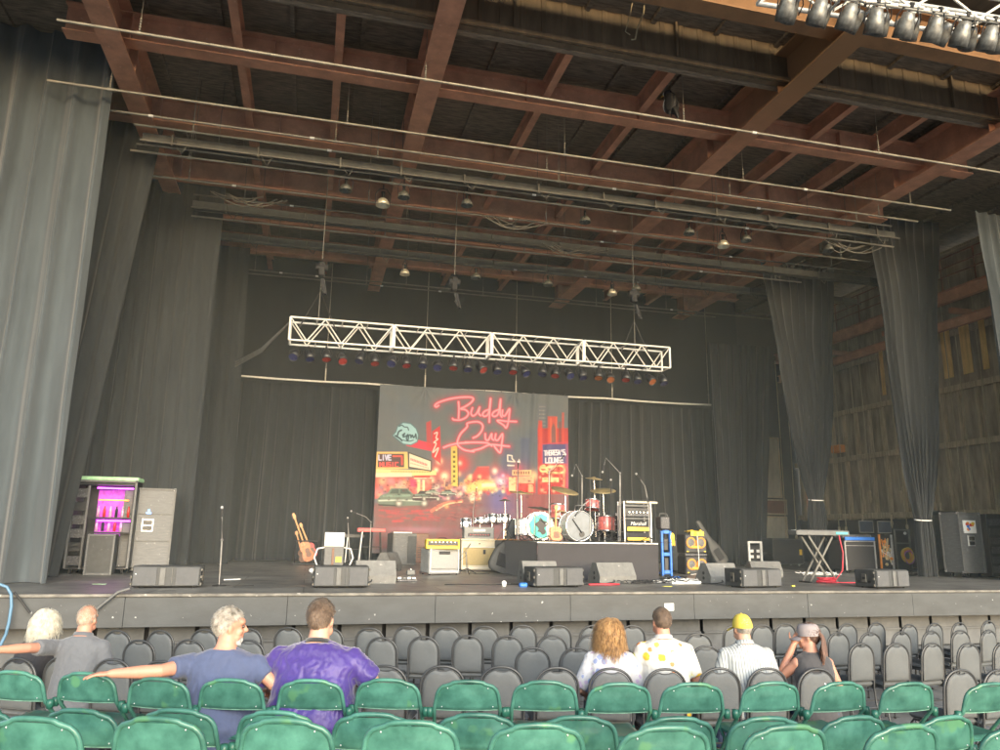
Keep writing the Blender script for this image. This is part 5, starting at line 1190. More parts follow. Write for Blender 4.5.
for nm_, x, y, dy, r, tl in (('crash_cymbal', 521, 492, .5, .32, (.05, -.14)), ('ride_cymbal', 541, 508, .6, .36, (.09, -.13)), ('splash_cymbal', 505, 500, .5, .16, (0, 0))):
    q = kp(x, y, dy); stand(t, Vector((q.x+.03, q.y, 0)), q, 'cymbal_stand'); cymbal(t, q, r, tl, 'brass' if 'crash' in nm_ else 'pipe_dark', name=nm_)
# third kit far left: chrome and white drums behind the amplifiers
q = S(485, 564); t = root('drum_kit', 'small white drum kit behind the cream amplifier', 'drum kit', q, 0, 'drum kits'); c0 = q
for nm_, x, y, dy, r, h in (('rack_tom', 492, 519, .9, .24, .28), ('rack_tom', 504, 519, .9, .22, .28), ('floor_tom', 513, 526, 1.0, .26, .42), ('snare_drum', 480, 521, 1.0, .24, .18), ('floor_tom', 465, 524, 1.1, .24, .34), ('bass_drum', 487, 540, 1.5, .28, .4)):
    drum(t, kp(x, y, dy), r, h, (0, .15, 1) if nm_ != 'bass_drum' else (0, -1, .05), M['pearl'] if x % 3 else M['chrome'], M['white'], nm_)
    g_ = kp(x, y, dy); b = MB(); b.cyl((g_.x, g_.y, 0), (g_.x, g_.y, max(.2, g_.z-h/2)), .014, n=6); b.obj('drum_leg', M['chrome'], t)
for x, y, dy, r in ((475, 511, 1.3, .24), (461, 516, 1.4, .22), (450, 509, 1.5, .2), (498, 512, 1.4, .2)):
    g_ = kp(x, y, dy); stand(t, Vector((g_.x+.02, g_.y, 0)), g_, 'cymbal_stand'); cymbal(t, g_, r, (.05, -.05), 'pipe_dark', 'cymbal')
# acoustic guitar standing on riser
Yg = RY+.5; guitar('acoustic_guitar', 'sunburst acoustic guitar standing between the two riser drum kits', (555, 541), (556, 505), M['sunburst'], Yg, .40, lean=.1)
# ---- amplifier stacks on riser
def stackamp(lb, x, y, wpx, units, dy, rails=True):
    p, k, z_ = onriser(x, y, dy); t = root('amplifier_rack', lb, 'amplifier rack', p, 0, 'amplifier racks'); W = wpx*k; z = .03
    tot = sum(u[0] for u in units)*k
    for s in (-1, 1):
        b = MB(); b.box((s*(W/2+.012), .02, (tot+.1)/2), (.03, .03, tot+.1), .004); b.box((s*(W/2+.012), .4, (tot+.1)/2), (.03, .03, tot+.1), .004); b.obj('upright', M['alu'], t)
    for hpx, mt, strip, txt in units:
        h = hpx*k; b = MB(); b.box((0, .2, z+h/2), (W, .38, h-.015), .012); u_ = b.obj('amplifier_unit', M[mt], t)
        if strip:
            b = MB(); b.box((0, .0, z+h*.25), (W*.84, .03, h*.32), .003); b.obj('brass_panel', M['yellow'] if strip == 'y' else M['gear_panel'], u_)
            if strip != 'y':
                b = MB()
                for q in range(6): b.cyl((-W*.35+q*W*.14, -.012, z+h*.5), (-W*.35+q*W*.14, -.035, z+h*.5), .015, n=8)
                b.obj('knob_row', M['chrome'], u_)
        if txt: word(txt, h*.42, M['white'], u_, (0, -.004, z+h*.68), shear=.3)
        z += h
    return t
stackamp('rack of two amplifiers with brass strips under a silver mixer', 638.5, 541, 28, [(9, 'tolex', 'y', ''), (12, 'tolex', 'y', 'Marshall'), (2.5, 'cab_gray', None, ''), (10, 'black', 'g', ''), (3, 'cab_gray', None, '')], .8)
stackamp('low rack of dark amplifiers directly right of the clear bass drum', 614, 541, 18, [(8, 'tolex', 'g', ''), (8, 'tolex', 'g', ''), (9, 'black', 'g', '')], 1.6)
p, k, z_ = onriser(638.5, 505, .8); t = root('stage_keyboard', 'long pale stompboard laid on top of the amplifier rack', 'effects board', (p.x+.1, p.y, RT_Z+37.3*k+.05)); MB().box((0, .15, 0), (34*k, .3, .05), .01).obj('board', M['cream'], t)
b = MB()
for q in range(10): b.box((-15*k+q*3.3*k, .12, .04), (.05, .1, .035), .006)
b.obj('pedal_row', M['gear_panel'], t)
# ---- blue trolley
t, k = T('blue_trolley', 'bright blue upright trolley frame standing right of the riser', 'trolley', 667, 576, 0); W = 11*k; H = 44*k
for s in (-1, 1): b = MB(); b.box((s*W*.42, .0, H*.5), (.06, .08, H), .01); b.obj('upright', M['blue'], t)
for z in (.1, H*.48, H*.98): b = MB(); b.box((0, .001, z), (W*.84-.065, .07, .09), .01); b.obj('cross_bar', M['blue'], t)
b = MB(); b.box((0, .25, .06), (W, .5, .04), .01); b.obj('platform', M['blue'], t)
b = MB(); b.box((0, .05, H*.25), (W*.45, .1, H*.32), .02); b.box((0, .05, H*.7), (W*.5, .1, H*.28), .02); b.obj('dark_load', M['black'], t)
t2 = root('tool_box', 'grey electronics unit with dials on the blue trolley', 'equipment box', Vector(t.location)+Vector((0, 0, H+.05))); MB().box((0, .15, .16), (W*.95, .3, .32), .02).obj('unit_body', M['gear_panel'], t2); MB().path([(-.12, .1, .32), (-.1, .1, .4), (.1, .1, .4), (.12, .1, .32)], .012, 6).obj('handle', M['cab_gray'], t2)
t2 = root('yellow_gloves', 'yellow gloves hung on the right of the blue trolley', 'gloves', Vector(t.location)+Vector((W*.62, -.02, H*.86))); b = MB(); b.sph((0, 0, 0), (.07, .04, .12), 12, 8); b.obj('palm', M['yellow'], t2)
for q in range(4): b = MB(); b.cyl((-.05+.033*q, 0, -.08), (-.06+.04*q, 0, -.2-.02*(q % 2)), .02, .014, 8); b.obj('finger', M['yellow'], t2)
# ---- bass cabinets
def basscab(lb, px, py, wpx, hpx, z=None, dz=0.):
    t, k = T('bass_cabinet', lb, 'loudspeaker', px, py, 4, 'yellow ringed bass cabinets'); W, H = wpx*k, hpx*k; t.location.z += dz
    b = MB(); b.box((0, .22, H/2), (W, .42, H-.01), .02); b.obj('cabinet', M['tolex'], t); b = MB(); b.box((0, .0, H/2), (W*.93, .02, H*.86), .004); b.obj('grille', M['cab_dark'], t)
    for s in (-1, 1):
        b = MB(); b.M = Matrix.Translation((s*W*.23, -.014, H*.55)); b.lathe([(.105, 0), (.11, -.015), (.145, -.02), (.15, 0)], axis=(0, -1, 0), n=26); b.lathe([(.105, 0), (.11, .015), (.145, .02), (.15, 0)], axis=(0, -1, 0), n=26); r_ = b.obj('speaker_ring', M['orange'], t)
        b = MB(); b.M = Matrix.Translation((s*W*.23, -.012, H*.55)); b.lathe([(0, .012), (.04, .01), (.06, -.0), (.104, .006)], axis=(0, -1, 0), n=24); b.obj('cone', M['rack_back'] if False else M['cab_gray'], r_)
    b = MB(); b.box((0, -.014, H*.33), (W*.4, .02, .07), .01); b.obj('yellow_badge', M['yellow'], t)
    for s in (-1, 1): b = MB(); b.box((s*W*.4, -.012, .05), (.06, .02, .03), .005); b.obj('latch', M['yellow'], t)
    return W, H, k
W, H, k = basscab('lower yellow ringed bass cabinet near the blue trolley', 697, 574.5, 25, 18)
basscab('upper yellow ringed bass cabinet on the lower one', 697, 574.5, 25, 19, dz=H+.07)
q = S(697, 574.5); t = root('amplifier_spacer', 'slim black amplifier between the two bass cabinets', 'amplifier', (q.x, q.y, SZ+H)); MB().box((0, .2, .034), (W*.98, .4, .066), .01).obj('amp_body', M['gear_panel'], t)
t = root('yellow_towel', 'crumpled yellow towel on top of the upper bass cabinet', 'towel', (q.x, q.y+.12, SZ+H*2.12+.08)); b = MB(); b.grid(lambda u, v: Vector(((u-.5)*.42, (v-.5)*.28, .035+.04*noise.noise(Vector((u*5, v*5, 2)))+.05*math.sin(u*9)*math.sin(v*6)*.5)), 30, 20); b.grid(lambda u, v: Vector(((u-.5)*.4+.04, -.15-.02*math.sin(u*9), .03-.12*v)), 20, 6); b.obj('cloth', M['yellow'], t)
b = MB(); b.path([(0, -.08, H*2.1), (.01, -.1, H), (0, -.11, .02), (-.3, -.2, .015)], .012, 5); o = b.obj('hanging_lead', M['cable_white'], None, loc=(q.x, q.y-.02, SZ)); tag(o, 'pale lead hanging down the front of the bass cabinets', 'cable')
t, k = T('speaker_cabinet', 'plain black cabinet between the riser and the bass cabinets', 'loudspeaker', 680, 572, 0); MB().box((0, .3, 16*k), (16*k, .5, 32*k), .02).obj('cabinet', M['tolex'], t); MB().box((0, .04, 16*k), (14*k, .02, 29*k), .004).obj('grille', M['cab_dark'], t)
# ---- right electronics
t, k = T('power_rack', 'white framed power rack on wheels left of the long black box', 'rack', 756, 567, 0); W = 15*k; H = 25*k
for s in (-1, 1): b = MB(); b.box((s*W*.46, .0, H*.52), (.07, .07, H*.96), .008); b.obj('upright', M['white'], t)
b = MB(); b.box((0, .0, H*.97), (W*.85, .06, .07), .008); b.obj('top_bar', M['white'], t); b = MB(); b.box((0, .2, H*.55), (W*.8, .36, H*.6), .01); b.obj('power_unit', M['black'], t)
for q in range(4): b = MB(); b.box((-.12+.24*(q % 2), .008, H*(.4+.22*(q//2))), (.12, .02, .1), .006); b.obj('socket', M['white'], t)
b = MB()
for q in range(5): b.path([(W*.6+.30*math.cos(a)*(.8+.06*q), .1+.05*q, .26+.22*math.sin(a)*(.9+.04*q)) for a in [k_*6.283/20 for k_ in range(20)]], .016, 5, closed=True)
o = b.obj('coiled_cable', M['cable'], None, loc=S(756, 567)+Vector((.25, 0, 0))); tag(o, 'coiled black cables between the white rack and long black box', 'cable')
t, k = T('flight_case', 'long black trunk with a small yellow label behind the keyboard', 'trunk', 789, 566, 0); W = 34*k; H = 27*k
b = MB(); b.box((0, .35, H/2+.04), (W, .7, H-.08), .015); b.obj('trunk_body', M['tolex'], t); b = MB()
for s in (-1, 1): b.box((s*W/2, .0, H/2+.04), (.04, .04, H-.1), .005)
for z in (.08, H-.04): b.box((0, 0, z), (W-.05, .035, .04), .004)
b.obj('edge_trim', M['cab_dark'], t); MB().box((W*.42, -.012, H*.5), (.11, .02, .2), .005).obj('label_plate', M['yellow'], t)
wheels(t, (-W*.4, W*.4), (.1, .6), .04, 'white')
t, k = T('mixing_desk_case', 'black road case with blue strip and open top carrying a monitor desk', 'road case', 862, 573, 0); W = 35*k; H = 36*k
b = MB(); b.box((0, .4, H*.47), (W, .8, H*.8), .015); b.obj('case_body', M['tolex'], t); b = MB(); b.box((0, -.02, H*.93), (W, .05, .10), .008); b.obj('blue_strip', M['blue'], t)
b = MB(); b.box((0, -.03, H*.86), (W*1.02, .03, .03), .004); b.box((0, -.02, H*.74), (W*.96, .03, .02), .004)
for s in (-1, 1): b.box((s*W/2, -.005, H*.47), (.04, .04, H*.8), .004)
b.obj('edge_trim', M['alu'], t)
b = MB(); b.box((0, .45, H*.99), (W, .75, .12), .02); b.obj('mixing_desk', M['gear_panel'], t)
wheels(t, (-W*.42, W*.42), (.08, .7), .045)
qd = S(862, 573)
for i, (x, w_) in enumerate(((866, 17), (884, 16))):
    p = aty(x, 527, qd.y+.6); t = root('display_screen', ['left dark display screen above the monitor desk', 'right dark display screen with scattered gear above the monitor desk'][i], 'screen', (p.x, p.y, SZ+H*.99+.06), 0, 'desk screens'); k = K(p)
    b = MB(); b.box((0, 0, .06+6*k), (w_*k, .04, 12*k), .006); b.obj('bezel', M['cab_gray'], t); b = MB(); b.box((0, -.022, .06+6*k), (w_*k*.9, .01, 12*k*.86), .002); b.obj('glass', M['screen'], t); b = MB(); b.box((0, .02, .03), (.08, .05, .07), .008); b.obj('neck', M['black'], t)
t, k = T('cable_rack', 'open rack with brass fittings and tangled cords beside the monitor desk', 'rack', 889, 572, 0); W = 16*k; H = 37*k
b = MB(); b.box((0, .3, H/2), (W, .5, H), .012); b.obj('rack_shell', M['black'], t)
for s in (-1, 1): b = MB(); b.box((s*W*.46, .03, H/2), (.05, .05, H*.98), .004); b.obj('rail', M['alu'] if s > 0 else M['orange'], t)
for q in range(9):
    r_ = random.Random(q+50); b = MB(); b.path([(r_.uniform(-W*.35, W*.35), .03, H*r_.uniform(.15, .9)) for _ in range(4)], .02, 6); b.obj('cord', M[['orange', 'brass', 'cable_white', 'rope', 'brass'][q % 5]], t)
for q in range(5): b = MB(); b.sph((random.uniform(-W*.3, W*.3), .0, H*(.2+.15*q)), (.06, .04, .05), 10, 6); b.obj('fitting', M[['brass', 'orange', 'alu'][q % 3]], t)
t, k = T('cable_case', 'dark open case with a yellow and orange cable coil inside', 'road case', 907, 571, 0); W = 18*k; H = 41*k
b = MB(); b.box((0, .35, H/2), (W, .5, H), .012); b.obj('case_shell', M['black'], t); b = MB()
for s in (-1, 1): b.box((s*W*.48, .07, H/2), (.05, .05, H), .004)
b.box((0, .07, H*.66), (W*.9, .05, .04), .004); b.box((0, .07, H*.98), (W*.9, .05, .04), .004); b.obj('edge_trim', M['cab_gray'], t)
b = MB(); b.sph((.1, .04, H*.9), .05, 8, 6); b.obj('round_badge', M['white'], t)
q = t.location; t = root('yellow_cable_coil', 'thick yellow and pink cable coil hanging on the dark open case', 'cable', (q.x+.02, q.y-.02, SZ+H*.38))
for m_, n_ in (('yellow', 7), ('orange', 4), ('rack_back', 3)):
    b = MB(); rr = random.Random(n_)
    for q in range(n_):
        R_ = .20+rr.uniform(-.035, .045); yo = rr.uniform(-.07, .02); ox, oz = (rr.uniform(-.02, .02), rr.uniform(-.02, .02)) if m_ != 'rack_back' else (.05, -.07)
        b.path([(ox+R_*.85*math.cos(a), yo+.01*math.sin(3*a), oz+R_*math.sin(a)) for a in [k_*6.283/24 for k_ in range(24)]], .019, 6, closed=True)
    b.obj('coil_loops', M[m_], t)
t, k = T('pipe_stand', 'white and orange upright stand with hooks behind the keyboard', 'stand', 821, 556, 0); b = MB(); b.cyl((0, 0, 0), (0, 0, 1.9), .03, n=8); b.cyl((0, 0, 1.75), (.55, 0, 1.95), .025, n=6); b.obj('post', M['stud'], t); b = MB(); b.sph((0, 0, 1.5), (.12, .08, .1), 10, 6); b.sph((.03, 0, 1.25), (.1, .08, .14), 10, 6); b.obj('tools', M['black'], t)
t, k = T('low_amplifier', 'small grey box with pale edges on the floor behind the X stand', 'equipment box', 834, 571, 0); W = 18*k; H = 9*k
b = MB(); b.box((0, .2, H/2), (W, .4, H), .01); b.obj('box_body', M['cab_dark'], t); b = MB()
for z in (.02, H-.02): b.box((0, -.005, z), (W, .03, .03), .004)
b.obj('edge_trim', M['alu'], t)
t, k = T('cable_cart', 'thin white wheeled cart frame right of the tied curtain', 'cart', 934, 576, 0); b = MB(); H = 50*k; b.path([(-.12, 0, .08), (-.12, 0, H), (.08, .1, H), (.12, .1, .08)], .02, 6); b.obj('cart_frame', M['truss'], t); wheels(t, (-.12,), (0,), .05, name='wheel'); wheels(t, (.12,), (.1,), .05, name='wheel')
# ---- floor clutter
def clut(name, lb, cat, px, py, fn, mat, group=None):
    b = MB(); fn(b); o = b.obj(name, M[mat], None, loc=S(px, py)); tag(o, lb, cat, group); return o
t, k = T('pedal_board', 'white and grey pedal board on the floor near the laptop monitor', 'effects board', 407, 582, 0); MB().box((0, .12, .03), (.42, .26, .05), .008).obj('board', M['gear_panel'], t)
for q in range(4): b = MB(); b.box((-.15+.1*q, .1, .075), (.08, .12, .04), .008); b.obj('pedal', M[['white', 'cab_light', 'white', 'alu'][q]], t)
t, k = T('pedal_board', 'small pale effects unit beside the sideways floor monitor', 'effects board', 411, 575, 0); MB().box((0, .08, .06), (.2, .16, .12), .02).obj('unit', M['cab_light'], t); MB().cyl((0, .06, .12), (0, .06, .15), .03, n=10).obj('switch', M['chrome'], t)
clut('white_ball', 'small white round lamp on the stage edge at centre', 'lamp', 504, 586, lambda b: (b.sph((0, 0, .055), .05, 14, 10), b.cyl((0, 0, 0), (0, 0, .02), .04, n=12)), 'paper')
clut('blue_plug', 'small blue plug box left of the centre twin speaker', 'plug', 523, 587, lambda b: b.box((0, 0, .04), (.16, .12, .08), .02), 'blue')
clut('white_plug', 'white cable reel foot beside the guitar stand', 'plug', 312, 573, lambda b: (b.sph((0, 0, .06), (.08, .06, .06), 12, 8), b.sph((.1, 0, .05), (.05, .05, .05), 10, 6)), 'cable_white')
clut('tape_mark', 'yellow tape square stuck on the stage edge before the blue trolley', 'tape mark', 667, 586.5, lambda b: b.box((0, 0, .004), (.2, .1, .004)), 'tape_y')
clut('green_marker', 'crossed green glow tape strips at the left stage edge', 'tape mark', 99, 584.5, lambda b: (b.box((0, 0, .004), (.28, .025, .003), rot=-.5), b.box((.0, .02, .009), (.24, .022, .003), rot=.3)), 'mint')
clut('tape_mark', 'small yellow tape right of the right twin speaker', 'tape mark', 793, 586.5, lambda b: b.box((0, 0, .012), (.07, .06, .024), .006), 'tape_y')
clut('red_bottle_cap', 'small red gadget before the bass cabinets', 'gadget', 711, 582, lambda b: b.box((0, 0, .015), (.1, .06, .03), .01), 'red')
clut('floor_cable_red', 'red cable lying between the centre twin speaker and monitor', 'cable', 598, 585.5, lambda b: b.path([(-.2, 0, .02), (0, .05, .02), (.25, .0, .02), (.5, .08, .02), (.45, .15, .02), (.1, .12, .02)], .018, 6), 'cable_red')
rnd = random.Random(12)
for i, (px, py, lb) in enumerate(((640, 584, 'tangle of dark cables in front of the riser corner'), (690, 583, 'tangle of pale cables in front of the bass cabinets'), (655, 580, 'tangle of black cables at the foot of the blue trolley'), (470, 585, 'thin black cable running along the stage edge at centre'), (815, 575, 'pale tangled cables in front of the black trunk'), (560, 577, 'black cable dropping down the left side of the riser cloth'), (905, 575, 'black cable heap before the open case'))):
    def f(b):
        for q in range(6 if i != 3 else 1):
            x0 = rnd.uniform(-.6, .2); y0 = rnd.uniform(-.1, .3); L_ = rnd.uniform(.5, 1.1) if i != 3 else 3.5
            b.path([(x0+L_*k/12, y0+.12*noise.noise(Vector((k*.5, q, i)))*2, .012+.012*q*abs(math.sin(k*1.3+q))+.004*q) for k in range(13)], .011, 5)
    clut('cable_tangle', lb, 'cable', px, py, f, ['cable', 'cable_white', 'cable', 'cable', 'cable_white', 'cable', 'cable'][i], 'cables on the stage floor')
# small bits of gear in the riser/trolley area
for i, (px, py, m_, lb) in enumerate(((657, 583, 'white', 'white plug strip by the riser corner'), (686, 584, 'cable_white', 'long pale plug strip before the bass cabinets'), (676, 579, 'blue', 'small blue box below the trolley'), (650, 577, 'chrome', 'chrome clamp at the riser corner'), (808, 574, 'alu', 'silver clamp pile before the black trunk'))):
    clut('floor_box', lb, 'floor box', px, py, lambda b: b.box((0, 0, .03), (.22 if i != 1 else .7, .09, .06), .012), m_, 'small floor boxes')
# side frame for spare line: stage-left cable from the stage lip, blue hose
p = aty(0, 585, SY-.05)
b = MB(); b.path(smooth([tuple(aty(x, y, SY-.12)-p)[0:1]+(aty(x, y, SY-.12)-p)[2:3] if False else (0, 0) for x, y in ()], 2) if False else [aty(x, y, SY-.15)-p for x, y in ((-12, 584), (0, 584.5), (7, 587), (11, 594), (11.5, 606), (9, 622), (6, 634), (1, 644), (-4, 656))], .022, 8)
o = b.obj('blue_hose', M['cable_blue'], None, loc=p); tag(o, 'pale blue hose looping over the left end of the stage edge', 'hose')
p = aty(118, 591, SY-.03); b = MB(); b.path([aty(x, y, SY-.09)-p for x, y in ((130, 588.5), (118, 592), (108, 600), (97, 609), (88, 616))], .022, 6); o = b.obj('edge_cable', M['cab_gray'], None, loc=p); tag(o, 'grey cable running down the stage front behind the bald man', 'cable')
p = aty(18, 594, SY-.03); b = MB(); b.path([aty(x, y, SY-.09)-p for x, y in ((14, 592), (22, 602), (30, 613))], .016, 6); o = b.obj('edge_cable', M['cable'], None, loc=p); tag(o, 'thin dark cable slanting down the stage front at far left', 'cable')
b = MB(); b.cyl((0, 0, 0), (0, .01, .32), .012, n=6); b.cyl((0, 0, 0), (.3, .15, .01), .01, n=6); o = b.obj('drum_stick', M['cable_white'], None, loc=S(232, 580)) if False else MB().cyl((-.15, -.1, .012), (.15, .1, .012), .012, n=6).obj('drum_stick', M['cable_white'], None, loc=S(232, 580)); tag(o, 'pale stick lying on the floor right of the straight microphone', 'stick')
# ================================================================== CHAIRS
def green_mat():
    m = pmat('green_painted_steel', (.036, .132, .098), .33, var=.3, scale=8, col2=(.072, .215, .16), bump=.06, bscale=30, spots=((.075, .20, .105), 4.5, .62), rvar=.12)
    # per-object tint so the chairs differ
    nt = m.node_tree; B = nt.nodes['Principled BSDF']; src = B.inputs['Base Color'].links[0].from_socket
    oi = nd(nt, 'ShaderNodeObjectInfo'); mr = nd(nt, 'ShaderNodeMapRange'); nt.links.new(oi.outputs['Random'], mr.inputs[0]); mr.inputs[3].default_value = .82; mr.inputs[4].default_value = 1.12
    hs = nd(nt, 'ShaderNodeHueSaturation'); nt.links.new(src, hs.inputs['Color']); nt.links.new(mr.outputs[0], hs.inputs['Value']); nt.links.new(hs.outputs[0], B.inputs['Base Color'])
    tc = [n for n in nt.nodes if n.bl_idname == 'ShaderNodeTexCoord'][0]
    vm = nd(nt, 'ShaderNodeVectorMath'); nt.links.new(tc.outputs['Object'], vm.inputs[0]); cb = nd(nt, 'ShaderNodeCombineXYZ')
    mu = nd(nt, 'ShaderNodeMath', operation='MULTIPLY'); nt.links.new(oi.outputs['Random'], mu.inputs[0]); mu.inputs[1].default_value = 37
    nt.links.new(mu.outputs[0], cb.inputs[0]); nt.links.new(cb.outputs[0], vm.inputs[1])
    for l in list(nt.links):
        if l.from_socket == tc.outputs['Object'] and l.to_node != vm: s_ = l.to_socket; nt.links.remove(l); nt.links.new(vm.outputs[0], s_)
    return m
M['green'] = green_mat()
M['green_dark'] = pmat('green_frame_steel', (.022, .11, .075), .35, var=.2, scale=9)
M['pad'] = pmat('grey_vinyl_pad', (.108, .114, .114), .6, var=.14, scale=5, bump=.25, bscale=130, spots=((.14, .145, .145), 7, .66), spec=.35)
M['pad_frame'] = pmat('dark_grey_chair_frame', (.07, .071, .071), .42, .3, var=.2, scale=9)
M['green_worn_glint'] = pmat('worn_glint_green_edge', (.16, .32, .24), .4, var=.4, scale=25)  # lighter mottled green: worn edge plus the specular line painted into the lip
def green_chair():
    t = root('folding_chair', '', 'chair', (0, 0, 0), 0, 'green folding chairs')
    H = .785
    def fy(z): return -.235+(H-z)*.52            # frame leans forward going down
    # panel: outline narrower and rounded at top
    def hw(v):   # v 0 bottom -> 1 top, half width
        base = .214-.026*v
        if v > .45:
            k = (v-.45)/.55; base -= .080*(1-math.sqrt(max(0, 1-k**2.6)))
        return base
    z0, z1 = .603, .768
    def fn(u, v):
        w = hw(v)-.006; x = (u*2-1)*w; z = z0+(z1-z0)*v; bow = -.030*(1-(x/.21)**2); lip = .012*max(0, 1-v*12)
        pr = .004*math.exp(-((v-.5)/.22)**4)*math.exp(-(x/.15)**6)
        return Vector((x, fy(z)*.35-.235*.65+bow+lip-pr, z))
    b = MB(); b.grid(fn, 22, 12); b.grid(lambda u, v: fn(1-u, v)+Vector((0, .009, 0)), 22, 12)
    t_panel = b.obj('backrest', M['green'], t)
    b = MB(); b.path([fn(u/22, 0)+Vector((0, .004, 0)) for u in range(23)], .0055, 6); b.obj('lower_lip', M['green_worn_glint'], t_panel)
    for x, v in ((.165, .13), (-.165, .13), (.13, .84), (-.13, .84)):
        p = fn((x/(hw(v)-.006)+1)/2, v); b = MB(); b.sph(p+Vector((0, -.002, 0)), (.0045, .003, .0045), 8, 5); b.obj('rivet', M['alu'], t_panel)
    # U frame round the panel, then down to the front feet
    pts = []
    for k in range(11): v = k/10; z = z0+(z1-z0)*v; pts.append((hw(v), fy(z)*.35-.235*.65-.030*(1-(hw(v)/.21)**2), z))
    arc = [(hw(1)*math.cos(a), -.235-.032*(1-(math.cos(a)*.62)**2)+.004, z1+.018*math.sin(a)) for a in [math.pi*k/10 for k in range(11)]]
    up = [Vector((.215, .215, .01)), Vector((.215, .06, .32)), Vector((.214, -.10, .5))]+[Vector(p) for p in pts[:-1]]
    full = up+[Vector(p) for p in arc]+[Vector((-p.x, p.y, p.z)) for p in reversed(up)]
    b = MB(); b.path(full, .0125, 8); b.obj('frame', M['green'], t)
    b = MB()
    for s in (-1, 1): b.path([(s*.19, .13, .44), (s*.195, -.05, .27), (s*.20, -.26, .01)], .011, 8)
    b.cyl((-.195, -.12, .19), (.195, -.12, .19), .008, n=6); b.obj('rear_leg', M['green_dark'], t)
    b = MB(); b.cyl((-.21, .12, .17), (.21, .12, .17), .008, n=6); b.obj('crossbar', M['green_dark'], t)
    def sf(u, v):
        x = (u*2-1)*(.19+.005*v); y = -.17+.37*v; e = max(abs(u*2-1), abs(v*2-1)); z = .445+.012*v-.012*(1-(2*u-1)**2)*(1-(2*v-1)**2)-.02*max(0, e-.93)/.07
        return Vector((x, y, z))
    b = MB(); b.grid(sf, 14, 14); b.grid(lambda u, v: sf(1-u, v)-Vector((0, 0, .012)), 14, 14); b.obj('seat', M['green'], t)
    for s in (-1, 1): b = MB(); b.lathe([(.0, .0), (.020, 0), (.023, .03), (.021, .055), (.0, .057)], (s*.243, -.19, .56), n=10); b.box((s*.228, -.17, .585), (.05, .02, .02), .004); b.obj('row_clip', M['green_dark'], t)
    return t
def arch(w, z0, z1, n=16, dip=0.):
    r = w; out = [(w, z0), (w*1.01, z0+(z1-r*.95-z0)*.5)]
    for k in range(n+1):
        a = math.pi*k/n; c, s_ = math.cos(a), math.sin(a); z = z1-r*.95+r*.95*abs(s_)**.92
        z -= dip*math.exp(-(c/.24)**4); out.append((w*math.copysign(abs(c)**.9, c), z))
    out += [(-w*1.01, z0+(z1-r*.95-z0)*.5), (-w, z0)]; return out
def grey_chair():
    t = root('banquet_chair', '', 'chair', (0, 0, 0), 0, 'grey banquet chairs')
    W = .19; H = .92
    def by(z): return -.205-(z-.45)*.10
    fr = arch(W, .42, H); b = MB()
    pts = [Vector((W, -.26, .0)), Vector((W, -.215, .25))]+[Vector((x, by(z), z)) for x, z in fr]+[Vector((-W, -.215, .25)), Vector((-W, -.26, 0))]
    b.path(pts, .0115, 8); b.cyl((-W, -.23, .2), (W, -.23, .2), .009, n=6); b.obj('frame', M['pad_frame'], t)
    # padded back: domed front and rear
    pf = arch(W-.018, .50, H-.018, 20, dip=.022); zc = .68
    b = MB(); rings = []; vs = []; n = len(pf)
    for sc, dy in ((.0, -.024), (.55, -.023), (.82, -.021), (.95, -.016), (1., -.006), (1., .012), (.95, .02), (.6, .028), (.0, .03)):
        for x, z in pf: zz = zc+(z-zc)*sc; vs.append((x*sc, by(zz)+dy, zz))
    fs = []
    for j in range(8): fs += [(j*n+i, j*n+(i+1) % n, (j+1)*n+(i+1) % n, (j+1)*n+i) for i in range(n)]
    b.add(vs, fs, True); bk = b.obj('backrest', M['pad'], t)
    pw = [Vector((x*.99, by(z)-.010, z)) for x, z in arch(W-.017, .50, H-.017, 20, dip=.022)]
    b = MB(); b.path(pw, .0045, 5, closed=True); b.obj('piping', M['pad_frame'], bk)
    b = MB(); b.box((0, .01, .46), (.40, .42, .065), .028); b.obj('seat', M['pad'], t)
    for s in (-1, 1):
        b = MB(); b.path([(s*W, -.2, .42), (s*W, .15, .42), (s*W, .185, .38), (s*W, .2, 0)], .0115, 8); b.obj('leg', M['pad_frame'], t)
        b = MB(); b.cyl((s*W, -.26, 0), (s*W, -.258, .02), .015, n=8); b.obj('foot_cap', M['black_soft'], t); b = MB(); b.cyl((s*W, .2, 0), (s*W, .2, .02), .015, n=8); b.obj('foot_cap', M['black_soft'], t)
    b = MB(); b.cyl((-W, .19, .2), (W, .19, .2), .009, n=6); b.obj('crossbar', M['pad_frame'], t)
    return t
GC = green_chair(); BC = grey_chair()
yaw0 = -_yaw
rows_g = [  # name, floor z, (px, py top)
    ('nearest', .56, [(-75, 715), (35, 716.8), (158, 717), (286, 718.7), (411, 720.6), (538, 723.5), (666, 726), (788, 725), (905, 724.6), (1018, 725)]),
    ('middle', .44, [(-22, 708), (80, 709), (178, 709), (276, 711), (373, 713), (477, 713.5), (578, 716), (677, 717), (767, 717), (855, 716), (947, 716), (1032, 716)]),
    ('far', .43, [(15, 671), (86, 672.5), (158, 678), (231, 679), (311, 679.5), (388, 679), (468, 680.5), (545, 681), (620, 683), (693, 683), (772, 682), (841, 682), (909, 682.5), (990, 683)])]
first = True
CH = {}
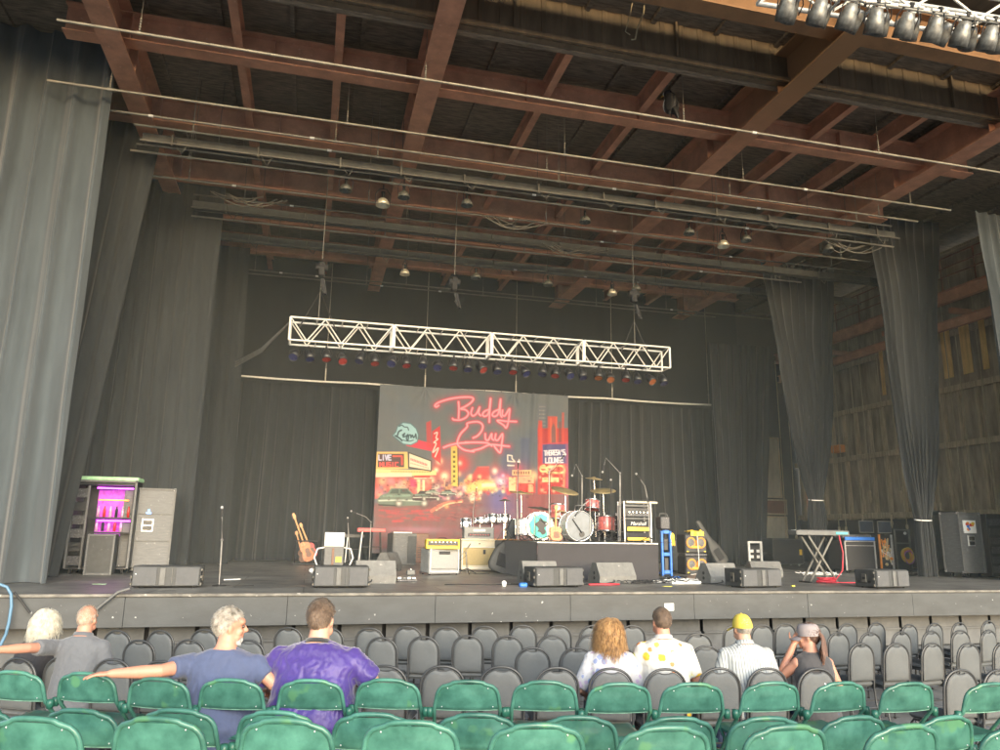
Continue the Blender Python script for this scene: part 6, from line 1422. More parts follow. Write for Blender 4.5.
for rn, fz, lst in rows_g:
    for i, (x, y) in enumerate(lst):
        P = atz(x, y, fz+.79); rz = yaw0+R(random.uniform(-3.5, 3.5))+(R(16)*max(0, x-480)/430 if x > 480 else -R(9)*max(0, 420-x)/400)
        loc = Vector((P.x, P.y, fz))+Matrix.Rotation(rz, 3, 'Z') @ Vector((0, .25, 0))
        lb = 'green metal folding chair in the %s green row, %s from the left' % (rn, ORD[i])
        if first: GC.location = loc; GC.rotation_euler = (0, 0, rz); GC['label'] = lb; first = False
        else: dup(GC, loc, rz, lb)
        CH[rn, i] = (loc, rz)
rows_b = [
    ('first grey row', .13, [(20, 654), (64, 653), (114, 655), (162, 657), (386, 662), (443, 662), (502, 662.5), (557, 663.5), (611, 664.5), (665, 665), (719, 664), (767, 664), (816, 664), (959, 661.5), (996, 661)]),
    ('second grey row', .02, [(140, 639.5), (190, 639.2), (249, 639.5), (533, 647), (577, 647.2), (620, 647), (706, 645.5), (861, 642.8), (896, 642.8), (932, 642.5), (968, 642.8), (1003, 642)]),
    ('third grey row', 0, [(382, 637), (424, 636), (468, 635), (508, 635.5), (552, 635), (591, 634.3), (698, 633), (838, 632), (870, 632), (901, 631.2), (931, 630.5), (960, 630), (988, 629.5)]),
    ('grey row nearest the stage', 0, [(118, 630), (161, 630), (205, 629), (249, 628), (289, 627), (330, 627.5), (370, 627.6), (408, 626), (447, 626.5), (485, 625.8), (523, 624.8), (558, 625), (593, 625), (632, 625), (735, 625), (762, 624.6), (785, 623.2), (820, 624), (847, 623.2), (876, 622.2), (909, 624), (934, 622.8), (959, 622.2), (988, 620.4), (1012, 620)])]
first = True; seen = {}
for rn, fz, lst in rows_b:
    for i, (x, y) in enumerate(lst):
        P = atz(x, y, fz+.93); lat = (Vector((P.x, P.y, 0))-FH*0).dot(RH)
        rz = yaw0+math.atan2(lat, 13.5)*1.0+R(random.uniform(-3, 3))
        if x < 300: rz = yaw0+math.atan2(lat, 20)+R(random.uniform(-3, 3))
        dpt = Vector((P.x, P.y, 0)).dot(FH); gz = ground_z(dpt)
        loc = Vector((P.x, P.y, fz))+Matrix.Rotation(rz, 3, 'Z') @ Vector((0, .25, 0))
        if rn.startswith('first'): loc.z = ground_z(loc.dot(FH))+0
        lb = 'grey padded chair in the %s%s, %s from the left' % (rn, '' if rn.startswith('grey') else ' past the green chairs', ORD[i])
        if first: BC.location = loc; BC.rotation_euler = (0, 0, rz); BC['label'] = lb; first = False
        else: dup(BC, loc, rz, lb)
        CH[rn[:3], i] = (loc, rz)
# ================================================================== PEOPLE
def remesh(mb, vox, it=6, fac=.5):
    me = mb.mesh('tmp', None); o = bpy.data.objects.new('tmp', me); C.objects.link(o)
    r = o.modifiers.new('r', 'REMESH'); r.mode = 'VOXEL'; r.voxel_size = vox; r.use_smooth_shade = True
    s = o.modifiers.new('s', 'SMOOTH'); s.iterations = it; s.factor = fac
    dg = bpy.context.evaluated_depsgraph_get(); ev = o.evaluated_get(dg); m2 = bpy.data.meshes.new_from_object(ev)
    bpy.data.objects.remove(o); m2.polygons.foreach_set('use_smooth', [True]*len(m2.polygons)); return m2
def mobj(me, name, mat, parent):
    me.name = name; me.materials.clear(); me.materials.append(mat); o = bpy.data.objects.new(name, me); C.objects.link(o); o.parent = parent; return o
def skin(name, c): 
    m = pmat(name, c, .5, var=.10, scale=9, bump=.05, bscale=70); m.node_tree.nodes['Principled BSDF'].inputs['Subsurface Weight'].default_value = .08; return m
def capsule(b, a, c, r0, r1, n=14):
    a, c = Vector(a), Vector(c); b.cyl(a, c, r0, r1, n); b.sph(a, r0, n, 10); b.sph(c, r1, n, 10)
def loft(b, secs, M3, n=28, cap=True):
    """secs: (centre(Vector), halfwidth, halfdepth)"""
    vs = []
    for c, w, d in secs:
        for k in range(n):
            a = 2*math.pi*k/n; ca, sa = math.cos(a), math.sin(a)
            vs.append(c+M3 @ Vector((w*math.copysign(abs(ca)**.85, ca), d*math.copysign(abs(sa)**.9, sa), 0)))
    m = len(secs); fs = []
    for j in range(m-1): fs += [(j*n+k, j*n+(k+1) % n, (j+1)*n+(k+1) % n, (j+1)*n+k) for k in range(n)]
    fs += [tuple(range(n-1, -1, -1)), tuple(range((m-1)*n, m*n))]; b.add(vs, fs, True)
def hand(b, w, d, up, side, curl=.35, L=.18):
    """w wrist, d direction of fingers, up = back of hand normal, side=+1 thumb on the right when looking along d with up up"""
    w, d, up = Vector(w), Vector(d).normalized(), Vector(up); up = (up-d*up.dot(d)).normalized(); r = d.cross(up).normalized()
    Mx = Matrix((r, d, up)).transposed()
    b.sph(w+d*.05, (.040, .055, .016), 14, 10, Mx); b.sph(w+d*.015, (.027, .04, .018), 12, 8, Mx)
    for i, (ox, l) in enumerate(((.030, .072), (.010, .082), (-.010, .077), (-.029, .060))):
        p = w+d*(.088-abs(ox)*.25)+r*(ox*side); ang = curl*(.6+.12*i); sp = ox*side*1.2
        for q, f in enumerate((.45, .3, .25)):
            dd = (d*math.cos(ang)-up*math.sin(ang)+r*sp*.9).normalized(); e = p+dd*l*f; capsule(b, p, e, .0095-.001*q, .0085-.001*q, 8); p = e; ang += curl
    p = w+d*.025+r*(.028*side); 
    for q, f in enumerate((.038, .032, .026)):
        dd = (d*(.55+.2*q)+r*side*(.8-.3*q)-up*.25).normalized(); e = p+dd*f; capsule(b, p, e, .0125-.0015*q, .011-.0015*q, 8); p = e
def wrinkle(me, amp, sc, seed, fold=None):
    me.calc_loop_triangles(); no = [v.normal.copy() for v in me.vertices]
    for v, n in zip(me.vertices, no):
        p = v.co*sc+Vector((seed*3.1, 0, 0)); w = Vector((noise.noise(p*.6), noise.noise(p*.6+Vector((5, 5, 5))), 0))*1.2
        q = Vector((p.x*1.1, p.y*1.1, p.z*.62))+w
        f = 1-abs(noise.noise(q))*2.4; q2 = Vector((p.x*2.3+w.x, p.y*2.3, p.z*1.2+w.y)); f2 = (1-abs(noise.noise(q2))*2.6)*1.1
        v.co += n*amp*(f*.75+f2*.35)
class Person:
    def __init__(s, label, loc, rz, lean=0., sh=.19, gir=1., skinm=None, arms=None, head=(0, 0, 0), scale=1., vox=.010, seat=.46, headfwd=.03, ncurve=0.):
        s.t = root('person', label, 'person', loc, rz, 'seated concert audience'); s.t.scale = (scale,)*3
        s.skinm = skinm; s.lean = lean; s.sh = sh; s.g = gir; s.vox = vox
        s.Rl = Matrix.Rotation(-lean, 3, 'X')          # + lean = forward (+Y)
        s.P = Vector((0, 0, seat+.09)); s.up = s.Rl @ Vector((0, 0, 1))
        hy, hp, hr = head; s.Rh = Matrix.Rotation(hy, 3, 'Z') @ Matrix.Rotation(-hp, 3, 'X') @ Matrix.Rotation(hr, 3, 'Y')
        s.N = s.pt(0, .01, .530); s.H = s.N+Vector((0, headfwd, .135))
        s.arms = arms or {}
        s.body()
    def pt(s, x, y, z): return s.P+s.Rl @ Vector((x, y, z))
    def torso(s, off=0., z0=-.12, z1=.56):
        g = s.g; sh = s.sh
        prof = [(-.13, .150, .10), (-.10, .178, .125), (-.03, .185, .135), (.05, .170*g, .130*g), (.14, .160*g, .128*g), (.24, .166*g**.6, .122*g**.6), (.33, .178*g**.4, .118), (.39, sh*1.0, .112), (.44, sh*1.0, .104), (.475, sh*.86, .094), (.50, sh*.60, .084), (.52, sh*.40, .074), (.535, .070, .066), (.56, .062, .062)]
        pr = [(z, w, d) for z, w, d in prof if z0 <= z <= z1]
        return [(s.pt(0, 0, z), w+off, d+off) for z, w, d in pr]
    def armpts(s, k):
        sg = -1 if k == 'L' else 1
        e, w = s.arms.get(k, ((sg*.27, .06, .72-.02), (sg*.14, .30, .66)))
        return s.pt(sg*(s.sh-.012), 0, .425), Vector(e), Vector(w), sg
    def body(s):
        b = MB(); loft(b, s.torso(), s.Rl); g = s.g
        for q in (-1, 1): capsule(b, s.pt(q*.02, 0, .50), s.pt(q*s.sh*.72, 0, .432), .052, .048)
        capsule(b, s.pt(0, 0, .50), s.H+Vector((0, -.02, -.05)), .066*g**.3, .060)
        for k in 'LR':
            S0, e, w, sg = s.armpts(k)
            b.sph(S0, .056*g**.3, 14, 10); capsule(b, S0, e, .051*g**.3, .041); capsule(b, e, e.lerp(w, .4), .042, .041); capsule(b, e.lerp(w, .4), w, .041, .027)
            kn = Vector((sg*.12, .46, s.P.z-.04)); ft = Vector((sg*.13, .44, .08))
            capsule(b, s.P+Vector((sg*.09, .02, -.01)), kn, .088*g**.3, .058); capsule(b, kn, ft, .056, .040)
            hd = getattr(s, 'hands', {}).get(k)
            up = s.handup[k] if hasattr(s, 'handup') else None
        for k in 'LR':
            S0, e, w, sg = s.armpts(k); dr = (w-e).normalized(); u, th, cu, dd = s.HP.get(k, (Vector((0, 0, 1)), -sg, .5, None))
            hand(b, w, dd or dr, u, th, cu)
        H, Q = s.H, s.Rh
        def hs(c, r, q=None): b.sph(H+Q @ Vector(c), r, 18, 14, Q if q is None else Q @ q)
        hs((0, -.015, .025), (.075, .095, .095)); hs((0, .025, -.045), (.060, .068, .075)); hs((0, .07, -.085), (.030, .026, .024)); hs((0, .065, .03), (.058, .035, .03))
        for sg in (-1, 1):
            hs((sg*.078, -.01, -.012), (.009, .021, .031), Matrix.Rotation(sg*.35, 3, 'Z')); hs((sg*.038, .062, -.03), (.024, .022, .022)); hs((sg*.048, .03, -.07), (.024, .04, .03))
        capsule(b, H+Q @ Vector((0, .092, .008)), H+Q @ Vector((0, .116, -.028)), .009, .0135, 8); hs((0, .098, -.034), (.018, .012, .009)); hs((0, .088, -.056), (.022, .013, .006)); hs((0, .087, -.068), (.019, .012, .007))
        me = remesh(b, s.vox, 3, .5); mobj(me, 'body', s.skinm, s.t)
        for sg in (-1, 1):
            b = MB(); b.sph(H+Q @ Vector((sg*.031, .0815, .0)), .0115, 12, 8); b.obj('eye', M['eye_dark'], s.t)
        # shoes
        for sg in (-1, 1):
            b = MB(); b.sph((sg*.13, .50, .045), (.045, .13, .045), 14, 8); b.box((sg*.13, .50, .015), (.085, .26, .03), .01); b.obj('shoe', M['black_soft'], s.t)
    def trousers(s, mat):
        b = MB(); g = s.g; loft(b, [(c, w+.012, d+.012) for c, w, d in s.torso(0, -.14, .06)], s.Rl)
        for sg in (-1, 1):
            kn = Vector((sg*.12, .46, s.P.z-.04)); ft = Vector((sg*.13, .44, .10))
            capsule(b, s.P+Vector((sg*.09, .02, -.01)), kn, .102*g**.3, .072); b.cyl(kn, ft, .070, .058, 16)
        me = remesh(b, .014, 3); wrinkle(me, .004, 14, 3); mobj(me, 'trousers', mat, s.t)
    def shirt(s, mat, sleeve=.55, off=.016, amp=.007, sc=13, seed=1, z0=-.11, z1=.52, name='shirt', loose=1., long=False):
        b = MB(); secs = s.torso(off, z0, z1)
        secs = [(c, w*(loose if i < 8 else 1), d*(loose if i < 8 else 1)) for i, (c, w, d) in enumerate(secs)]
        loft(b, secs, s.Rl)
        for q in (-1, 1): capsule(b, s.pt(q*.045, 0, .478), s.pt(q*s.sh*.76, 0, .434), .050+off*.8, .048+off*.8)
        for k in 'LR':
            S0, e, w, sg = s.armpts(k)
            if sleeve <= 0: b.sph(S0+Vector((-sg*.03, 0, -.0)), .066, 14, 10); continue
            b.sph(S0, .056*s.g**.3+off*.7, 14, 10)
            if long: b.cyl(S0, e, .066, .056, 18); b.sph(e, .056, 14, 10); b.cyl(e, e.lerp(w, .93), .056, .04, 18)
            else: b.cyl(S0, S0.lerp(e, sleeve), .054*s.g**.3+off*.7, .056*s.g**.2+off*.7, 20)
        me = remesh(b, .009, 8, .6); wrinkle(me, amp*.7, sc, seed); o = mobj(me, name, mat, s.t); s.shirt_o = o; return o
    def collar(s, mat, h=.035):
        b = MB(); pts = []
        for k in range(28):
            a = 2*math.pi*k/28; pts.append((s.pt(.074*math.cos(a), .070*math.sin(a)+.005, .512+.012*math.cos(a+1.57)), a))
        vs = []
        for dz, ex in ((0, 0), (h, -.004), (h+.003, .004), (.006, .016)):
            for p, a in pts: vs.append(p+s.Rl @ Vector((ex*math.cos(a), ex*math.sin(a), dz)))
        fs = []
        for j in range(3): fs += [(j*28+i, j*28+(i+1) % 28, (j+1)*28+(i+1) % 28, (j+1)*28+i) for i in range(28)]
        b.add(vs, fs, True); b.obj('collar', mat, s.t)
    def hair(s, mat, kind='short', n=2600, L=.03, low=-.055, seed=1, cover=1., wave=0., width=.0035, vol=0., parent=None, name='hair', bald=0.):
        rnd = random.Random(seed); b = MB(); H, Q = s.H, s.Rh; rx, ry, rz_ = .078+vol, .098+vol, .098+vol; c0 = Vector((0, -.015, .025))
        def onscalp(d): return c0+Vector((d.x*rx, d.y*ry, d.z*rz_))
        def line(d):       # lowest allowed z (unit dir) as a function of azimuth: hairline
            az = math.atan2(d.x, -d.y)   # 0 at back
            a = abs(az)
            if a < 1.2: return -.86
            if a < 1.75: return -.86+(a-1.2)/.55*1.05
            return .19+(a-1.75)*.32
        # scalp cap under the strands
        vs = []; fs = []; nu, nv = 40, 26
        for j in range(nv+1):
            for i in range(nu):
                az = 2*math.pi*i/nu; 
                dl = Vector((math.sin(az), -math.cos(az), 0)); lo = line(dl); lo = max(-.86, lo); th1 = math.acos(lo); th = th1*j/nv
                d = Vector((math.sin(th)*math.sin(az), -math.sin(th)*math.cos(az), math.cos(th)))
                r = 1+.03*noise.noise(d*9)+.002; vs.append(H+Q @ (c0+Vector((d.x*rx*r, d.y*ry*r, d.z*rz_*r))))
        for j in range(nv): fs += [(j*nu+i, (j+1)*nu+i, (j+1)*nu+(i+1) % nu, j*nu+(i+1) % nu) for i in range(nu)]
        if bald < .5: b.add(vs, fs, True)
        made = 0
        while made < n:
            d = Vector((rnd.gauss(0, 1), rnd.gauss(0, 1), rnd.gauss(0, 1))).normalized()
            if d.z < line(d)+rnd.uniform(-.05, .03): continue
            if bald and d.z > .25 and rnd.random() < bald: continue
            made += 1; p = onscalp(d); nn = Vector((d.x/rx, d.y/ry, d.z/rz_)).normalized()
            down = Vector((0, -.35, -1)) if kind != 'up' else Vector((0, .2, 1))
            if kind in ('short', 'buzz'): down = Vector((0, -.6+.9*max(0, d.y), -1+.8*max(0, d.z)))
            tan = (down-nn*down.dot(nn)); tan = tan.normalized() if tan.length > 1e-3 else Vector((0, -1, 0))
            tan = (tan+Vector((rnd.gauss(0, .28), rnd.gauss(0, .28), rnd.gauss(0, .15)))).normalized()
            l = L*rnd.uniform(.7, 1.25); sg = 3 if L < .06 else 12; pts = []; q = p.copy(); v = (nn*.7+tan*.7).normalized() if L < .06 else (nn*.45+tan*.8).normalized()
            ph = rnd.uniform(0, 6.28); cl = noise.noise(d*3.3)*3
            for k in range(sg+1):
                pts.append(q.copy())
                if L >= .06:
                    v = (v*.72+Vector((0, 0, -1))*.28+nn*.02).normalized(); off = Vector((math.sin(k*.95+cl*2+ph*.25), math.cos(k*.8+cl*3+ph*.25), .2*math.sin(k+cl)))*wave
                    q = q+v*(l/sg)+off*(l/sg)
                    e = Vector(((q.x-c0.x)/(rx+.008), (q.y-c0.y)/(ry+.008), (q.z-c0.z)/(rz_+.008)))
                    if e.length < 1: e = e.normalized()*(1.0+rnd.random()*.06); q = Vector((e.x*(rx+.008), e.y*(ry+.008), e.z*(rz_+.008)))+c0
                    if q.z < -.13 and q.y > -.09: q.y = min(q.y, -.07-rnd.random()*.02) if abs(q.x) < .07 else q.y
                else: v = (v*.65+tan*.35).normalized(); q = q+v*(l/sg)
            wd = width*rnd.uniform(.7, 1.3); sd = v.cross(nn); sd = sd.normalized() if sd.length > 1e-4 else Vector((1, 0, 0)); vv = []
            for k, q in enumerate(pts):
                w2 = wd*(1-.85*k/sg); vv += [H+Q @ (q-sd*w2), H+Q @ (q+nn*w2*.8), H+Q @ (q+sd*w2)]
            ff = []
            for k in range(sg): ff += [(3*k, 3*k+1, 3*k+4, 3*k+3), (3*k+1, 3*k+2, 3*k+5, 3*k+4)]
            b.add(vv, ff, True)
        return b.obj(name, mat, s.t)
    def beard(s, mat, n=900):
        rnd = random.Random(5); b = MB()
        for k in range(n):
            a = rnd.uniform(-1.5, 1.5); h = rnd.uniform(0, 1); r = .062
            p = Vector((math.sin(a)*r, .025+math.cos(a)*(.055), -.045-.06*h)); v = Vector((math.sin(a)*.5, math.cos(a)*.5, -1)).normalized(); l = rnd.uniform(.012, .028)
            if abs(a) < .35 and h < .3: continue
            q = p+v*l; sd = Vector((math.cos(a), -math.sin(a), 0))*.0025
            b.add([s.H+s.Rh @ (p-sd), s.H+s.Rh @ (p+sd), s.H+s.Rh @ (q+v.cross(sd)*.3)], [(0, 1, 2)])
        b.sph(s.H+s.Rh @ Vector((0, .068, -.088)), (.035, .03, .03), 12, 8, s.Rh)
        b.obj('beard', mat, s.t)
def hairmat(name, c1, c2):
    m = pmat(name, c1, .5, var=.35, scale=22, col2=c2, rvar=.1, spec=.4); m.node_tree.nodes['Principled BSDF'].inputs['Sheen Weight'].default_value = .15; return m
Sk1 = skin('skin_fair', (.52, .29, .20)); Sk2 = skin('skin_ruddy', (.50, .24, .16))
HM = {'blonde': hairmat('pale_blonde_hair', (.48, .43, .32), (.72, .68, .57)), 'grey': hairmat('grey_hair', (.20, .17, .13), (.5, .46, .40)), 'white_b': hairmat('white_beard', (.6, .58, .54), (.8, .78, .75)),
      'brown_s': hairmat('short_brown_hair', (.10, .065, .045), (.22, .15, .10)), 'golden': hairmat('golden_brown_hair', (.20, .09, .03), (.52, .30, .12)), 'red': hairmat('reddish_brown_hair', (.085, .042, .03), (.19, .095, .06)), 'thin': hairmat('thin_pale_hair', (.42, .33, .24), (.6, .5, .4))}
cl_grey = pmat('grey_polo_knit', (.115, .12, .13), .85, bump=.5, bscale=11, var=.08, scale=30, sheen=.2); cl_dark = pmat('dark_blouse', (.035, .033, .036), .85)
cl_navy = pmat('navy_tee_knit', (.062, .08, .15), .88, bump=.6, bscale=10, var=.1, scale=20, sheen=.2); cl_purple = pmat('purple_sateen', (.042, .020, .165), .5, bump=.8, bscale=9, var=.2, scale=8, sheen=.4, rvar=.08)
cl_jean = pmat('denim', (.05, .08, .17), .85, var=.25, scale=30); cl_khaki = pmat('dark_trousers', (.05, .05, .055), .85); cl_vest = pmat('charcoal_vest', (.05, .048, .05), .85, sheen=.2)
cl_capy = pmat('yellow_cap_cotton', (.62, .47, .07), .8, var=.1); cl_capg = pmat('grey_cap_cotton', (.27, .235, .235), .85, var=.12)
def pattern(name, base, spots, rough=.8):
    """spots: list of (colour, voronoi scale, radius, share kept)"""
    m = pmat(name, base, rough, var=.05, scale=10, bump=.6, bscale=10); nt = m.node_tree; B = nt.nodes['Principled BSDF']; L = nt.links; src = B.inputs['Base Color'].links[0].from_socket
    tc = nd(nt, 'ShaderNodeTexCoord')
    for i, (c, sc, rad, keep) in enumerate(spots):
        mp = nd(nt, 'ShaderNodeMapping'); L.new(tc.outputs['Object'], mp.inputs[0]); mp.inputs['Location'].default_value = (i*1.7, i*.9, i*2.3)
        vo = nd(nt, 'ShaderNodeTexVoronoi'); L.new(mp.outputs[0], vo.inputs['Vector']); vo.inputs['Scale'].default_value = sc
        ns = nd(nt, 'ShaderNodeTexNoise'); L.new(tc.outputs['Object'], ns.inputs['Vector']); ns.inputs['Scale'].default_value = 45
        ad = nd(nt, 'ShaderNodeMath', operation='MULTIPLY_ADD'); L.new(ns.outputs[0], ad.inputs[0]); ad.inputs[1].default_value = .22; L.new(vo.outputs['Distance'], ad.inputs[2])
        lt = nd(nt, 'ShaderNodeMath', operation='LESS_THAN'); L.new(ad.outputs[0], lt.inputs[0]); lt.inputs[1].default_value = rad+.11
        sp = nd(nt, 'ShaderNodeSeparateColor'); L.new(vo.outputs['Color'], sp.inputs[0]); l2 = nd(nt, 'ShaderNodeMath', operation='LESS_THAN'); L.new(sp.outputs[0], l2.inputs[0]); l2.inputs[1].default_value = keep
        mu = nd(nt, 'ShaderNodeMath', operation='MULTIPLY'); L.new(lt.outputs[0], mu.inputs[0]); L.new(l2.outputs[0], mu.inputs[1])
        mx = nd(nt, 'ShaderNodeMixRGB'); L.new(mu.outputs[0], mx.inputs[0]); L.new(src, mx.inputs[1]); mx.inputs[2].default_value = (*c, 1); src = mx.outputs[0]
    L.new(src, B.inputs['Base Color']); return m
cl_floral = pattern('white_blouse_blue_flowers', (.47, .46, .47), [((.22, .26, .42), 12, .34, .65), ((.40, .32, .44), 16, .30, .55), ((.33, .30, .30), 24, .2, .4)])
cl_dots = pattern('white_shirt_yellow_fruit', (.52, .50, .46), [((.66, .40, .04), 8.5, .32, .6), ((.48, .50, .10), 10, .26, .5), ((.62, .22, .08), 12, .26, .35)])
def stripes():
    m = pmat('white_striped_shirt', (.46, .47, .45), .8, var=.05, bump=.6, bscale=10); nt = m.node_tree; B = nt.nodes['Principled BSDF']; L = nt.links; src = B.inputs['Base Color'].links[0].from_socket
    tc = nd(nt, 'ShaderNodeTexCoord'); wv = nd(nt, 'ShaderNodeTexWave', wave_type='BANDS', bands_direction='X'); L.new(tc.outputs['Object'], wv.inputs['Vector']); wv.inputs['Scale'].default_value = 13; wv.inputs['Distortion'].default_value = .6
    rp = nd(nt, 'ShaderNodeValToRGB'); L.new(wv.outputs[0], rp.inputs[0]); rp.color_ramp.elements[0].position = .72; rp.color_ramp.elements[1].position = .82
    mx = nd(nt, 'ShaderNodeMixRGB'); L.new(rp.outputs[0], mx.inputs[0]); L.new(src, mx.inputs[1]); mx.inputs[2].default_value = (.22, .23, .23, 1); L.new(mx.outputs[0], B.inputs['Base Color']); return m
cl_stripe = stripes()
def seat_at(px, D, fz, back=0.):
    """world point on the floor under a seated person whose column is photo x=px at camera depth D"""
    r = ray(px, 620); p = Vector((0, 0, EYE))+r*D; return Vector((p.x, p.y, fz))
def W2L(loc, rz, sc, p):      # world -> person local
    return Matrix.Rotation(-rz, 3, 'Z') @ ((Vector(p)-Vector(loc))/sc)
def wp(px, py, D): return Vector((0, 0, EYE))+ray(px, py)*D

M['eye_dark'] = pmat('brown_eye', (.09, .06, .05), .2)
Person.HP = {}
# 1 blonde woman, far left
sc = .95; loc = seat_at(40, 6.95, .11); rz = yaw0-.15
p = Person('woman with pale blonde bob in a dark top at the far left', loc, rz, .12, .165, .95, Sk1, None, (-.35, .0, -.12), sc, .011)
p.shirt(cl_dark, .6, seed=2); p.trousers(cl_khaki); p.hair(HM['blonde'], 'long', 3000, .20, vol=.008, wave=.22, seed=3, width=.0035)
# 2 grey polo man, left arm over the chair beside
sc = 1.0; loc = seat_at(82, 6.7, .12); rz = yaw0
sh0 = W2L(loc, rz, sc, wp(-4, 650, 6.15)); el = W2L(loc, rz, sc, wp(28, 648, 6.35))
Person.HP = {'L': (Vector((0, 0, 1)), 1, .35, None)}
p = Person('man in grey polo with thin pale hair, arm around the blonde woman', loc, rz, .10, .205, 1.12, Sk2, {'L': (tuple(el), tuple(sh0))}, (.0, .05, .06), sc, .0085)
p.shirt(cl_grey, .75, seed=4, amp=.006); p.collar(cl_grey); p.trousers(cl_jean); p.hair(HM['thin'], 'buzz', 1500, .012, seed=5, bald=.55, width=.0025)
# 3 navy tee man
sc = 1.02; loc = seat_at(226, 5.02, .43); rz = yaw0+.02
wr = W2L(loc, rz, sc, wp(112, 673.5, 4.72)); el = W2L(loc, rz, sc, wp(160, 671, 4.80))
Person.HP = {'L': (Vector((0, 0, 1)), 1, .22, None)}
p = Person('man in navy tee with white beard, arm stretched along the green chairs', loc, rz, .10, .222, 1.28, Sk2, {'L': (tuple(el), tuple(wr)), 'R': ((.34, .02, .70), (.26, .28, .62))}, (-1.05, .05, 0), sc, .0075, seat=.30)
p.shirt(cl_navy, .62, seed=6, amp=.006, loose=1.05, z0=-.14); p.trousers(cl_jean); p.hair(HM['grey'], 'short', 3400, .022, seed=7, vol=.0); p.beard(HM['white_b'])
# 4 purple shirt man
sc = 1.10; loc = seat_at(316, 5.05, .43); rz = yaw0-.04
Person.HP = {}
p = Person('broad man in shiny purple shirt with short brown hair', loc, rz, .16, .235, 1.42, Sk1, {'L': ((-.37, .05, .66), (-.25, .30, .6)), 'R': ((.36, .08, .66), (.26, .34, .6))}, (-.12, .12, 0), sc, .010, seat=.27)
p.shirt(cl_purple, .95, off=.024, seed=8, amp=.010, sc=15, loose=1.08, z0=-.14); p.collar(M['black_cloth'], .03); p.trousers(cl_khaki); p.hair(HM['brown_s'], 'short', 2800, .022, seed=9)
# 5 woman floral
sc = .96; loc = seat_at(610, 6.72, .12); rz = yaw0+.03
p = Person('woman in white floral blouse with wavy golden brown hair', loc, rz, .08, .185, 1.05, Sk1, {'L': ((-.29, .0, .72), (-.2, .26, .62)), 'R': ((.27, .03, .72), (.17, .28, .62))}, (.05, .0, .03), sc, .011)
p.shirt(cl_floral, .98, off=.022, seed=10, amp=.008, loose=1.06); p.trousers(cl_khaki); p.hair(HM['golden'], 'long', 3600, .27, vol=.002, wave=.5, seed=11, width=.0038)
# 6 man with fruit shirt
sc = 1.04; loc = seat_at(664, 6.75, .12); rz = yaw0+.06
p = Person('man in white shirt dotted with yellow and orange fruit, short hair', loc, rz, .08, .205, 1.12, Sk2, {'R': ((.28, .03, .72), (.18, .28, .62))}, (.12, .0, -.02), sc, .011)
p.shirt(cl_dots, .8, off=.02, seed=12, amp=.007, loose=1.05); p.collar(cl_dots, .04); p.trousers(cl_khaki); p.hair(HM['brown_s'], 'buzz', 2600, .012, seed=13, width=.003)
# 7 yellow cap man
sc = 1.0; loc = seat_at(747, 6.8, .12); rz = yaw0+.12
p = Person('man in yellow baseball cap and white striped shirt', loc, rz, .14, .205, 1.12, Sk1, {'L': ((-.28, .05, .70), (-.17, .30, .62))}, (.06, .05, -.04), sc, .011)
p.shirt(cl_stripe, .8, off=.02, seed=14, amp=.007, loose=1.06); p.collar(cl_stripe, .04); p.trousers(cl_jean); p.hair(HM['grey'], 'buzz', 1200, .008, seed=15)
def cap(p, mat, army=False):
    H, Q = p.H, p.Rh; b = MB(); nu, nv = 36, 14; vs = []
    lo = -.012 if not army else .0
    for j in range(nv+1):
        th = j/nv; 
        for i in range(nu):
            a = 2*math.pi*i/nu; rr = math.sin(th*math.pi/2)**(.75 if not army else .45); z = math.cos(th*math.pi/2)**(1 if not army else .55)
            x = .087*rr*math.sin(a); y = .107*rr*math.cos(a); zz = .115*z
            vs.append(H+Q @ Vector((x*(1.0 if not army else 1.08), y-.012, .012+zz*(1 if not army else .95)-.02*(1-math.cos(a))*.3*th)))
    fs = []
    for j in range(nv): fs += [(j*nu+i, j*nu+(i+1) % nu, (j+1)*nu+(i+1) % nu, (j+1)*nu+i) for i in range(nu)]
    b.add(vs, fs, True); t = b.obj('cap', mat, p.t)
    b = MB()
    def br(u, v):
        a = (u-.5)*2.1; r0 = .108; r1 = r0+.075*math.cos(a*.72); r = r0+(r1-r0)*v
        return H+Q @ Vector((math.sin(a)*r*.80, math.cos(a)*r-.012, .012-.022*v-.02*(math.sin(a)**2)))
    b.grid(br, 18, 6); b.grid(lambda u, v: br(1-u, v)-Vector((0, 0, .005)), 18, 6); b.obj('brim', mat, t)
    b = MB(); b.sph(H+Q @ Vector((0, -.012, .128)), (.008, .008, .005), 8, 5); 
    if not army: b.path([H+Q @ Vector((math.sin(a)*.05, -.118+.02*abs(math.sin(a)), .012+.035*math.cos(a))) for a in [-1.6+.32*k for k in range(11)]], .004, 5)
    b.obj('button', mat, t)
cap(p, cl_capy)
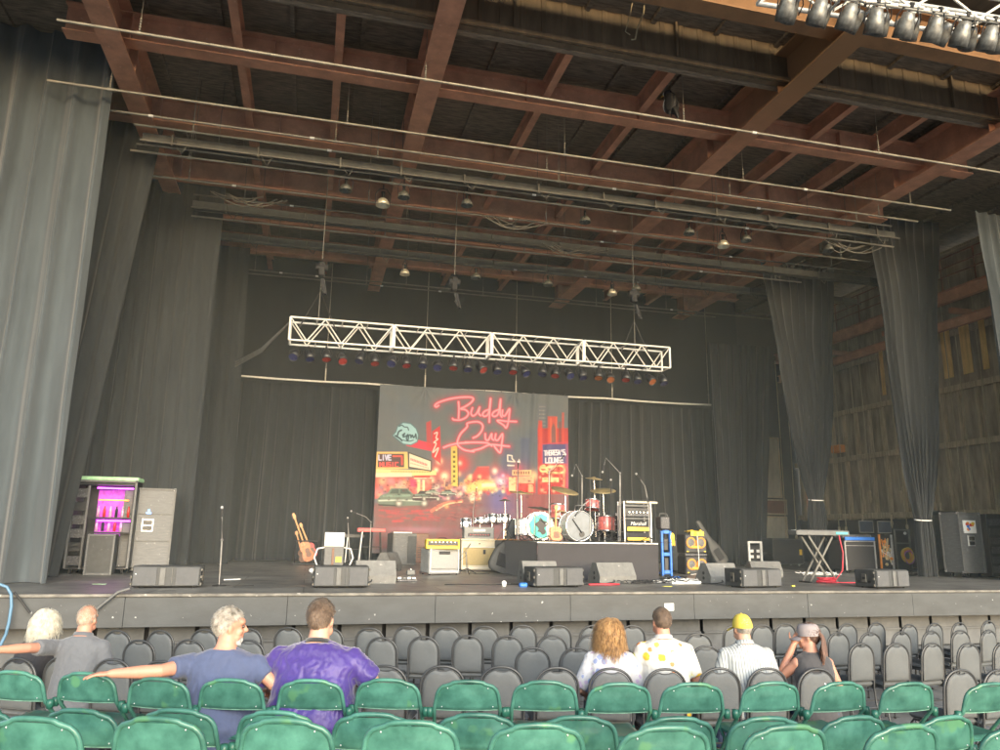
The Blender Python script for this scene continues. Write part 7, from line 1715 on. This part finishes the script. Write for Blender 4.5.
# 8 ponytail woman with grey cap, hand to the face
sc = .95; loc = seat_at(813, 6.75, .12); rz = yaw0+.1
Person.HP = {'L': (Vector((-.6, -.8, .1)), -1, .55, Vector((.5, .1, .75)))}
hd = (.95, .12, 0)
p = Person('woman in grey cap and dark vest with ponytail, hand at her face', loc, rz, .16, .165, .95, Sk2, {'L': ((-.27, .22, .80), (-.125, .17, 1.13))}, hd, sc, .0085)
p.shirt(cl_vest, 0, seed=16, amp=.004); p.trousers(cl_jean); p.hair(HM['red'], 'short', 1500, .03, seed=17)
cap(p, cl_capg, True)
b = MB(); rnd = random.Random(4); H, Q = p.H, p.Rh
for k in range(1300):
    a = rnd.uniform(0, 6.28); r = .045*rnd.random()**.6; st = Vector((math.cos(a)*r, -.115, .0+math.sin(a)*r)); L_ = rnd.uniform(.17, .30); pts = []
    for q in range(9):
        u = q/8; sp = 1+2.2*math.sin(u*2.4); pts.append(H+Q @ Vector((st.x*sp+.02*u*math.sin(k), -.115-.035*math.sin(u*3.0)+.03*u, .01+math.sin(a)*r*sp*.5-L_*u)))
    vv = []
    for q, c_ in enumerate(pts): w_ = .005*(1-.6*q/8); vv += [c_-Vector((w_, 0, 0)), c_+Vector((0, -w_, 0)), c_+Vector((w_, 0, 0))]
    b.add(vv, [f for q in range(8) for f in ((3*q, 3*q+1, 3*q+4, 3*q+3), (3*q+1, 3*q+2, 3*q+5, 3*q+4))], True)
b.obj('ponytail', HM['red'], p.t)
b = MB(); b.path([p.pt(-.11, -.02, .46), p.pt(-.05, -.115, .36), p.pt(.04, -.14, .22), p.pt(.14, -.13, .1)], .007, 6); b.obj('shoulder_strap', M['white'], p.t)
# ================================================================== CAMERA, LIGHT
cam = bpy.data.cameras.new('camera'); co = bpy.data.objects.new('camera', cam); C.objects.link(co)
cam.sensor_width = 36; cam.lens = FPX/1000*36; cam.clip_end = 2000; cam.clip_start = .05
m = Matrix((RT, UP, -FW)).transposed().to_4x4(); m.translation = (0, 0, EYE); co.matrix_world = m
bpy.context.scene.camera = co
w = bpy.data.worlds.new('World'); bpy.context.scene.world = w; w.use_nodes = True; nt = w.node_tree; bg = nt.nodes['Background']
sky = nt.nodes.new('ShaderNodeTexSky'); sky.sky_type = 'NISHITA'; sky.sun_disc = False
SE, SA = R(16), R(172)        # sun behind the camera
sky.sun_elevation = SE; sky.sun_rotation = SA; sky.dust_density = 1.5; sky.air_density = 1; sky.ozone_density = .4
nt.links.new(sky.outputs[0], bg.inputs[0]); bg.inputs[1].default_value = SKY
sl = bpy.data.lights.new('sun', 'SUN'); so = bpy.data.objects.new('sun', sl); C.objects.link(so)
sl.energy = SUN; sl.angle = R(50); sl.color = (.9, .975, 1)
sd = Vector((math.sin(SA)*math.cos(SE), math.cos(SA)*math.cos(SE), math.sin(SE))); so.rotation_euler = sd.to_track_quat('Z', 'Y').to_euler(); so.location = (0, -5, 20)
so['kind'] = 'structure'
s = bpy.context.scene; s.view_settings.view_transform = 'Standard'; s.view_settings.look = 'None'; s.view_settings.exposure = 0; s.view_settings.gamma = 1
s.cycles.max_bounces = 8; s.cycles.diffuse_bounces = 5
hz = bpy.data.materials.new('thin_lift_haze'); hz.use_nodes = True; nt = hz.node_tree; nt.nodes.remove(nt.nodes['Principled BSDF'])
vs_ = nt.nodes.new('ShaderNodeVolumeScatter'); vs_.inputs['Density'].default_value = .0036; vs_.inputs['Color'].default_value = (.82, .95, .98, 1); vs_.inputs['Anisotropy'].default_value = -.2
nt.links.new(vs_.outputs[0], nt.nodes['Material Output'].inputs['Volume'])
b = MB(); b.box((7.2, 20.4, 6.75), (29.2, 16.4, 11.1)); o = b.obj('lift_haze', hz); struct(o)  # scattering volume added to lift and grey the dark stage tones
s.cycles.volume_bounces = 0; s.cycles.volume_step_rate = 10; s.cycles.volume_max_steps = 16
